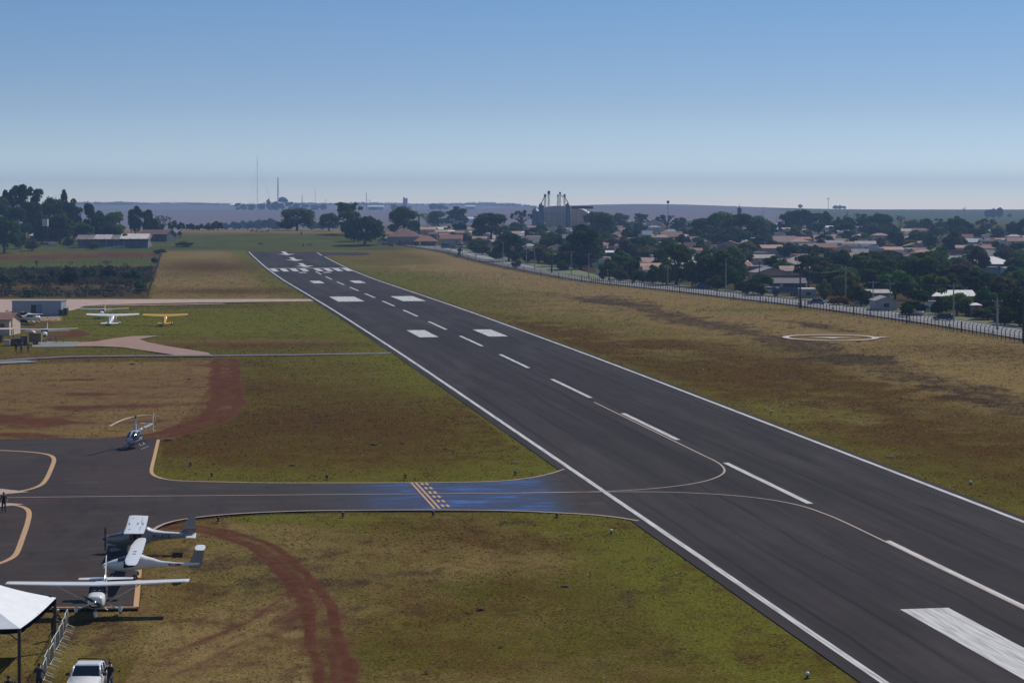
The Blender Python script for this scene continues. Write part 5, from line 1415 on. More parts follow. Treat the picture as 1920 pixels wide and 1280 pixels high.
LEAF = {'dark': leaf_mat('dark_green_foliage', (0.0444, 0.0795, 0.0207)), 'mid': leaf_mat('mid_green_foliage', (0.0685, 0.1112, 0.0272)), 'olive': leaf_mat('olive_foliage', (0.0943, 0.1073, 0.0332)),
        'brown': leaf_mat('brownish_foliage', (0.0720, 0.0660, 0.0380)), 'lush': leaf_mat('bright_green_foliage', (.060, .088, .020), .35), 'dry': leaf_mat('dry_scrub_foliage', (.10, .075, .045)), 'rust': leaf_mat('rust_flowering_foliage', (.16, .06, .03))}
M_BARK = mat('grey_brown_bark', (.075, .058, .046), .95, var=.3, scale=8)
def quads_from(cent, nor, size, r):
    n = len(cent); a = r.normal(size=(n, 3)); a -= (a * nor).sum(1)[:, None] * nor; a /= np.linalg.norm(a, axis=1)[:, None] + 1e-9
    b_ = np.cross(nor, a); s = size[:, None] if hasattr(size, 'shape') else size
    asp = r.uniform(.55, 1.0, (n, 1))
    V = np.stack([cent - a * s - b_ * s * asp, cent + a * s - b_ * s * asp * .6, cent + a * s * .8 + b_ * s * asp, cent - a * s * .7 + b_ * s * asp], 1)
    return V.reshape(-1, 3)
def quad_mesh(name, V, tint, m):
    me_ = bpy.data.meshes.new(name); n = len(V) // 4
    me_.vertices.add(len(V)); me_.vertices.foreach_set('co', V.astype(np.float32).ravel())
    me_.loops.add(4 * n); me_.loops.foreach_set('vertex_index', np.arange(4 * n, dtype=np.int32))
    me_.polygons.add(n); me_.polygons.foreach_set('loop_start', np.arange(0, 4 * n, 4, dtype=np.int32)); me_.update()
    at = me_.attributes.new('tint', 'FLOAT', 'FACE'); at.data.foreach_set('value', tint.astype(np.float32))
    me_.materials.append(m); return me_
def crown_from(lobes, n, leaf, r, inner=.35):
    lobes = np.array(lobes); w = lobes[:, 3] ** 2; pick = r.choice(len(lobes), n, p=w / w.sum())
    d = r.normal(size=(n, 3)); d /= np.linalg.norm(d, axis=1)[:, None]
    flip = (d[:, 2] < -.2) & (r.random(n) < .6); d[flip, 2] *= -1
    rad = lobes[pick, 3] * (1 - inner * r.random(n) ** 2) * (1 + .12 * r.normal(size=n))
    c = lobes[pick, :3] + d * rad[:, None] * np.array([1, 1, .85])
    nor = d * .9 + np.array([.0, .0, .35]) + r.normal(size=(n, 3)) * .5; nor /= np.linalg.norm(nor, axis=1)[:, None]
    V = quads_from(c, nor, leaf * r.uniform(.55, 1.25, n), r)
    lt = r.random(len(lobes)); tint = np.clip(.22 + .38 * lt[pick] + .4 * r.random(n), 0, 1)
    return V, tint
def limb_bm(lobes, base, fork, r0, bm, nl=6, seed=0, every=1):
    rr = random.Random(seed)
    tube(bm, [(0, 0, -.04), (base[0] * .5, base[1] * .5, fork * .5), (base[0], base[1], fork)], [r0 * 1.25, r0, r0 * .8], 8)
    for l in lobes[::every]:
        p = Vector((l[0], l[1], l[2])); b_ = Vector((base[0], base[1], fork * rr.uniform(.8, 1.0))); mid = b_.lerp(p, .5) + Vector((rr.uniform(-.03, .03), rr.uniform(-.03, .03), .03))
        tube(bm, [b_, mid, p], [r0 * .5, r0 * .32, r0 * .12], 5)
def make_kind(kind, seed):
    r = np.random.default_rng(seed); bm = bmesh.new(); U = r.uniform
    L_ = []
    if kind == 'dome':
        for k in range(26):
            a = U(0, 2 * PI); q = math.sqrt(U(0, 1)); z = .36 + .42 * math.sqrt(max(0, 1 - (q * .95) ** 2)) + U(-.06, .03)
            L_.append((math.cos(a) * q * .36, math.sin(a) * q * .36, z, U(.11, .17)))
        for k in range(12):
            a = 2 * PI * k / 12 + U(-.2, .2); L_.append((math.cos(a) * .36, math.sin(a) * .36, .30 + U(-.10, .1), U(.10, .15)))
        V, t = crown_from(L_, 5200, .026, r); limb_bm(L_[:16], (U(-.03, .03), 0), .28, .030, bm, seed=seed)
    elif kind == 'round':
        for k in range(24):
            a = U(0, 2 * PI); e = U(-1.2, 1.3); q = math.cos(max(min(e, PI / 2), -PI / 2)) * U(.65, 1)
            L_.append((math.cos(a) * q * .34, math.sin(a) * q * .34, .52 + .36 * math.sin(e), U(.10, .17)))
        V, t = crown_from(L_, 4600, .028, r); limb_bm(L_[:12], (U(-.03, .03), U(-.03, .03)), .3, .032, bm, seed=seed)
    elif kind == 'bushy':
        for k in range(22):
            a = U(0, 2 * PI); q = math.sqrt(U(0, 1)); L_.append((math.cos(a) * q * .38, math.sin(a) * q * .38, .12 + (.68 - .3 * q) * U(.1, 1.0), U(.10, .17)))
        V, t = crown_from(L_, 4200, .030, r); limb_bm(L_[:8], (0, 0), .15, .03, bm, seed=seed)
    elif kind == 'airy':
        for k in range(26):
            z = U(.42, .95); a = U(0, 2 * PI); q = U(.15, .45) * (1.15 - .55 * z); L_.append((math.cos(a) * q, math.sin(a) * q, z, U(.045, .10)))
        for k in range(5): L_.append((U(-.1, .1), U(-.1, .1), U(.5, .9), U(.07, .12)))
        V, t = crown_from(L_, 3400, .024, r, .7); limb_bm(L_, (U(-.03, .03), 0), .45, .022, bm, seed=seed)
    elif kind == 'open':
        for k in range(34):
            a = U(0, 2 * PI); q = math.sqrt(U(.08, 1)); L_.append((math.cos(a) * q * .45, math.sin(a) * q * .45, .62 + .30 * math.sqrt(max(0, 1 - q * q)) + U(-.12, .02), U(.035, .075)))
        V, t = crown_from(L_, 2200, .022, r, .6); limb_bm(L_, (U(-.03, .03), 0), .34, .032, bm, seed=seed)
    elif kind == 'conifer':
        for k in range(11):
            z = .42 + .55 * k / 10; rad = .46 * (1 - .75 * (k / 10) ** 1.3)
            for j in range(7):
                a = 2 * PI * j / 7 + k * .6 + U(-.2, .2); q = rad * U(.55, 1.0); L_.append((math.cos(a) * q, math.sin(a) * q, z + q * .10, .05)); L_.append((math.cos(a) * q * .55, math.sin(a) * q * .55, z + q * .04, .04))
        V, t = crown_from(L_, 3000, .022, r); tube(bm, [(0, 0, -.03), (0, 0, .55), (0, 0, .98)], [.032, .022, .006], 8)
        for l in L_[::2]: tube(bm, [(0, 0, l[2] - .03), (l[0], l[1], l[2])], [.008, .004], 4)
    elif kind == 'palm':
        tube(bm, [(0, 0, -.03), (.02, 0, .4), (.0, .01, .8)], [.05, .04, .035], 8); Vs = []; 
        for k in range(18):
            a = 2 * PI * k / 18 + U(-.15, .15); up = U(.05, .35)
            for s in range(9):
                f = (s + .5) / 9; q = .5 * f; z = .80 + up * f - .55 * f * f * .6
                for sd in (-1, 1):
                    c = np.array([math.cos(a) * q - sd * math.sin(a) * .03, math.sin(a) * q + sd * math.cos(a) * .03, z - .02]); nn = np.array([math.sin(a) * sd * .7, -math.cos(a) * sd * .7, .7]); Vs.append(quads_from(c[None], nn[None] / np.linalg.norm(nn), .034, r))
        V = np.concatenate(Vs); t = r.uniform(.3, 1, len(V) // 4)
    elif kind == 'bare':
        tips = []
        def grow(p, d, ln, rad, dep):
            q = p + d * ln; m = p.lerp(q, .5) + Vector((U(-.02, .02), U(-.02, .02), U(-.01, .02)))
            tube(bm, [p, m, q], [rad, rad * .8, rad * .6], 5, cap=False)
            if dep == 0: tips.append(q); return
            for _ in range(3 if dep > 2 else 2 + (U(0, 1) > .4)):
                nd = (d + Vector((U(-.85, .85), U(-.85, .85), U(-.15, .5)))).normalized(); grow(q, nd, ln * U(.62, .82), rad * .62, dep - 1)
        grow(Vector((0, 0, -.03)), Vector((U(-.05, .05), U(-.05, .05), 1)).normalized(), .30, .030, 5)
        L_ = [(p.x, p.y, p.z, .03) for p in tips[::3]] or [(0, 0, .9, .05)]
        V, t = crown_from(L_, 420, .014, r)
    tint = t
    tm = bpy.data.meshes.new('trunk'); bmesh.ops.recalc_face_normals(bm, faces=bm.faces); bm.to_mesh(tm); bm.free(); tm.materials.append(M_BARK)
    # normalise so that the crown's top is at z = 1 and its half width is .5
    zmax = np.percentile(V[:, 2], 99.6); wmax = np.percentile(np.hypot(V[:, 0], V[:, 1]), 98.5) * 2
    sc = np.array([1 / wmax, 1 / wmax, 1 / zmax]); V = V * sc
    for v in tm.vertices: v.co = Vector(np.array(v.co) * sc)
    return tm, V, tint
KINDS = {}
def tree_mesh(kind, var, tone):
    key = (kind, var)
    if key not in KINDS: KINDS[key] = make_kind(kind, 100 * (sorted(['dome', 'round', 'bushy', 'airy', 'open', 'conifer', 'palm', 'bare']).index(kind) + 1) + var)
    tm, V, t = KINDS[key]; k2 = (kind, var, tone)
    if k2 not in KINDS: KINDS[k2] = quad_mesh('crown', V, t, LEAF[tone])
    return tm, KINDS[k2]
TREES = []
SPOT = []                      # (X, Y, radius) already used
def tree(x, y, w, h, kind='round', tone='dark', label=None, row=None, Y=None, word=None):
    """x centre, y foot, w crown width, h height: all in photo pixels"""
    X, Yd = px(x, y) if Y is None else atY(x, Y)
    wm, hm = w / ppm(Yd), h / ppm(Yd)
    zt = None
    if Y is not None:                     # foot hidden: keep the top where the photo shows it
        top = CAM_H - (y - h - HORY) / FPX * Yd; zt = G(X, Yd); hm = max(top - zt, 1.0)
    TREES.append(dict(X=X, Y=Yd, w=wm, h=hm, kind=kind, tone=tone, label=label, row=row, px=x, py=y)); SPOT.append((X, Yd, wm * .5))
# ---- left wood around the farm
LW = 'behind the farm sheds'
for a in ((-6, 452, 52, 84, 'round', 'dark', None), (14, 448, 34, 92, 'airy', 'dark', 'tall ragged tree at the left edge of the photo, above the farm'), (46, 446, 66, 99, 'airy', 'dark', 'tallest airy tree at the left, with open leaf clumps against the sky'), (62, 448, 40, 70, 'round', 'dark', None), (30, 452, 50, 62, 'round', 'dark', None),
          (98, 446, 52, 74, 'dome', 'dark', 'broad dark tree directly under the small tiered conifer top'), (120, 444, 24, 88, 'conifer', 'dark', 'tiered conifer top standing above the left wood'), (138, 446, 38, 72, 'round', 'dark', None), (112, 456, 60, 62, 'bushy', 'dark', None), (78, 456, 46, 58, 'bushy', 'mid', None),
          (166, 446, 26, 64, 'round', 'dark', 'narrow dark tree stepping down to the right of the conifer'), (188, 446, 40, 50, 'round', 'dark', None), (152, 452, 44, 36, 'bushy', 'mid', None), (216, 448, 46, 50, 'round', 'mid', None), (204, 452, 50, 34, 'bushy', 'dark', None), (156, 458, 44, 38, 'round', 'dark', 'low dark tree in front of the left end of the long barn'),
          (8, 474, 62, 66, 'dome', 'dark', 'big dark tree in front of the farm at the left edge, trunk showing'), (36, 466, 30, 34, 'bushy', 'mid', None), (254, 440, 30, 53, 'round', 'dark', 'dark rounded tree rising behind the barn roofs'), (279, 440, 30, 46, 'round', 'dark', None), (305, 440, 38, 36, 'bare', 'brown', 'sparse half bare tree at the right end of the barns'), (296, 440, 26, 26, 'bushy', 'olive', None), (128, 462, 24, 18, 'bushy', 'mid', None), (240, 463, 34, 24, 'bushy', 'mid', None), (262, 462, 26, 22, 'bushy', 'olive', None), (176, 467, 26, 14, 'bushy', 'olive', None), (60, 470, 30, 20, 'bushy', 'brown', None)):
    tree(*a[:6], label=a[6], row=LW)
# ---- tree line at the top of the pasture
HL = 'beyond the pasture'
for a in ((324, 432, 20, 18), (340, 432, 16, 15), (356, 432, 18, 13), (374, 432, 20, 12), (392, 432, 22, 14), (408, 432, 24, 17), (424, 431, 22, 13), (440, 431, 24, 15), (456, 431, 22, 17), (472, 431, 22, 17), (488, 431, 26, 19), (504, 431, 30, 21), (520, 431, 26, 16), (600, 431, 24, 15), (584, 431, 22, 14)):
    tree(*a, 'bushy', random.choice(('dark', 'dark', 'mid')), row=HL)
tree(557, 432, 72, 41, 'dome', 'dark', 'wide dark domed tree beyond the runway end, alone above the tree line', HL)
tree(540, 432, 34, 26, 'bushy', 'dark', None, HL)
tree(617, 433, 40, 33, 'dome', 'dark', 'dark domed tree just left of the tall ragged tree past the runway', HL)
tree(653, 438, 54, 58, 'airy', 'dark', 'tall ragged tree rising highest past the runway end', HL); tree(652, 440, 44, 48, 'round', 'dark', None, HL)
tree(684, 459, 76, 52, 'dome', 'dark', 'broad dark tree standing at the start of the town road', HL); tree(664, 452, 40, 36, 'bushy', 'dark', None, HL)
# ---- prominent trees of the town
TN = 'around the silos'
tree(757, 441, 60, 52, 'dome', 'dark', 'large dark tree behind the terracotta roofed house at the road end', TN)
tree(786, 440, 40, 40, 'palm', 'mid', 'palm like tree leaning out right of the large dark tree behind the terracotta house', TN)
tree(822, 426, 46, 30, 'dome', 'dark', 'flat hazy tree behind the small white roofs', TN); tree(857, 426, 42, 38, 'round', 'dark', 'hazy rounded tree left of the big dome before the silos', TN)
tree(921, 452, 72, 52, 'dome', 'dark', 'big dark domed tree left of the bare umbrella tree', TN)
tree(978, 432, 44, 38, 'open', 'dark', 'umbrella shaped tree with bare branching limbs left of the silos', TN)
tree(1117, 450, 80, 52, 'dome', 'dark', 'big dark domed tree right of the silos', TN); tree(1084, 446, 30, 24, 'bushy', 'dark', None, TN); tree(1014, 437, 22, 12, 'bushy', 'dark', 'small round dark tree in front of the silo yard', TN)
tree(1163, 430, 38, 30, 'dome', 'mid', 'dome shaped tree standing behind pale roofs right of the silos', TN); tree(1201, 430, 30, 30, 'airy', 'dark', 'ragged airy tree above the grey roofs', TN)
tree(1250, 433, 44, 30, 'open', 'brown', 'sparse brownish umbrella tree beneath the slim mast', TN); tree(1279, 430, 18, 22, 'round', 'dark', None, TN)
for a in ((1318, 456, 62, 46, 'dome', 'mid'), (1352, 456, 66, 58, 'dome', 'mid'), (1388, 456, 60, 54, 'round', 'mid'), (1418, 456, 58, 50, 'dome', 'mid'), (1440, 452, 36, 36, 'bushy', 'mid'), (1338, 460, 60, 36, 'bushy', 'dark'), (1380, 461, 60, 34, 'bushy', 'dark')):
    tree(*a, row='under the blue water tower')
# ---- back row against the far field
BR = 'against the far green field'
for a in ((1480, 437, 44, 40, 'dome', 'dark'), (1502, 438, 60, 44, 'dome', 'dark'), (1528, 438, 40, 38, 'round', 'dark'), (1550, 437, 34, 40, 'round', 'dark'), (1568, 436, 26, 28, 'bushy', 'dark'), (1590, 437, 26, 40, 'bare', 'brown'), (1588, 440, 36, 32, 'round', 'dark'), (1609, 437, 20, 38, 'bare', 'brown'), (1622, 438, 38, 36, 'round', 'mid'), (1652, 442, 50, 41, 'dome', 'dark'), (1638, 444, 40, 26, 'bushy', 'mid'), (1688, 438, 22, 34, 'bare', 'brown'), (1680, 443, 20, 20, 'bushy', 'dark'), (1711, 436, 36, 24, 'dome', 'mid'), (1738, 438, 34, 28, 'round', 'dark'), (1761, 436, 20, 26, 'airy', 'dark'), (1770, 438, 20, 22, 'round', 'dark'),
          (1791, 446, 38, 40, 'round', 'dark'), (1812, 446, 34, 30, 'dome', 'dark'), (1850, 440, 42, 30, 'open', 'dark'), (1842, 448, 36, 26, 'bushy', 'dark'), (1872, 447, 30, 24, 'bushy', 'mid'), (1902, 448, 34, 32, 'round', 'dark'), (1925, 448, 40, 38, 'dome', 'dark')):
    tree(*a, row=BR)
# ---- middle rows
MR = 'in mid town'
for a in ((1420, 468, 40, 24, 'round', 'dark'), (1404, 474, 34, 22, 'bushy', 'mid'), (1445, 476, 50, 26, 'bushy', 'olive'), (1506, 484, 36, 26, 'round', 'dark'), (1480, 486, 50, 30, 'bushy', 'dark'), (1584, 448, 42, 30, 'round', 'dark'), (1640, 449, 34, 26, 'round', 'dark'), (1619, 455, 36, 18, 'bushy', 'mid'), (1652, 462, 22, 16, 'round', 'dark'), (1690, 466, 22, 26, 'round', 'dark'), (1720, 462, 36, 30, 'round', 'dark'), (1746, 466, 32, 28, 'round', 'dark'), (1718, 469, 24, 12, 'bushy', 'mid'), (1778, 474, 34, 32, 'round', 'dark'), (1792, 466, 32, 34, 'round', 'dark'), (1824, 446, 30, 18, 'bushy', 'dark'), (1862, 470, 30, 18, 'bushy', 'dark'), (1910, 486, 40, 30, 'round', 'dark'), (1826, 478, 36, 16, 'bare', 'brown'), (1545, 490, 60, 26, 'bushy', 'dark'), (1336, 486, 30, 20, 'bushy', 'mid'), (1310, 478, 26, 20, 'round', 'dark'), (1245, 480, 40, 24, 'bushy', 'dark'),
          (1170, 470, 40, 26, 'bushy', 'brown'), (1140, 462, 40, 26, 'bushy', 'dark'), (1128, 446, 36, 30, 'bushy', 'mid'), (940, 448, 30, 18, 'bushy', 'mid'), (960, 440, 34, 16, 'bushy', 'dark'), (900, 462, 40, 16, 'bushy', 'mid'), (870, 456, 30, 18, 'bushy', 'dark'), (850, 452, 30, 16, 'bushy', 'brown'), (985, 466, 30, 20, 'bushy', 'mid'), (1040, 474, 40, 34, 'bushy', 'dark'), (1030, 470, 34, 26, 'airy', 'mid'), (1205, 484, 74, 40, 'round', 'dark'), (1180, 490, 60, 40, 'bushy', 'brown'), (1292, 490, 30, 24, 'round', 'dark')):
    tree(*a, row=MR)
# ---- street row behind the road
SR = 'beside the town road'
for a in ((888, 474, 26, 20, 'round', 'mid', None), (905, 478, 30, 18, 'bushy', 'olive', None), (862, 481, 9, 16, 'round', 'dark', 'tiny dark round tree beside the fence, below the parked cars'), (954, 490, 62, 52, 'dome', 'dark', 'big dark tree above the small tree at the road fence'), (930, 487, 36, 22, 'bushy', 'mid', None), (968, 503, 24, 27, 'round', 'dark', 'small dark round tree standing between the fence and the road'), (988, 492, 34, 24, 'bushy', 'mid', None), (1010, 493, 46, 34, 'round', 'olive', None), (1035, 500, 44, 34, 'bushy', 'mid', None), (1055, 508, 26, 20, 'bushy', 'dark', None),
          (1088, 505, 74, 82, 'round', 'dark', 'tall dark tree in front of the silos, beside the road lawn'), (1108, 500, 50, 66, 'dome', 'dark', None), (1066, 500, 40, 46, 'round', 'mid', None), (1142, 526, 42, 40, 'bushy', 'dark', None), (1162, 528, 34, 30, 'bushy', 'olive', None), (1187, 530, 36, 42, 'round', 'dark', 'round dark tree close behind the fence, right of the brick wall'), (1206, 530, 24, 22, 'bushy', 'olive', None), (1224, 533, 36, 36, 'bushy', 'dark', None), (1250, 535, 50, 50, 'bushy', 'mid', None), (1268, 534, 62, 76, 'round', 'mid', None), (1298, 538, 46, 48, 'bushy', 'dark', None), (1252, 514, 60, 46, 'bushy', 'dark', None),
          (1348, 540, 78, 70, 'round', 'dark', 'large very dark tree rising behind the fence at mid road'), (1322, 540, 46, 50, 'bushy', 'dark', None), (1378, 545, 44, 44, 'bushy', 'dark', None), (1392, 549, 30, 22, 'bushy', 'brown', None), (1345, 543, 40, 26, 'bushy', 'olive', None), (1330, 510, 60, 40, 'bushy', 'dark', None), (1378, 512, 56, 36, 'bushy', 'dark', None), (1428, 554, 50, 40, 'round', 'dark', None), (1412, 552, 34, 28, 'bushy', 'brown', None), (1452, 520, 46, 40, 'round', 'dark', None), (1470, 522, 40, 36, 'bushy', 'mid', None),
          (1501, 535, 30, 54, 'airy', 'lush', 'slim green tree with a small high crown beside the dark pole'), (1525, 520, 60, 46, 'round', 'dark', None), (1548, 540, 60, 50, 'round', 'brown', None), (1580, 520, 60, 50, 'bushy', 'dark', None), (1545, 564, 30, 40, 'bushy', 'olive', None), (1587, 566, 56, 56, 'bushy', 'olive', None), (1572, 572, 40, 16, 'bushy', 'rust', 'low rusty flowering bush beside the road'), (1614, 574, 50, 38, 'bushy', 'lush', None), (1560, 545, 40, 36, 'bushy', 'dark', None),
          (1620, 528, 60, 54, 'round', 'mid', None), (1650, 542, 70, 62, 'round', 'dark', None), (1636, 516, 56, 44, 'dome', 'lush', 'brighter green tree top in the dark mass above the gabled cottage'), (1668, 512, 60, 42, 'dome', 'brown', 'wide brownish tree behind the dark mass on the right'), (1690, 540, 60, 58, 'round', 'dark', None), (1722, 545, 80, 70, 'round', 'dark', None), (1745, 520, 60, 48, 'dome', 'dark', 'dark round tree left of the white hipped roof house'), (1764, 545, 60, 54, 'bushy', 'dark', None), (1795, 546, 66, 50, 'round', 'brown', None), (1810, 520, 50, 30, 'bushy', 'brown', None), (1790, 530, 60, 40, 'bushy', 'dark', None), (1838, 545, 56, 44, 'bushy', 'mid', None),
          (1718, 590, 56, 46, 'round', 'dark', 'dark spreading tree in front of the long white roof, left side'), (1700, 594, 30, 26, 'bushy', 'dark', None), (1712, 591, 34, 22, 'palm', 'mid', 'small palm in front of the dark tree, above the parked pickup'), (1794, 592, 58, 42, 'dome', 'mid', None), (1760, 590, 36, 34, 'bushy', 'dark', None), (1832, 599, 14, 28, 'bare', 'brown', 'thin leaning bare tree at the road corner'), (1846, 588, 50, 50, 'bushy', 'dark', None), (1852, 600, 70, 24, 'bushy', 'olive', None), (1884, 610, 50, 34, 'bushy', 'dark', None), (1905, 604, 60, 64, 'round', 'mid', None), (1880, 575, 60, 56, 'round', 'brown', None), (1930, 612, 60, 60, 'bushy', 'dark', None), (1910, 560, 50, 50, 'round', 'mid', None), (1900, 535, 50, 36, 'bushy', 'dark', None), (1865, 545, 46, 34, 'bushy', 'dark', None)):
    tree(*a[:6], label=a[6], row=SR)
# ---- far trees on the field crests
FC_ = 'beyond the far fields'
for a in ((446, 391, 14, 10), (458, 391, 14, 9), (471, 391, 16, 8), (490, 391, 18, 9), (504, 390, 10, 17), (516, 391, 18, 13), (530, 391, 22, 21), (544, 392, 18, 13), (556, 392, 16, 11), (572, 392, 18, 8), (590, 392, 20, 8), (605, 392, 16, 9)):
    tree(*a, 'round', 'dark', row=FC_, Y=4350 + random.uniform(-60, 60))
for a in ((740, 392, 16, 9), (756, 392, 14, 7), (768, 392, 12, 5), (812, 392, 18, 10), (826, 392, 16, 9), (836, 393, 10, 6), (700, 393, 14, 5)):
    tree(*a, 'round', 'dark', row='near the far tower block', Y=4300 + random.uniform(-60, 60))
tree(1500, 389, 10, 6, 'bushy', 'dark', 'tiny hazy clump alone on the crest of the far field', Y=4480); 
for i, a in enumerate(((1566, 391, 12, 6), (1575, 391.5, 12, 7), (1583, 392, 8, 6))): tree(*a, 'bushy', 'dark', row='on the crest beside the thin mast', Y=4450)
tree(1809, 402, 9, 16, 'bare', 'brown', 'thin bare forked tree standing alone in the far green field', Y=3100)
for i, a in enumerate(((1852, 409, 12, 16), (1862, 409, 14, 18), (1872, 410, 14, 19), (1876, 409, 10, 20), (1893, 410, 10, 9))): tree(*a, 'round', 'dark', row='out in the far green field', Y=2900 + 30 * i)
# ---- unremarkable trees filling the town between these
def filler_trees():
    r = random.Random(5); made = 0; tries = 0
    while made < 115 and tries < 9000:
        tries += 1
        Y = 470 + 950 * r.random() ** 1.15; u = r.uniform(-.03, .262); X = u * Y
        fx = np.interp(Y, [390, 520, 575, 650, 760, 860, 960, 1100, 1500], [93.1, 62.4, 40.2, 19.5, 1.3, -14.6, -31.2, -60, -140])
        if X < fx + 22: continue
        w = r.uniform(5.5, 10.5)
        if any((X - a) ** 2 + ((Y - b_) * .6) ** 2 < (rr * .7 + w * .55) ** 2 for a, b_, rr in SPOT): continue
        h = w * r.uniform(.65, 1.0)
        d = float(drop(X, Y)); x_ = 960 + FPX * X / Y; y_ = HORY + FPX * d / Y
        TREES.append(dict(X=X, Y=Y, w=w, h=h, kind=r.choice(('round', 'round', 'bushy', 'dome', 'bushy', 'airy')), tone=r.choice(('dark', 'dark', 'mid', 'mid', 'olive', 'brown')), label=None, row=SR if Y < 620 else (MR if Y < 1050 else 'among the distant roofs'), px=x_, py=y_)); SPOT.append((X, Y, w * .5)); made += 1
def ordinal(n):
    a = ['zeroth', 'first', 'second', 'third', 'fourth', 'fifth', 'sixth', 'seventh', 'eighth', 'ninth', 'tenth', 'eleventh', 'twelfth', 'thirteenth', 'fourteenth', 'fifteenth', 'sixteenth', 'seventeenth', 'eighteenth', 'nineteenth']
    if n < 20: return a[n]
    tens = ['', '', 'twent', 'thirt', 'fort', 'fift', 'sixt', 'sevent', 'eight', 'ninet']
    if n < 100: return tens[n // 10] + 'ieth' if n % 10 == 0 else tens[n // 10] + 'y-' + a[n % 10]
    return f'{n}th'
TONEW = {'dark': 'dark green', 'mid': 'green', 'olive': 'olive green', 'brown': 'brownish', 'lush': 'bright green', 'rust': 'rusty', 'dry': 'dry'}
KINDW = {'dome': 'domed tree', 'round': 'rounded tree', 'bushy': 'bushy tree', 'airy': 'airy tree', 'open': 'umbrella tree', 'bare': 'bare tree', 'palm': 'palm', 'conifer': 'conifer'}
NAMEW = {'palm': 'palm_tree', 'conifer': 'conifer_tree', 'bare': 'bare_tree'}
def plant_trees():
    rows = {}
    for t in TREES: rows.setdefault(t['row'], []).append(t)
    for r_, ts in rows.items():
        ts.sort(key=lambda t: t['px']); cnt = {}
        if r_ is None: continue
        for t in ts:
            k = (t['tone'], t['kind']); cnt.setdefault(k, []).append(t)
        for (tone, kind), q in cnt.items():
            for i, t in enumerate(q):
                if t['label']: continue
                n = len(q); base = f'{TONEW[tone]} {KINDW[kind]}'
                t['label'] = f'the only {base} {r_}' if n == 1 else f'{ordinal(i + 1)} {base} from the left {r_}'
    rr = random.Random(3); protos = {}
    for t in TREES:
        var = rr.randrange(3); tm, cm = tree_mesh(t['kind'], var, t['tone'])
        o = thing(NAMEW.get(t['kind'], 'tree'), t['label'], 'tree', t['X'], t['Y'], rr.uniform(0, 6.28), ('trees ' + t['row']) if t['row'] else None, scale=(t['w'], t['w'], t['h']))
        for nm, m_ in (('trunk', tm), ('crown', cm)):
            c = bpy.data.objects.new(nm, m_); COL.objects.link(c); c.parent = o
# ================================================================== TOWN
HM = {'terra': mat('terracotta_tiles', (.27, .135, .095), .9, var=.25, scale=1.2, bump=.4, stretch=(1, 1, 1), rnd=.25), 'old': mat('old_brown_tiles', (.16, .09, .075), .9, var=.3, scale=1.2, bump=.4, rnd=.2), 'pink': mat('sun_bleached_tiles', (.36, .235, .185), .9, var=.25, scale=1.0, bump=.3, rnd=.25),
      'wmetal': mat('white_sheet_roof', (.72, .70, .68), .5, var=.1, scale=.6), 'grey': mat('grey_fibre_cement', (.27, .27, .28), .9, var=.25, scale=.8), 'dgrey': mat('dark_grey_roof', (.13, .13, .14), .8, var=.2), 'pale': mat('pale_weathered_roof', (.36, .33, .30), .8, var=.25, scale=.7), 'bluer': mat('blue_grey_sheet_roof', (.24, .29, .36), .6, var=.15)}
WM = {'white': mat('white_plaster', (.66, .66, .66), .9, var=.1, rnd=.08), 'cream': mat('cream_wall_plaster', (.56, .48, .40), .9, var=.12, rnd=.1), 'grey': mat('grey_render', (.30, .30, .31), .9, var=.15, rnd=.1), 'blue': mat('blue_painted_wall', (.20, .28, .42), .8, var=.1), 'brick': mat('bare_brick', (.30, .15, .115), .95, var=.25, scale=3), 'pinkw': mat('pink_plaster', (.50, .36, .32), .9, var=.1, rnd=.1), 'dark': mat('dark_render', (.10, .10, .115), .9, var=.15)}
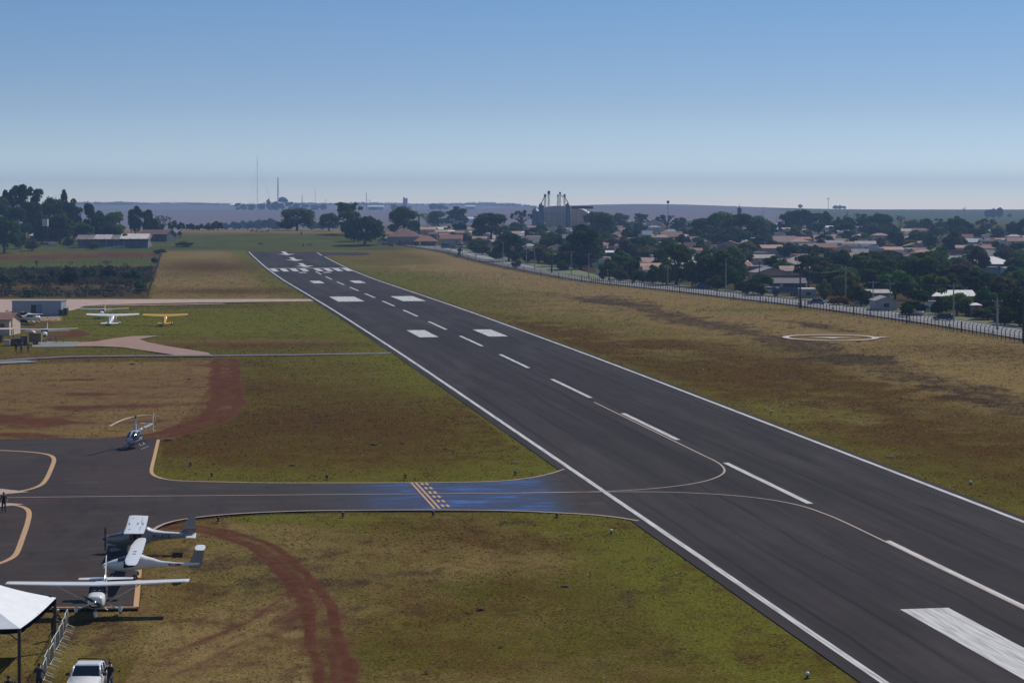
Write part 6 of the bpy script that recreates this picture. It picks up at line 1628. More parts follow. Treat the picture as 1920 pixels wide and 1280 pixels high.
def house(label, x, by, wpx, hpx, roof='gx', wall='white', top='terra', rise=None, dep=None, rot=0.0, name='house', cat='house', group=None, Y=None, win=True, chimney=False, tank=False, hm=None, yard=0):
    X, Yd = px(x, by) if Y is None else atY(x, Y)
    w = wpx / ppm(Yd); d = dep or max(5.5, min(w * .75, 11)); h = hm or max(hpx / ppm(Yd), 2.3)
    rs = (rise / ppm(Yd)) if rise else (d * .17 if roof in ('gx', 'hip') else w * .15)
    yc = Yd + d / 2
    t = thing(name, label, cat, X, yc, rot, group, z=min(G(X, Yd), G(X, yc)))
    SPOT.append((X, yc, max(w, d) * .5))
    wm, rm = WM[wall], HM[top]
    bm = bmesh.new()
    if roof == 'gx': box_walls(bm, w, d, h, rs, 'x')
    elif roof == 'gy': box_walls(bm, w, d, h, rs, 'y')
    else: box_walls(bm, w, d, h)
    from_bm('wall', bm, wm, t)
    bm = bmesh.new(); ov = min(.5, w * .06)
    if roof == 'gx': gable(bm, w, d, h, rs, ov)
    elif roof == 'gy': gable(bm, w, d, h, rs, ov, axis='y')
    elif roof == 'hip': gable(bm, w, d, h, rs, ov, hip=min(1.0, .9 * w / d * .9) if w < d * 1.1 else 1.0)
    elif roof == 'flat':
        bbox(bm, (-w / 2 - .12, -d / 2 - .12, h - .02), (w / 2 + .12, d / 2 + .12, h + .28))
    elif roof == 'shed':
        a = [bm.verts.new(p) for p in ((-w / 2 - ov, -d / 2 - ov, h), (w / 2 + ov, -d / 2 - ov, h), (w / 2 + ov, d / 2 + ov, h + rs), (-w / 2 - ov, d / 2 + ov, h + rs))]; b_ = [bm.verts.new((v.co.x, v.co.y, v.co.z + .12)) for v in a]
        bm.faces.new(a[::-1]); bm.faces.new(b_)
        for i in range(4): bm.faces.new((a[i], a[(i + 1) % 4], b_[(i + 1) % 4], b_[i]))
    elif roof == 'arch':
        n = 12; a = []; b_ = []
        for k in range(n + 1):
            th = PI * k / n; xx, zz = -math.cos(th) * (w / 2 + .2), h + rs * math.sin(th)
            a.append((bm.verts.new((xx, -d / 2 - .2, zz)), bm.verts.new((xx, d / 2 + .2, zz)), bm.verts.new((xx, -d / 2 - .2, zz + .1)), bm.verts.new((xx, d / 2 + .2, zz + .1))))
        for k in range(n):
            p, q = a[k], a[k + 1]
            bm.faces.new((p[2], q[2], q[3], p[3])); bm.faces.new((p[0], p[1], q[1], q[0])); bm.faces.new((p[0], q[0], q[2], p[2])); bm.faces.new((p[1], p[3], q[3], q[1]))
        from_bm('gable_end', (lambda b2: (b2.faces.new([b2.verts.new((-math.cos(PI * k / n) * w / 2, -d / 2 + .02, h + rs * math.sin(PI * k / n) - .02)) for k in range(n + 1)]), b2)[1])(bmesh.new()), wm, t)
    from_bm('roof', bm, rm, t)
    if roof == 'shed':
        bm = bmesh.new(); a = [bm.verts.new(p) for p in ((-w / 2, d / 2 - .05, h), (w / 2, d / 2 - .05, h), (w / 2, d / 2 - .05, h + rs), (-w / 2, d / 2 - .05, h + rs))]; bm.faces.new(a)
        for s in (-1, 1): bm.faces.new([bm.verts.new(p) for p in ((s * w / 2, -d / 2, h), (s * w / 2, d / 2 - .05, h), (s * w / 2, d / 2 - .05, h + rs))])
        from_bm('clerestory_wall', bm, wm, t)
    if win:
        n = max(1, int(w / 3.6)); dr = random.randrange(n)
        for k in range(n):
            xx = -w / 2 + w * (k + .5) / n
            if k == dr and n > 1: door(t, xx, -d / 2, m=random.choice((M_TIMBER, M_SILL, M_BLACK)))
            else: window(t, xx, -d / 2, min(1.0, h * .35), 1.3, min(1.1, h * .38))
        window(t, w / 2, 0, min(1.0, h * .35), 1.2, min(1.0, h * .35), 'x')
    if yard:
        bm = bmesh.new(); q = w * yard; bbox(bm, (-q, -d / 2 - 4.1, -.5), (q, -d / 2 - 3.95, 1.9)); bbox(bm, (q - .15, -d / 2 - 3.95, -.5), (q, d / 2 + 2, 1.9)); from_bm('yard_wall', bm, random.choice((WM['cream'], WM['grey'], WM['white'], WM['brick'], WM['pinkw'])), t)
    if chimney:
        bm = bmesh.new(); bbox(bm, (w * .2, -.3, h), (w * .2 + .6, .3, h + rs + .9)); from_bm('chimney', bm, wm, t)
    if tank:
        bm = bmesh.new(); lathe(bm, [(.7, 0), (.75, .1), (.7, .9), (.5, 1.0), (.2, 1.05)], 14, c=(-w * .2, d * .1, h + rs * .9 + .1)); from_bm('water_tank', bm, HM['bluer'], t, True)
    return t
HS = 'houses of the town'
H = house
# houses near the start of the road
H('large brown hip roofed house nearest the start of the town road', 757, 459, 62, 16, 'hip', 'grey', 'old', rise=14, dep=14, group=HS)
H('hip roofed terracotta house right of the larger brown one', 797, 461, 40, 10, 'hip', 'dark', 'terra', rise=9, group=HS)
H('terracotta house with cream front right of the hip roofed one', 846, 459, 40, 12, 'gx', 'cream', 'terra', rise=7, group=HS)
H('small pale house with grey roof left of the terracotta houses', 722, 455, 14, 8, 'gx', 'white', 'grey', group=HS)
H('tall narrow white tower wall behind the terracotta roof', 787, 436, 5, 17, 'flat', 'white', 'pale', name='tower', cat='tower', win=False, dep=3)
H('dark two storey house among trees left of the white tower wall', 776, 438, 20, 14, 'flat', 'brick', 'old', group=HS)
H('grey rendered block above the white roofs left of the big domed tree', 858, 430, 20, 15, 'flat', 'grey', 'pale', group=HS)
H('hazy arched roof house between the trees above the white roofs', 815, 424, 14, 12, 'arch', 'grey', 'wmetal', group=HS)
for i, (x, y, w, h, rf, wl, tp) in enumerate(((826, 436, 14, 6, 'gx', 'white', 'wmetal'), (838, 434, 14, 6, 'shed', 'cream', 'pale'), (812, 438, 16, 6, 'gx', 'white', 'pale'), (828, 442, 18, 6, 'gx', 'pinkw', 'pink'), (845, 442, 14, 6, 'shed', 'white', 'wmetal'), (862, 444, 16, 7, 'gx', 'cream', 'pink'), (812, 447, 16, 7, 'gx', 'grey', 'old'), (834, 449, 20, 7, 'gx', 'cream', 'terra'))):
    H(f'{ordinal(i + 1)} small house in the cluster of pale roofs right of the white tower wall', x, y, w, h, rf, wl, tp, group='cluster of small houses with pale roofs')
H('long white shed far behind the cluster of small roofs', 884, 418, 24, 8, 'gx', 'white', 'wmetal', group=HS, win=False)
# below the silos
H('house with grey slate coloured roof left of the road lawn', 1003, 463, 40, 9, 'gx', 'white', 'dgrey', rise=10, group=HS)
H('long low house with white eaves above the grey roofed house', 1002, 449, 46, 10, 'shed', 'cream', 'wmetal', rise=4, group=HS)
H('flat white parapet building below the silos', 1030, 440, 44, 13, 'flat', 'white', 'pale', group=HS, tank=True)
H('white block building below the right silo', 1056, 442, 26, 12, 'flat', 'white', 'wmetal', group=HS)
H('purple grey roofed house below the bare umbrella tree', 972, 450, 34, 8, 'gx', 'grey', 'grey', rise=5, group=HS)
H('low house with a dark roof between the tall trees before the silos', 1050, 458, 34, 12, 'gx', 'dark', 'dgrey', rise=6, group=HS)
H('small white roofed house beside the dark tree at the road', 925, 462, 26, 8, 'gx', 'white', 'pale', group=HS)
H('blue painted tank house beside the big domed tree', 984, 438, 8, 12, 'flat', 'blue', 'bluer', name='tank_house', cat='tank', win=False, dep=4)
H('bare brick wall building behind the roadside trees', 1128, 494, 20, 19, 'flat', 'brick', 'pale', group=HS, win=False)
H('low dark house with a thin white eave right of the brick building', 1158, 484, 42, 10, 'shed', 'dark', 'wmetal', rise=3, group=HS)
H('low pale carport at the roadside lawn', 1046, 488, 16, 6, 'flat', 'grey', 'wmetal', name='carport', cat='carport', win=False)
# centre
H('hip roofed pink house in the town centre', 1163, 448, 28, 8, 'hip', 'pinkw', 'pink', rise=5, group=HS)
H('house with a bright orange tile roof in the town centre', 1260, 451, 38, 8, 'gx', 'grey', 'pink', rise=9, group=HS)
H('grey roofed shed left of the orange tile roof', 1214, 447, 18, 5, 'gx', 'grey', 'bluer', rise=7, group=HS)
H('green grey flat long house below the orange tile roof', 1236, 458, 40, 12, 'flat', 'grey', 'pale', group=HS)
H('long pale warehouse roof behind the grey roofs', 1185, 430, 62, 6, 'gy', 'grey', 'pale', rise=9, dep=22, name='warehouse', cat='warehouse', win=False)
H('pale vaulted roof left of the long pale warehouse', 1168, 426, 30, 6, 'gx', 'cream', 'pale', rise=6, name='warehouse', cat='warehouse', win=False)
H('pale gable building behind the brownish umbrella tree', 1228, 424, 30, 8, 'gy', 'cream', 'pale', rise=6, name='warehouse', cat='warehouse', win=False)
H('building with a dark flat fascia left of the large grove', 1298, 424, 26, 9, 'flat', 'cream', 'dgrey', name='warehouse', cat='warehouse', win=False)
H('pink roofed house below the large grove', 1311, 461, 26, 6, 'gx', 'pinkw', 'pink', rise=5, group=HS)
H('low house with long pale pink roof below the orange one', 1282, 460, 44, 4, 'gx', 'pinkw', 'pink', rise=4, group=HS)
H('red brown roofed house with a white base', 1296, 473, 24, 5, 'gx', 'white', 'old', rise=9, group=HS)
H('small house with white fascia beside the large grove', 1295, 447, 18, 6, 'flat', 'grey', 'wmetal', group=HS)
H('terracotta house half hidden by the brownish trees', 1196, 462, 40, 6, 'gx', 'pinkw', 'terra', rise=8, group=HS)
H('small house with pale roof left of the red brown one', 1250, 466, 26, 5, 'shed', 'cream', 'pale', rise=3, group=HS)
H('white house at the foot of the large grove', 1340, 471, 10, 10, 'flat', 'white', 'pale', group=HS)
H('white shed roof among the trees right of the grove foot', 1399, 462, 14, 7, 'gx', 'white', 'wmetal', group=HS)
# right of the grove
H('orange tile roof house right of the large grove', 1472, 461, 40, 8, 'gx', 'cream', 'pink', rise=10, group=HS)
H('white walled house under the orange tile roof', 1480, 470, 20, 14, 'flat', 'white', 'grey', group=HS)
H('grey house with white parapet beside the white walled one', 1459, 474, 24, 13, 'flat', 'grey', 'wmetal', group=HS)
H('long slanting white roofed warehouse right of the grove', 1474, 437, 50, 6, 'gx', 'grey', 'wmetal', rise=11, rot=-.45, dep=16, name='warehouse', cat='warehouse', win=False)
H('white flat house before the slanting warehouse', 1470, 446, 34, 9, 'flat', 'white', 'pale', group=HS)
H('hazy arched metal roof hall', 1532, 438, 38, 6, 'arch', 'grey', 'wmetal', rise=5, name='hall', cat='hall', win=False)
H('white two storey house beyond the arched hall', 1557, 438, 16, 12, 'gx', 'white', 'wmetal', group=HS)
H('beige tile roofed house behind the red brown roof', 1547, 459, 38, 5, 'gx', 'cream', 'pink', rise=10, group=HS, chimney=True)
H('white house with red brown roof and a row of dark windows', 1549, 474, 40, 11, 'gx', 'white', 'terra', rise=7, group=HS)
H('house with pale roof and white wall right of the red brown roof', 1577, 462, 20, 6, 'gx', 'white', 'pink', rise=6, group=HS)
H('pinkish sloping roof house left of the red brown roof', 1516, 474, 30, 8, 'gx', 'pinkw', 'pink', rise=8, group=HS)
H('blue grey house right of the row of windows', 1579, 474, 22, 10, 'flat', 'blue', 'bluer', group=HS)
H('white framed shed in the middle of the right hand town', 1624, 472, 14, 11, 'flat', 'white', 'wmetal', group=HS)
H('grey roofed low house in front of the white framed shed', 1614, 484, 30, 6, 'gx', 'white', 'grey', rise=7, group=HS)
H('wide white topped house above the brownish trees', 1666, 476, 32, 10, 'flat', 'pinkw', 'wmetal', group=HS)
H('long low building with a white parapet line right of centre', 1736, 480, 70, 13, 'flat', 'pinkw', 'wmetal', dep=9, group=HS)
H('white house between two round trees', 1734, 466, 26, 11, 'gx', 'white', 'pink', rise=3, group=HS)
H('far pale wall below the back trees', 1702, 440, 34, 5, 'gx', 'pinkw', 'pale', group=HS)
H('reddish roofed house below the back trees on the right', 1812, 454, 26, 6, 'gx', 'cream', 'terra', rise=7, group=HS)
H('long blue grey roofed building right of the reddish roof', 1836, 462, 44, 6, 'gx', 'blue', 'bluer', rise=6, group=HS)
H('pink house with white gable at the right, far back', 1878, 458, 20, 8, 'gx', 'white', 'pink', group=HS)
H('long pink tiled roof at the right edge, far back', 1908, 460, 34, 5, 'gx', 'cream', 'pink', rise=6, group=HS)
H('large blue grey house with a wide white hipped roof at the right', 1864, 512, 82, 18, 'hip', 'blue', 'wmetal', rise=12, dep=13, group=HS)
H('dark roofed house directly behind the wide white hipped roof', 1852, 492, 80, 9, 'hip', 'dark', 'dgrey', rise=12, dep=12, group=HS)
H('plain blue grey wall annex below the white hipped roof', 1864, 520, 15, 18, 'flat', 'blue', 'grey', group=HS, win=False, dep=5)
H('low white house at the right below the hipped roof', 1893, 516, 20, 5, 'flat', 'white', 'wmetal', group=HS)
# front row behind the street trees
H('white roofed house in the trees above mid road', 1304, 506, 24, 6, 'gx', 'white', 'wmetal', rise=6, group=HS)
H('bright white roofed house right of the very dark tree', 1394, 508, 20, 7, 'gx', 'grey', 'wmetal', rise=7, group=HS)
H('brown rendered house right of the bright white roof', 1424, 522, 34, 22, 'flat', 'brick', 'pale', group=HS)
H('white walled house behind the dark pole', 1487, 520, 26, 14, 'shed', 'white', 'wmetal', rise=3, group=HS)
H('pale blue wall house between the two dark poles', 1509, 520, 16, 14, 'flat', 'blue', 'pale', group=HS)
H('dark garage house behind the blue lorry', 1480, 545, 60, 14, 'gx', 'dark', 'dgrey', rise=8, group=HS)
H('white fronted kiosk with a pale awning right of the blue lorry', 1516, 560, 28, 16, 'flat', 'grey', 'wmetal', name='kiosk', cat='kiosk')
H('low pale canopy among the street trees', 1346, 535, 26, 10, 'shed', 'dark', 'pale', rise=3, group=HS, win=False)
H('small gabled cottage of grey weathered walls beside the road', 1662, 583, 40, 20, 'gy', 'grey', 'grey', rise=7, dep=8, group=HS)
H('sheet roofed sheds behind the gabled cottage', 1640, 572, 60, 22, 'shed', 'grey', 'pale', rise=5, group=HS)
H('house with a long bright white sheet roof by the road corner', 1788, 572, 78, 18, 'gx', 'brick', 'wmetal', rise=9, dep=9, group=HS)
H('small brown and white shed by the bare tree at the road corner', 1830, 593, 22, 17, 'shed', 'brick', 'wmetal', rise=2, name='shed', cat='shed')
H('white gate posts and wall behind the parked pickup', 1750, 586, 26, 14, 'flat', 'white', 'pale', name='gate_wall', cat='wall', win=False, dep=2)
def filler_houses():
    r = random.Random(9); made = 0; tries = 0
    while made < 165 and tries < 14000:
        tries += 1
        Y = 650 + 790 * r.random(); u = r.uniform(-.045, .255); X = u * Y
        fx = np.interp(Y, [390, 520, 575, 650, 760, 860, 960, 1100, 1500], [93.1, 62.4, 40.2, 19.5, 1.3, -14.6, -31.2, -60, -140])
        if X < fx + 26: continue
        xp = 960 + FPX * u
        if Y < 780 and (abs(xp - 1864) < 62 or abs(xp - 1736) < 50 or abs(xp - 1549) < 40): continue
        w = r.uniform(7.5, 12) if Y < 900 else r.uniform(6.5, 10)
        if any((X - a) ** 2 + ((Y - b_)) ** 2 < (rr * .85 + w * .50) ** 2 for a, b_, rr in SPOT): continue
        d = float(drop(X, Y)); x_ = 960 + FPX * X / Y; y_ = HORY + FPX * d / Y
        FH.append((x_, y_, w, X, Y)); SPOT.append((X, Y + 4, w * .5)); made += 1
    FH.sort()
    for i, (x_, y_, w, X, Y) in enumerate(FH):
        tp, wl, rf = r.choice(('terra', 'pink', 'old', 'pale', 'grey', 'pink')), r.choice(('white', 'cream', 'white', 'pinkw', 'grey')), r.choice(('gx', 'gx', 'hip', 'gy', 'shed', 'flat'))
        H(f'{ordinal(i + 1)} modest house from the left among the town trees, {TOPW[tp]}, {WLW[wl]} walled', x_, y_, w * ppm(Y), 3.0 * ppm(Y), rf, wl, tp, Y=Y, hm=2.9, rot=r.uniform(-.25, .25), group='modest houses between the trees of the town', yard=r.uniform(.6, 1.2), tank=r.random() < .2)
TOPW = {'terra': 'terracotta roofed', 'pink': 'pale tile roofed', 'old': 'brown roofed', 'pale': 'pale roofed', 'grey': 'grey roofed'}; WLW = {'white': 'white', 'cream': 'cream', 'pinkw': 'pink', 'grey': 'grey'}
FH = []
filler_houses()
print('houses', len(FH))
filler_trees()
plant_trees()
# ---- farm sheds on the left
def barns():
    x, y = px(212, 464)
    t = thing('barn', 'long open farm barn with pale blue boarding and low grey white roofs', 'barn', x, y + 6, math.radians(3)); k = 1 / ppm(y)
    w = 128 * k; d = 16
    bm = bmesh.new(); bbox(bm, (-w / 2, -d / 2, -.5), (w / 2, -d / 2 + .2, 3.0)); bbox(bm, (-w / 2, d / 2 - .2, -.5), (w / 2, d / 2, 4.2)); bbox(bm, (-w / 2, -d / 2 + .21, -.5), (-w / 2 + .2, d / 2 - .21, 3.6)); bbox(bm, (w / 2 - .2, -d / 2 + .21, -.5), (w / 2, d / 2 - .21, 3.6))
    from_bm('wall', bm, mat('pale_blue_boarding', (.16, .18, .22), .9, var=.5, scale=1, stretch=(1, 1, .2)), t)
    bm = bmesh.new(); gable(bm, w, d, 3.9, 1.7, 1.4); from_bm('roof', bm, mat('dusty_grey_sheets', (.17, .15, .15), .9, var=.3, scale=.3), t)
    bm = bmesh.new(); gable(bm, w * .34, d * 1.02, 4.15, 2.0, 1.2); r2 = from_bm('roof_section', bm, mat('pale_new_sheets', (.56, .52, .50), .7, var=.15, scale=.5), t); r2.location = (w * .30, 0, .0)
    bm = bmesh.new(); gable(bm, w * .16, d * 1.01, 4.05, 1.72, 1.4); r2 = from_bm('roof_section', bm, mat('pale_old_sheets', (.40, .37, .36), .8, var=.2, scale=.5), t); r2.location = (-w * .16, 0, .0)
    for i in range(9):
        xx = -w / 2 + w * i / 8; bm = bmesh.new(); bbox(bm, (xx - .15, -d / 2 - .9, -.5), (xx + .15, -d / 2 - .6, 4.2)); from_bm('post', bm, M_TIMBER, t)
    x, y = px(292, 452); k = 1 / ppm(y)
    t = thing('barn', 'brown gable roofed barn at the right end of the long barn', 'barn', x, y + 6, math.radians(-20))
    bm = bmesh.new(); box_walls(bm, 15, 9, 3.4, 2.0); from_bm('wall', bm, WM['dark'], t); bm = bmesh.new(); gable(bm, 15, 9, 3.4, 2.0, .6); from_bm('roof', bm, HM['old'], t); door(t, 2, -4.5, 2.2, 2.6)
    x, y = px(322, 447); t = thing('shed', 'small pale roofed lean-to behind the brown barn', 'shed', x, y + 4, math.radians(-25))
    bm = bmesh.new(); box_walls(bm, 7, 5, 2.6, 1.3); from_bm('wall', bm, WM['dark'], t); bm = bmesh.new(); gable(bm, 7, 5, 2.6, 1.3, .5); from_bm('roof', bm, HM['pale'], t); door(t, 0, -2.5)
    x, y = px(82, 452); t = thing('farmhouse', 'farmhouse with a pale hipped roof under the left wood', 'house', x, y + 5, math.radians(12)); 
    bm = bmesh.new(); box_walls(bm, 15, 11, 3.0); from_bm('wall', bm, WM['dark'], t); bm = bmesh.new(); gable(bm, 15, 11, 3.0, 2.6, .9, hip=1.0); from_bm('roof', bm, mat('pale_pink_sheets', (.58, .50, .47), .8, var=.15), t)
    for xx in (-5, -1.5, 5): window(t, xx, -5.5, 1, 1.4, 1.1)
    door(t, 2, -5.5)
    x, y = px(85, 462); t = thing('water_tower', 'small white panelled water tank on a thin stand among the left trees', 'water tower', x, y)
    zt = CAM_H - (411 - HORY) / FPX * y - G(x, y); zb = CAM_H - (424 - HORY) / FPX * y - G(x, y)
    bm = bmesh.new(); bbox(bm, (-1.25, -1.25, zb), (1.25, 1.25, zt), .05); from_bm('tank', bm, mat('pale_tank_panels', (.55, .52, .50), .6), t)
    for sx in (-1, 1):
        for sy in (-1, 1): rod('leg', [(sx * 1.1, sy * 1.1, 0), (sx * 1.0, sy * 1.0, zb)], .06, M_BLACK, t)
    for (xx, yy, lab) in ((130, 456, 'white van parked between the farmhouse and the long barn'), (99, 460.5, 'white car parked in the farm yard')):
        x, y = px(xx, yy); car(lab, x, y, .4, M_CARW, 'van' if 'van' in lab else 'hatch', 'van' if 'van' in lab else 'car', L=4.6, H=2.1 if 'van' in lab else 1.45)
barns()
# ---- silo complex
def silos():
    Y0 = 1500.0
    M_SILO = mat('blue_grey_silo_sheet', (.13, .17, .24), .5, metal=.2, var=.15, stretch=(1, 1, 4), scale=1.5)
    def zof(yp, Y): return CAM_H - (yp - HORY) / FPX * Y
    def silo(label, xa, xb, ytop, ycone, Y, rim=True):
        X, _ = atY((xa + xb) / 2, Y); r = (xb - xa) / 2 / ppm(Y); zg = G(X, Y)
        t = thing('grain_silo', label, 'silo', X, Y, 0, 'grain silos in the town'); zt, zc = zof(ycone, Y) - zg, zof(ytop, Y) - zg
        bm = bmesh.new(); prof = [(r, -.5)]
        for k in range(int(zt / .9)): prof += [(r, k * .9 + .1), (r * 1.012, k * .9 + .5)]
        lathe(bm, prof + [(r, zt)], 28); from_bm('body', bm, M_SILO, t, True)
        bm = bmesh.new(); lathe(bm, [(r * 1.05, zt), (r * .25, zc - .3), (r * .25, zc)], 28); from_bm('cone_roof', bm, M_SILO, t)
        rod('ladder_rail', [(r * .95, -r * .4, 0), (r * .95, -r * .4, zt)], .18, mat('pale_ladder_steel', (.5, .5, .5), .5), t, 4)
        return t
    silo('wide dark grain silo at the left of the silo group', 997, 1011, 389, 396, Y0 + 8); silo('narrow dark silo left of the lift towers', 1010, 1020, 380, 385, Y0)
    silo('narrow dark silo at the right of the lift towers', 1060, 1070, 380, 385, Y0)
    # round backed store between
    X, Y = atY(1043, Y0 + 26); zg = G(X, Y); w = 58 / ppm(Y); t = thing('grain_store', 'grey barrel roofed grain store between the silos', 'warehouse', X, Y)
    zt = zof(386, Y) - zg; ze = zof(397, Y) - zg; zb = zof(405, Y) - zg
    n = 14; arc = [(-math.cos(PI * k / n) * w / 2, ze + (zt - ze) * math.sin(PI * k / n)) for k in range(n + 1)]
    bm = bmesh.new(); a = [bm.verts.new((p[0], -14, p[1])) for p in arc]; b_ = [bm.verts.new((p[0], 14, p[1])) for p in arc]
    for k in range(n): bm.faces.new((a[k], a[k + 1], b_[k + 1], b_[k]))
    bm.faces.new(a); bm.faces.new(b_[::-1]); from_bm('roof', bm, mat('grey_barrel_roof', (.45, .45, .47), .6, var=.12), t)
    bm = bmesh.new(); bbox(bm, (-w / 2, -14.1, zb), (w / 2, 14, ze)); from_bm('upper_wall', bm, mat('grey_store_wall', (.40, .39, .42), .8), t)
    bm = bmesh.new(); bbox(bm, (-w / 2 - .1, -14.3, -.5), (w / 2 + .1, 14, zb - .01)); from_bm('base_wall', bm, mat('pinkish_brick_base', (.56, .44, .38), .9, var=.2, scale=.6), t)
    X, Y = atY(1079, Y0 + 60); zg = G(X, Y); w = 46 / ppm(Y); t = thing('white_barn', 'white arched roof barn right of the silos, bright in the sun', 'barn', X, Y)
    zt = zof(391, Y) - zg; ze = zof(404, Y) - zg
    bm = bmesh.new(); arc = [(-math.cos(PI * k / n) * w / 2, ze + (zt - ze) * math.sin(PI * k / n)) for k in range(n + 1)]; a = [bm.verts.new((p[0], -16, p[1])) for p in arc]; b_ = [bm.verts.new((p[0] + 3, 16, p[1])) for p in arc]
    for k in range(n): bm.faces.new((a[k], a[k + 1], b_[k + 1], b_[k]))
    bm.faces.new(b_[::-1]); from_bm('roof', bm, HM['wmetal'], t)
    bm = bmesh.new(); bm.faces.new([bm.verts.new((p[0] * .99, -15.9, p[1] - .05)) for p in arc]); bbox(bm, (-w / 2 + .1, -15.9, -.5), (w / 2 - .1, 16, ze)); from_bm('wall', bm, WM['pinkw'], t)
    X, Y = atY(1091, Y0 + 20); zg = G(X, Y); t = thing('conveyor_gallery', 'long brown raised gallery on posts right of the silos', 'gallery', X, Y)
    za, zb2 = zof(391.5, Y) - zg, zof(386.5, Y) - zg; w = 21 / ppm(Y)
    bm = bmesh.new(); bbox(bm, (-w, -1.5, za), (w, 1.5, zb2)); from_bm('gallery', bm, mat('brown_gallery_sheet', (.10, .075, .085), .8), t)
    for k in range(5): rod('post', [(-w + .3 + (2 * w - .6) * k / 4, 0, 0), (-w + .3 + (2 * w - .6) * k / 4, 0, za)], .22, M_STEEL, t, 6)
    M_TW = mat('pale_lift_tower', (.42, .38, .40), .6); M_CAP = mat('dark_lift_head', (.05, .05, .06), .6); M_CAPR = mat('red_brown_lift_head', (.18, .06, .05), .6)
    def lift(label, xs, ytop, ybase_cap, Y, cap, lattice=True, legw=.62):
        X, _ = atY(xs, Y); zg = G(X, Y); zt = zof(ytop, Y) - zg; zc = zof(ybase_cap, Y) - zg
        t = thing('lift_tower', label, 'lift tower', X, Y, 0, 'grain lift towers between the silos')
        bm = bmesh.new()
        for sx in (-1, 1):
            for sy in (-1, 1): tube(bm, [(sx * legw, sy * legw, -.5), (sx * legw, sy * legw, zc)], .10, 4)
        k = 0; z = 0
        while z < zc - 2 and lattice:
            for sy in (-1, 1): tube(bm, [(-legw, sy * legw, z), (legw, sy * legw, z + 2)] if k % 2 else [(legw, sy * legw, z), (-legw, sy * legw, z + 2)], .055, 4)
            z += 2; k += 1
        from_bm('lattice', bm, M_TW, t)
        rod('lift_leg', [(0, 0, -.5), (0, 0, zc)], legw * .4, M_TW, t, 8)
        bm = bmesh.new(); bbox(bm, (-legw * 1.3, -legw * 1.3, zc), (legw * 1.3, legw * 1.3, zt)); bmesh.ops.bevel(bm, geom=list(bm.edges), offset=.25, segments=2, affect='EDGES'); from_bm('lift_head', bm, cap, t)
        bm = bmesh.new(); bbox(bm, (-legw * 2, -legw * 2, zc - .25), (legw * 2, legw * 2, zc - .02)); from_bm('platform', bm, M_STEEL, t)
        return t, X, zg, zc
    a = lift('lattice lift tower with a red brown head beside the left silo', 1022, 364, 370, Y0 - 4, M_CAPR)
    rod('chute', [(-.8, 0, a[3] - .5), (-3.4, 0, a[3] - 6.2)], .3, M_STEEL, a[0])
    lift('tallest pale lift tower with a dark head', 1029, 358, 364, Y0 - 2, M_CAP, legw=.7)
    lift('dark narrow lift leg left in the middle pair', 1046, 365, 368, Y0 + 2, M_CAP, legw=.5); lift('dark narrow lift leg right in the middle pair', 1050, 360, 364, Y0 + 3, M_CAP, legw=.5)
    a = lift('lattice lift tower with a dark head beside the right silo', 1058.5, 364, 369, Y0 - 4, M_CAP)
    rod('chute', [(.8, 0, a[3] - .5), (3.0, 0, a[3] - 6.0)], .3, M_STEEL, a[0]); rod('chute', [(-.8, 0, a[3] - .5), (-3.2, 0, a[3] + 1.8)], .25, M_STEEL, a[0])
silos()
# ---- towers and masts
def blue_tower():
    X, Y = atY(1386.5, 1420); zg = G(X, Y); zt = CAM_H - (391.5 - HORY) / FPX * Y - zg; r = 4.2 / ppm(Y)
    t = thing('water_tower', 'blue cylindrical water tower rising from the large grove', 'water tower', X, Y)
    bm = bmesh.new(); lathe(bm, [(r, -.5), (r, zt * .55), (r * 1.03, zt * .56), (r * 1.03, zt * .58), (r, zt * .59), (r, zt)], 24); from_bm('tank', bm, mat('blue_tank_paint', (.045, .12, .26), .5, var=.1), t, False)
    bm = bmesh.new(); lathe(bm, [(r * 1.06, zt), (r * 1.06, zt + .3), (r * .3, zt + .8), (r * .3, zt + 1.6)], 20); from_bm('cap', bm, M_NAVY, t)
    rod('aerial', [(0, 0, zt + 1.6), (0, 0, zt + 3.2)], .15, M_STEEL, t)
blue_tower()
def mast(label, x, ytop, Y, w=1.2, style='lattice', head=None, name='radio_mast', colr=None):
    X, _ = atY(x, Y); zg = G(X, Y); h = CAM_H - (ytop - HORY) / FPX * Y - zg
    t = thing(name, label, 'mast', X, Y, .3); m = colr or mat('hazy_mast_steel', (.22, .20, .20), .6)
    bm = bmesh.new()
    if style == 'lattice':
        n = 3; P_ = [(math.cos(2 * PI * k / n) * w, math.sin(2 * PI * k / n) * w) for k in range(n)]
        for p in P_: tube(bm, [(p[0], p[1], -1), (p[0] * .45, p[1] * .45, h)], w * .18, 4)
        k = 0; z = 0; st = max(w * 2.2, 3)
        while z + st < h:
            f0, f1 = 1 - .55 * z / h, 1 - .55 * (z + st) / h
            for i in range(n):
                a, b_ = P_[i], P_[(i + 1) % n]; tube(bm, [(a[0] * f0, a[1] * f0, z), (b_[0] * f1, b_[1] * f1, z + st)], w * .10, 3)
            z += st
    else: tube(bm, [(0, 0, -1), (0, 0, h * .5), (0, 0, h)], [w, w * .8, w * .5], 6)
    from_bm('shaft', bm, m, t)
    if head:
        bm = bmesh.new(); bbox(bm, (-head[0], -head[0], h * head[1]), (head[0], head[0], h * head[2])); from_bm('aerial_panel', bm, M_CAP2, t)
    if style == 'guyed':
        for k in range(3):
            a = 2 * PI * k / 3; rod('guy_wire', [(0, 0, h * .9), (math.cos(a) * h * .3, math.sin(a) * h * .3, 0)], .10, m, t, 3)
    return t
M_CAP2 = mat('dark_aerial_panel', (.04, .045, .06), .6)
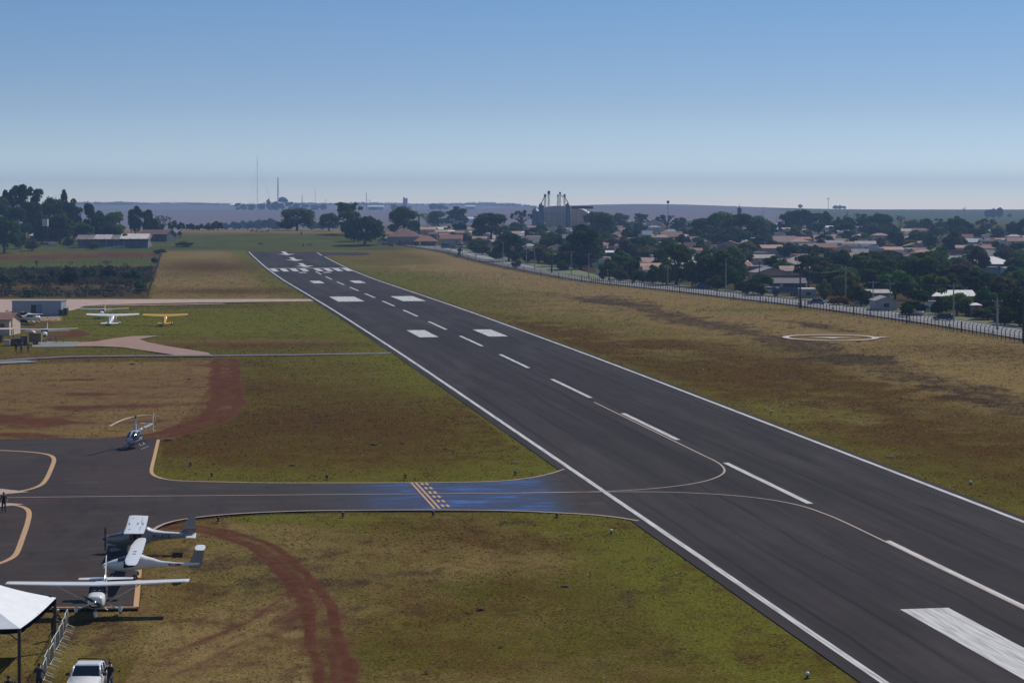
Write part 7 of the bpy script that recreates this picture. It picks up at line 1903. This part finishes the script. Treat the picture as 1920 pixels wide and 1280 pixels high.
mast('tallest thin guyed radio mast on the horizon at the left', 482.5, 291, 4400, .42, 'guyed'); mast('lattice radio mast right of the tallest guyed one', 521, 333, 4380, 1.9, 'lattice')
mast('short thick hazy mast right of the lattice one', 566.5, 366, 4400, .9, 'pole'); mast('thin hazy mast with a fine tip, left of the far white tower', 591, 355, 4420, .45, 'pole')
mast('hazy lattice mast left of the far white tower', 687, 361, 4420, 1.1, 'lattice'); mast('stubby dark hazy post beside the hazy lattice mast', 693, 374, 4400, .9, 'pole'); mast('tiny hazy post far along the horizon', 611, 373, 4420, .7, 'pole')
mast('slim mast with dark aerial panels above the brownish umbrella tree', 1252.5, 375, 1600, .28, 'pole', (.75, .88, .97)); mast('very thin mast right of the blue water tower', 1431, 386, 1700, .16, 'pole'); mast('thin mast with a lamp head on the far crest', 1553, 370, 4300, .55, 'pole', (1.4, .86, .93)); mast('short thin post above the slanting warehouse', 1456, 404, 1500, .16, 'pole')
def far_block():
    X, Y = atY(760, 4400); zg = G(X, Y); k = 1 / ppm(Y); h = CAM_H - (370 - HORY) / FPX * Y - zg
    t = thing('tower_block', 'pale hazy tower block on the horizon', 'building', X, Y)
    m = mat('pale_concrete_block', (.5, .48, .47), .8)
    bm = bmesh.new(); bbox(bm, (-4.2 * k, -6, -1), (4.2 * k, 6, h * .92)); from_bm('wall', bm, m, t); bm = bmesh.new(); bbox(bm, (-3.6 * k, -4, h * .92 + .01), (-.5 * k, 4, h)); from_bm('roof_room', bm, m, t)
    for r_ in range(6):
        for c in (-2.6, 0, 2.6):
            bm = bmesh.new(); bbox(bm, (c * k - 1.0, -6.08, h * (.12 + .13 * r_)), (c * k + 1.0, -6.0, h * (.12 + .13 * r_) + 1.6)); from_bm('window', bm, M_PANE, t)
    for xx, yt, w, lab in ((516, 386, 18, 'pale hazy long shed below the lattice mast'), (705, 385, 30, 'pale hazy sheds left of the far tower block'), (882, 385, 18, 'low bright roof on the far horizon left of the silos'), (1000, 386, 12, 'bright thin roof on the horizon beside the silos')):
        X, Y = atY(xx, 4380); zg = G(X, Y); t = thing('shed', lab, 'shed', X, Y); w2 = w / 2 / ppm(Y); h = max(CAM_H - (yt - HORY) / FPX * Y - zg, 4)
        bm = bmesh.new(); box_walls(bm, w2 * 2, 16, h * .7, h * .3); from_bm('wall', bm, WM['cream'], t); bm = bmesh.new(); gable(bm, w2 * 2, 16, h * .7, h * .3, .5); from_bm('roof', bm, HM['wmetal'], t)
far_block()
# ---- utility poles along the road
M_CONC = mat('grey_concrete_pole', (.26, .26, .26), .9); M_WOODP = mat('dark_wooden_pole', (.045, .038, .034), .9)
for x, yb, yt, r_, m, lab, lamp in ((718, 459, 438, .15, M_WOODP, 'dark pole beside the broad tree at the road start', 0), (845.5, 472, 446, .13, M_CONC, 'pole left of the tiny round tree by the road', 0), (867, 481, 458, .13, M_CONC, 'pole right behind the tiny round tree by the road', 1), (892, 486, 468, .13, M_WOODP, 'short dark pole along the road, left of the big dark tree', 0), (943, 495, 452, .13, M_CONC, 'tall thin pole in front of the big dark tree', 0), (987, 497, 446, .14, M_CONC, 'pole right of the small tree between fence and road', 1), (1002.5, 507, 460, .14, M_CONC, 'second pole right of the small tree between fence and road', 0), (1034.5, 512, 470, .26, M_WOODP, 'thick dark pole on the road lawn', 0), (1071, 515, 470, .13, M_CONC, 'thin pole in front of the tall dark tree by the lawn', 0), (1104, 522, 474, .14, M_CONC, 'pole beside the brick wall building', 0), (1186, 533, 490, .14, M_WOODP, 'dark pole in front of the round dark tree', 0), (1252, 541, 498, .12, M_CONC, 'thin pole left of the very dark tree', 0),
                                (1361, 548, 484, .14, M_CONC, 'tall pole in front of the very dark tree', 1), (1424, 530, 490, .14, M_WOODP, 'dark pole before the brown rendered house', 0), (1500.5, 577, 500, .20, M_WOODP, 'thick dark pole left of the kiosk', 0), (1516, 548, 470, .16, M_WOODP, 'tall dark pole right behind the kiosk', 0), (1585.5, 572, 499, .15, M_CONC, 'pale pole with a cross arm left of the gabled cottage', 2), (1637, 580, 526, .13, M_CONC, 'pale pole in front of the gabled cottage', 0), (1669, 584, 528, .13, M_CONC, 'pole right of the gabled cottage door', 0), (1788, 602, 532, .15, M_CONC, 'pole in front of the long white sheet roof', 2), (1870, 618, 560, .20, M_CONC, 'stout pale pole at the road corner on the right', 2), (1919, 640, 560, .22, M_WOODP, 'dark pole at the right edge behind the fence', 0)):
    X, Y = px(x, yb); h = CAM_H - (yt - HORY) / FPX * Y - G(X, Y)
    t = thing('utility_pole', lab, 'pole', X, Y, 0, 'utility poles along the town road')
    bm = bmesh.new(); tube(bm, [(0, 0, -.3), (0, 0, h)], [r_ * 1.2, r_ * .8], 8); from_bm('shaft', bm, m, t)
    if lamp != 1:
        bm = bmesh.new(); bbox(bm, (-1.0, -.06, h - .55), (1.0, .06, h - .42)); from_bm('cross_arm', bm, m, t)
        bm = bmesh.new()
        for xx in (-.9, 0, .9): lathe(bm, [(.05, h - .42), (.08, h - .3), (.04, h - .18)], 8, c=(xx, 0, 0))
        from_bm('insulator_row', bm, M_SILL, t)
    else:
        rod('lamp_arm', [(0, 0, h - .3), (.5, -.5, h + .2), (1.3, -1.2, h + .3)], .05, m, t, 6); bm = bmesh.new(); bbox(bm, (1.2, -1.5, h + .2), (1.6, -1.0, h + .36), .04); from_bm('lamp_head', bm, M_SILL, t)
def power_line(label, a, b_):
    (xa, ya, ta), (xb, yb, tb) = a, b_; A_, B_ = px(xa, ya), px(xb, yb)
    za, zb = CAM_H - (ta - HORY) / FPX * A_[1] - .4, CAM_H - (tb - HORY) / FPX * B_[1] - .4
    t = thing('power_line', label, 'power line', A_[0], A_[1], 0, 'power lines along the town road', z=0)
    for k in (-.9, 0, .9):
        rod('wire', [(((B_[0] - A_[0]) * f) + k, (B_[1] - A_[1]) * f, za + (zb - za) * f - 1.1 * 4 * f * (1 - f)) for f in [i / 10 for i in range(11)]], .014, M_BLACK, t, 4)
power_line('power line between the thick dark pole by the kiosk and the pole by the cottage', (1500.5, 577, 500), (1585.5, 572, 499))
power_line('power line from the cottage pole to the pole before the long white roof', (1585.5, 572, 499), (1788, 602, 532))
power_line('power line from the long white roof to the stout pole at the corner', (1788, 602, 532), (1870, 618, 560))
power_line('power line left of the kiosk reaching back to the tall pole', (1361, 548, 484), (1500.5, 577, 500))
power_line('power line along the road lawn before the tall dark tree', (1071, 515, 470), (1186, 533, 490))
# ---- vehicles in the town
M_SILV = mat('silver_car_paint', (.42, .43, .45), .25, metal=.3, coat=.4); M_DKCAR = mat('dark_car_paint', (.02, .02, .03), .2, coat=.5); M_REDC = mat('red_car_paint', (.28, .03, .03), .25, coat=.4); M_BLUEC = mat('blue_car_paint', (.06, .10, .22), .25, coat=.4)
dr = lambda i: math.atan2(FC[i + 1][1] - FC[i][1], FC[i + 1][0] - FC[i][0])
for x, y, rz, p_, k, lab in ((1711, 592, 2.6, M_SILV, 'pickup', 'silver pickup parked behind the fence under the dark spreading tree'), (1769, 601, 2.9, M_DKCAR, 'suv', 'dark car parked on the verge below the long white roof'), (1441, 548, 3.0, M_CARW, 'hatch', 'white car at the kerb left of the blue lorry'), (1132, 516, 2.5, M_CARW, 'hatch', 'white car under the roadside tree near the brick wall'), (1316, 541, 2.7, M_BLUEC, 'hatch', 'blue car at the kerb left of the low pale canopy'),
                             (731, 455, 2.0, M_DKCAR, 'hatch', 'dark car at the far start of the town road'), (734, 461, 2.0, M_REDC, 'hatch', 'red car driving on the far part of the road'), (747, 456, 2.0, M_SILV, 'hatch', 'silver car parked before the large terracotta house'), (835, 465, 2.2, M_BLUEC, 'van', 'blue van standing on the road below the terracotta house'), (864, 465, 2.2, M_CARW, 'van', 'white van on the road above the tiny round tree'), (850, 466, 2.2, M_REDC, 'hatch', 'red car between the two vans on the road'), (1047, 496, 2.5, M_SILV, 'hatch', 'silver car beside the pale carport'), (1530, 571, 2.9, M_BLUEC, 'hatch', 'small blue car parked by the kiosk')):
    X, Y = px(x, y); car(lab, X, Y, rz, p_, k, {'van': 'van', 'pickup': 'pickup'}.get(k, 'car'), group='vehicles on and beside the town road', H=2.2 if k == 'van' else 1.5, L=5.0 if k in ('van', 'pickup') else 4.2)
def lorry():
    X, Y = px(1474, 556); t = thing('lorry', 'blue stake bed lorry parked behind the fence', 'lorry', X, Y, math.radians(176)); M_B = mat('blue_lorry_body', (.05, .085, .19), .5)
    bm = bmesh.new(); bbox(bm, (1.9, -1.15, .7), (3.6, 1.15, 2.6)); bmesh.ops.bevel(bm, geom=list(bm.edges), offset=.15, segments=2, affect='EDGES'); from_bm('cab', bm, M_B, t, True)
    bm = bmesh.new(); bbox(bm, (3.56, -.95, 1.6), (3.64, .95, 2.3)); from_bm('windscreen', bm, M_GLASS, t)
    for s in (-1, 1): bm = bmesh.new(); bbox(bm, (2.4, s * 1.16 - .02, 1.6), (3.3, s * 1.16 + .02, 2.3)); from_bm('side_window', bm, M_GLASS, t)
    bm = bmesh.new(); bbox(bm, (-3.6, -1.2, .95), (1.8, 1.2, 1.1)); from_bm('bed', bm, M_BLACK, t)
    bm = bmesh.new()
    for s in (-1, 1):
        for z in (1.2, 1.55, 1.9, 2.25): bbox(bm, (-3.6, s * 1.2 - .03, z), (1.75, s * 1.2 + .03, z + .24))
        for xx in np.linspace(-3.5, 1.7, 6): bbox(bm, (xx - .05, s * 1.24 - .03, 1.1), (xx + .05, s * 1.24 + .03, 2.55))
    for xx in (-3.6, 1.7):
        for z in (1.2, 1.55, 1.9, 2.25): bbox(bm, (xx, -1.16, z), (xx + .06, 1.16, z + .24))
    from_bm('stake_sides', bm, M_B, t)
    for xx in (2.7, -1.6, -2.6):
        for s in (-1, 1): wheel(t, xx, s * .98, .48, .28)
lorry()
# ---- low verge between the road and the town, scrub, far woods, grass
def verge():
    a = offset_line(FC, 13.9); b_ = offset_line(FC, 19.5); V, F = [], []
    for p, q in zip(a, b_):
        for k in range(4):
            f = k / 3; x, y = p[0] + (q[0] - p[0]) * f, p[1] + (q[1] - p[1]) * f; V.append((x, y, G(x, y) + .14))
    for i in range(len(a) - 1):
        for k in range(3): F.append((i * 4 + k, i * 4 + k + 1, i * 4 + 5 + k, i * 4 + 4 + k))
    o = from_py('verge', V, F, mat('dry_green_verge', (.10, .11, .045), .95, var=.4, scale=.25)); o['kind'] = 'structure'; o['label'] = 'dry green verge on the town side of the road'
    lawn = sheet('road_lawn', PP((1005, 497), (1060, 499), (1130, 520), (1120, 527), (1060, 514), (1000, 502)), .16, mat('pale_lawn', (.13, .15, .06), .95, var=.3, scale=.3), 3.0); lawn['label'] = 'pale green lawn between the road and the houses'
verge()
def scrub():
    r = np.random.default_rng(8); C_, S_, T_ = [], [], []
    poly = PP((-60, 508), (200, 503), (286, 500), (272, 556), (-60, 557)); xs = [p[0] for p in poly]; ys_ = [p[1] for p in poly]
    n = 0
    while n < 900:
        X, Y = r.uniform(min(xs), max(xs)), r.uniform(min(ys_), max(ys_))
        if not inpoly(np.array([X]), np.array([Y]), poly)[0]: continue
        pyx = HORY + FPX * float(drop(X, Y)) / Y
        dens = .9 if (505 < pyx < 533) else (.25 if pyx < 543 else .75)
        n += 1
        if r.random() > dens: continue
        z = G(X, Y); R = r.uniform(.7, 2.0) * (1.25 if pyx < 533 else .8); k = int(24 * R)
        d = r.normal(size=(k, 3)); d /= np.linalg.norm(d, axis=1)[:, None]; d[:, 2] = abs(d[:, 2]); C_.append(np.array([X, Y, z]) + d * np.array([R, R, R * .8]) * (r.random((k, 1)) ** .4)); S_.append(r.uniform(.15, .38, k)); T_.append(np.clip(r.uniform(0, .5) + .5 * r.random(k), 0, 1))
    c = np.concatenate(C_); nor = r.normal(size=c.shape); nor /= np.linalg.norm(nor, axis=1)[:, None]
    o = bpy.data.objects.new('scrub', quad_mesh('scrub', quads_from(c, nor, np.concatenate(S_), r), np.concatenate(T_), leaf_mat('grey_green_scrub', (.050, .050, .028)))); COL.objects.link(o); tag(o, 'rough grey green scrub below the farm fields', None, None, 'stuff')
    B = 'bushes standing in the scrub below the farm'
    for i, (x, y, w, h, kd, tn, lab) in enumerate(((130, 534, 44, 34, 'bushy', 'dark', 'largest dark bush in the middle of the scrub'), (105, 526, 30, 22, 'bushy', 'dark', 'dark bush left of the largest one in the scrub'), (168, 524, 36, 24, 'bushy', 'mid', 'green bush right of the largest one in the scrub'), (205, 524, 40, 26, 'bushy', 'brown', 'brownish bush beyond the right half of the scrub'), (245, 528, 40, 24, 'bushy', 'mid', 'green bush near the overgrown fence, upper side'), (262, 552, 26, 26, 'bushy', 'dark', 'dark bush at the lower end of the overgrown fence'), (50, 528, 40, 20, 'bushy', 'olive', 'olive bush in the left part of the scrub'), (15, 534, 36, 20, 'bushy', 'dark', 'dark bush at the left edge of the scrub'), (82, 532, 30, 20, 'bushy', 'brown', 'brownish bush between the left bushes of the scrub'), (180, 553, 24, 12, 'bushy', 'dark', 'low dark bush by the mesh fence, right of centre'), (60, 556, 40, 18, 'bushy', 'olive', 'low olive bush behind the mesh fence at the left'), (290, 494, 16, 12, 'bushy', 'dark', 'small dark bush on the upper overgrown fence'),
                                         (68, 508, 14, 20, 'bare', 'brown', 'bare sapling before the green strip, left one'), (131, 503, 16, 16, 'bare', 'brown', 'bare sapling before the green strip, middle one'), (200, 506, 20, 18, 'bare', 'brown', 'bare sapling before the green strip, right one'), (40, 476, 12, 20, 'bare', 'brown', 'thin bare tree in the farm yard'), (300, 476, 30, 9, 'bushy', 'olive', 'low olive bush at the top of the overgrown fence'), (345, 462, 40, 9, 'bushy', 'mid', 'low spreading bush in the pasture corner'))):
        X, Y = px(x, y); tm, cm = tree_mesh(kd, i % 3, tn)
        o = thing('bush' if kd == 'bushy' else 'bare_tree', lab, 'bush' if kd == 'bushy' else 'tree', X, Y, i * 1.1, B, scale=(w / ppm(Y), w / ppm(Y), h / ppm(Y)))
        for nm, m_ in (('stem', tm), ('foliage', cm)): c2 = bpy.data.objects.new(nm, m_); COL.objects.link(c2); c2.parent = o
scrub()
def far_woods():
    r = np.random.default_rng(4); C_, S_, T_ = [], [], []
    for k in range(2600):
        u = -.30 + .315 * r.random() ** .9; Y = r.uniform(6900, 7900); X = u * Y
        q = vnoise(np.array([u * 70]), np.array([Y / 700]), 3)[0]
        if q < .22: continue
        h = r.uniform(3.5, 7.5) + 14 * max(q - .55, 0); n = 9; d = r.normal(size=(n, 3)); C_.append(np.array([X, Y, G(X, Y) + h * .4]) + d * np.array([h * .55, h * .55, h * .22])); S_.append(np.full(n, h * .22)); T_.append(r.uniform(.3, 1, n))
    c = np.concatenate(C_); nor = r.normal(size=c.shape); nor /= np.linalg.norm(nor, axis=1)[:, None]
    o = bpy.data.objects.new('distant_woods', quad_mesh('distant_woods', quads_from(c, nor, np.concatenate(S_), r), np.concatenate(T_), leaf_mat('hazy_woodland', (.10, .125, .09)))); COL.objects.link(o); tag(o, 'hazy blue line of woods on the horizon', None, None, 'stuff')  # foliage colour lightened to add haze to the woods
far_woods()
# ================================================================== GRASS TUFTS (uncountable, one object)
def grass_tufts():
    r = np.random.default_rng(17)
    me_ = g.data; n = len(me_.vertices)
    co = np.empty(n * 3, np.float32); me_.vertices.foreach_get('co', co); co = co.reshape(-1, 3)
    A = np.empty(n * 4, np.float32); me_.attributes['soil_a'].data.foreach_get('color', A); A = A.reshape(-1, 4)
    B = np.empty(n * 4, np.float32); me_.attributes['soil_b'].data.foreach_get('color', B); B = B.reshape(-1, 4)
    ncol = 30 + 400 + 30 - 2; nrow = n // ncol
    Yr = co[::ncol, 1]; Ur = co[:ncol, 0] / co[0, 1]
    Xs, Ys = [], []
    for y0, y1, dens in ((112, 150, 34), (150, 200, 20), (200, 270, 10), (270, 370, 4.2), (370, 520, 1.6), (520, 760, .6)):
        m = int(.26 * (y1 * y1 - y0 * y0) * dens); y = np.sqrt(r.uniform(y0 * y0, y1 * y1, m)); u = r.uniform(-.26, .26, m); Xs.append(u * y); Ys.append(y)
    X = np.concatenate(Xs); Y = np.concatenate(Ys)
    t = (X - RO.x) * RN.x + (Y - RO.y) * RN.y
    keep = ~((t > -16.0 + .7 * r.random(len(X)) ** 2 - .1) & (t < 15.7 - .5 * r.random(len(X)) ** 2))
    grow = [(apr_poly, 0)] + [(p, 0) for p in (PP((-300, 561), (330, 561), (590, 560.6), (590, 564.6), (330, 568), (200, 571), (160, 573), (140, 581), (100, 588), (-300, 588)), PP((60, 646), (120, 643), (180, 640), (215, 634), (250, 630), (300, 629), (262, 636), (275, 641), (320, 650), (390, 661), (400, 668), (330, 666), (230, 651), (180, 649), (60, 650)))]
    jx, jy = X + r.normal(size=len(X)) * .22, Y + r.normal(size=len(X)) * .35
    for p, _ in grow: keep &= ~inpoly(jx, jy, p)
    fx = np.interp(Y, [p[1] for p in FW], [p[0] for p in FW]); keep &= X < fx - .5
    hx, hy = px(1557, 633); keep &= np.hypot(X - hx, Y - hy) > 9.2
    iy = np.clip(np.searchsorted(Yr, Y) - 1, 0, nrow - 2); iu = np.clip(np.searchsorted(Ur, X / Y) - 1, 0, ncol - 2)
    k = iy * ncol + iu; a, b_ = A[k], B[k]
    keep &= r.random(len(X)) > np.clip(a[:, 0] * 1.15, 0, .97); keep &= r.random(len(X)) > b_[:, 2] * .9
    # patchy cover
    keep &= fbm(X / 2.3, Y / 3.2, 61, 3) > r.uniform(.25, .62, len(X))
    X, Y, a, b_, k = X[keep], Y[keep], a[keep], b_[keep], k[keep]; n = len(X)
    fy = (Y - Yr[iy[keep]]) / (Yr[iy[keep] + 1] - Yr[iy[keep]] + 1e-9)
    Z = co[k, 2] * (1 - fy) + co[k + ncol, 2] * fy
    col = np.tile(np.array([.105, .085, .024]), (n, 1))
    def mixc(c, f):
        nonlocal col; col = col * (1 - f[:, None]) + np.array(c) * f[:, None]
    mixc((.185, .140, .060), b_[:, 3]); mixc((.108, .108, .016), a[:, 1]); mixc((.098, .058, .020), a[:, 2]); mixc((.065, .045, .030), a[:, 3]); mixc((.062, .085, .026), b_[:, 1])
    lo = np.clip(.25 + (Y - 150) / 900, .25, .6)[:, None]; col *= lo + (2.2 - 2 * lo + .24) * r.random((n, 1)); straw = r.random(n) < .10; col[straw] = np.array([.20, .155, .075]) * r.uniform(.7, 1.2, (straw.sum(), 1))
    sc = (.030 + .045 * r.random(n) ** 2) * (Y / 130) ** .78; h = sc * r.uniform(.5, 1.1, n); 
    V = []
    for q in range(2):
        th = r.uniform(0, PI, n); dx, dy = np.cos(th) * sc * .8, np.sin(th) * sc * .8; lx, ly = r.normal(size=n) * h * .8, r.normal(size=n) * h * .8
        base = np.stack([X, Y, Z - .02], 1); D = np.stack([dx, dy, 0 * dx], 1); Lx = np.stack([lx, ly, h], 1)
        V.append(np.stack([base - D * .6, base + D * .6, base + D * 1.0 + Lx, base - D * 1.0 + Lx * r.uniform(.5, 1.0, (n, 1))], 1))
    V = np.concatenate(V).reshape(-1, 3); C2 = np.concatenate([col, col * r.uniform(.8, 1.2, (n, 1))])
    m = bpy.data.materials.new('grass_blades'); m.use_nodes = True; N, L = m.node_tree.nodes, m.node_tree.links
    for q in list(N): N.remove(q)
    out = N.new('ShaderNodeOutputMaterial'); d = N.new('ShaderNodeBsdfDiffuse'); tr = N.new('ShaderNodeBsdfTranslucent'); mx = N.new('ShaderNodeMixShader'); mx.inputs[0].default_value = .30; nv = N.new('ShaderNodeCombineXYZ'); nv.inputs[2].default_value = 1.0; L.new(nv.outputs[0], d.inputs['Normal']); at = N.new('ShaderNodeAttribute'); at.attribute_name = 'blade_colour'
    L.new(at.outputs['Color'], d.inputs[0]); L.new(at.outputs['Color'], tr.inputs[0]); L.new(d.outputs[0], mx.inputs[1]); L.new(tr.outputs[0], mx.inputs[2]); L.new(mx.outputs[0], out.inputs[0])
    q = quad_mesh('grass_tufts', V, np.ones(len(V) // 4), m)
    at = q.attributes.new('blade_colour', 'FLOAT_COLOR', 'FACE'); at.data.foreach_set('color', np.concatenate([C2, np.ones((len(C2), 1))], 1).astype(np.float32).ravel())
    o = bpy.data.objects.new('grass', q); COL.objects.link(o); tag(o, 'short rough grass tufts over the airfield', None, None, 'stuff')
    print('tufts', n)
grass_tufts()
# ================================================================== LIGHT, SKY, AIR
SUN_EL = math.radians(47); SUN_AZ = math.radians(45)      # azimuth clockwise from +Y (view axis)
sd = bpy.data.lights.new('sun', 'SUN'); so = bpy.data.objects.new('sun', sd); COL.objects.link(so)
sd.energy = 3.7; sd.angle = math.radians(.53); sd.color = (1.0, .93, .84)
dirv = Vector((math.sin(SUN_AZ) * math.cos(SUN_EL), math.cos(SUN_AZ) * math.cos(SUN_EL), math.sin(SUN_EL)))
so.rotation_euler = dirv.to_track_quat('Z', 'Y').to_euler()
so.location = (200, 200, 400)
w = bpy.data.worlds.new('World'); S.world = w; w.use_nodes = True
WN, WL = w.node_tree.nodes, w.node_tree.links
for n in list(WN): WN.remove(n)
wo = WN.new('ShaderNodeOutputWorld'); bg = WN.new('ShaderNodeBackground'); WL.new(bg.outputs[0], wo.inputs[0])
sky = WN.new('ShaderNodeTexSky'); sky.sky_type = 'NISHITA'; sky.sun_disc = False
sky.sun_elevation = SUN_EL; sky.sun_rotation = SUN_AZ
sky.air_density = 0.8; sky.dust_density = 0.1; sky.ozone_density = 2.5; sky.altitude = 0
# sky tinted by elevation: whiter and brighter low down, clearer blue higher up
stc = WN.new('ShaderNodeTexCoord'); smp = WN.new('ShaderNodeMapping'); smp.inputs['Scale'].default_value = (1, 1, 2.7); WL.new(stc.outputs['Generated'], smp.inputs[0]); WL.new(smp.outputs[0], sky.inputs[0])
sxyz = WN.new('ShaderNodeSeparateXYZ'); WL.new(stc.outputs['Generated'], sxyz.inputs[0])
smr = WN.new('ShaderNodeMapRange'); smr.inputs[1].default_value = 0.0; smr.inputs[2].default_value = 0.1; WL.new(sxyz.outputs['Z'], smr.inputs[0])
rmp = WN.new('ShaderNodeValToRGB'); WL.new(smr.outputs[0], rmp.inputs[0])
stops = ((0.0, (1.62, 1.48, 1.40)), (0.08, (1.50, 1.39, 1.29)), (0.28, (1.17, 1.05, .93)), (0.46, (.97, .90, .82)), (0.72, (.87, .90, .86)), (0.95, (.81, .925, .925)))
el = rmp.color_ramp.elements
while len(el) < len(stops): el.new(0.5)
for e_, (p_, c_) in zip(el, stops): e_.position = p_; e_.color = tuple(v / 2 for v in c_) + (1,)
tint = WN.new('ShaderNodeMix'); tint.data_type = 'RGBA'; tint.blend_type = 'MULTIPLY'; tint.inputs[0].default_value = 1
WL.new(rmp.outputs[0], tint.inputs[7])
WL.new(sky.outputs[0], tint.inputs[6]); dbl = WN.new('ShaderNodeVectorMath'); dbl.operation = 'SCALE'; dbl.inputs['Scale'].default_value = 2.0
WL.new(tint.outputs[2], dbl.inputs[0]); WL.new(dbl.outputs[0], bg.inputs[0]); bg.inputs[1].default_value = 0.115
# air
def haze(density):
    bm = bmesh.new(); bbox(bm, (-6500, -150, -16), (6500, 9480, 150)); 
    m, t, N, L = nt('hazy_air')
    out = N.new('ShaderNodeOutputMaterial'); v = N.new('ShaderNodeVolumePrincipled')
    v.inputs['Color'].default_value = (.37, .58, 1.0, 1); v.inputs['Density'].default_value = density; v.inputs['Anisotropy'].default_value = .2
    L.new(v.outputs[0], out.inputs['Volume'])
    o = from_bm('haze', bm, m); o['kind'] = 'stuff'; o['label'] = 'pale blue haze over the far fields'
    return o
if HAZE: haze(HAZE)
S.view_settings.view_transform = 'Standard'; S.view_settings.look = 'None'; S.view_settings.gamma = 1; S.view_settings.exposure = 0.0
S.cycles.use_denoising = True; S.cycles.max_bounces = 6; S.cycles.transparent_max_bounces = 8; S.cycles.volume_bounces = 0
S.cycles.sample_clamp_indirect = 4.0
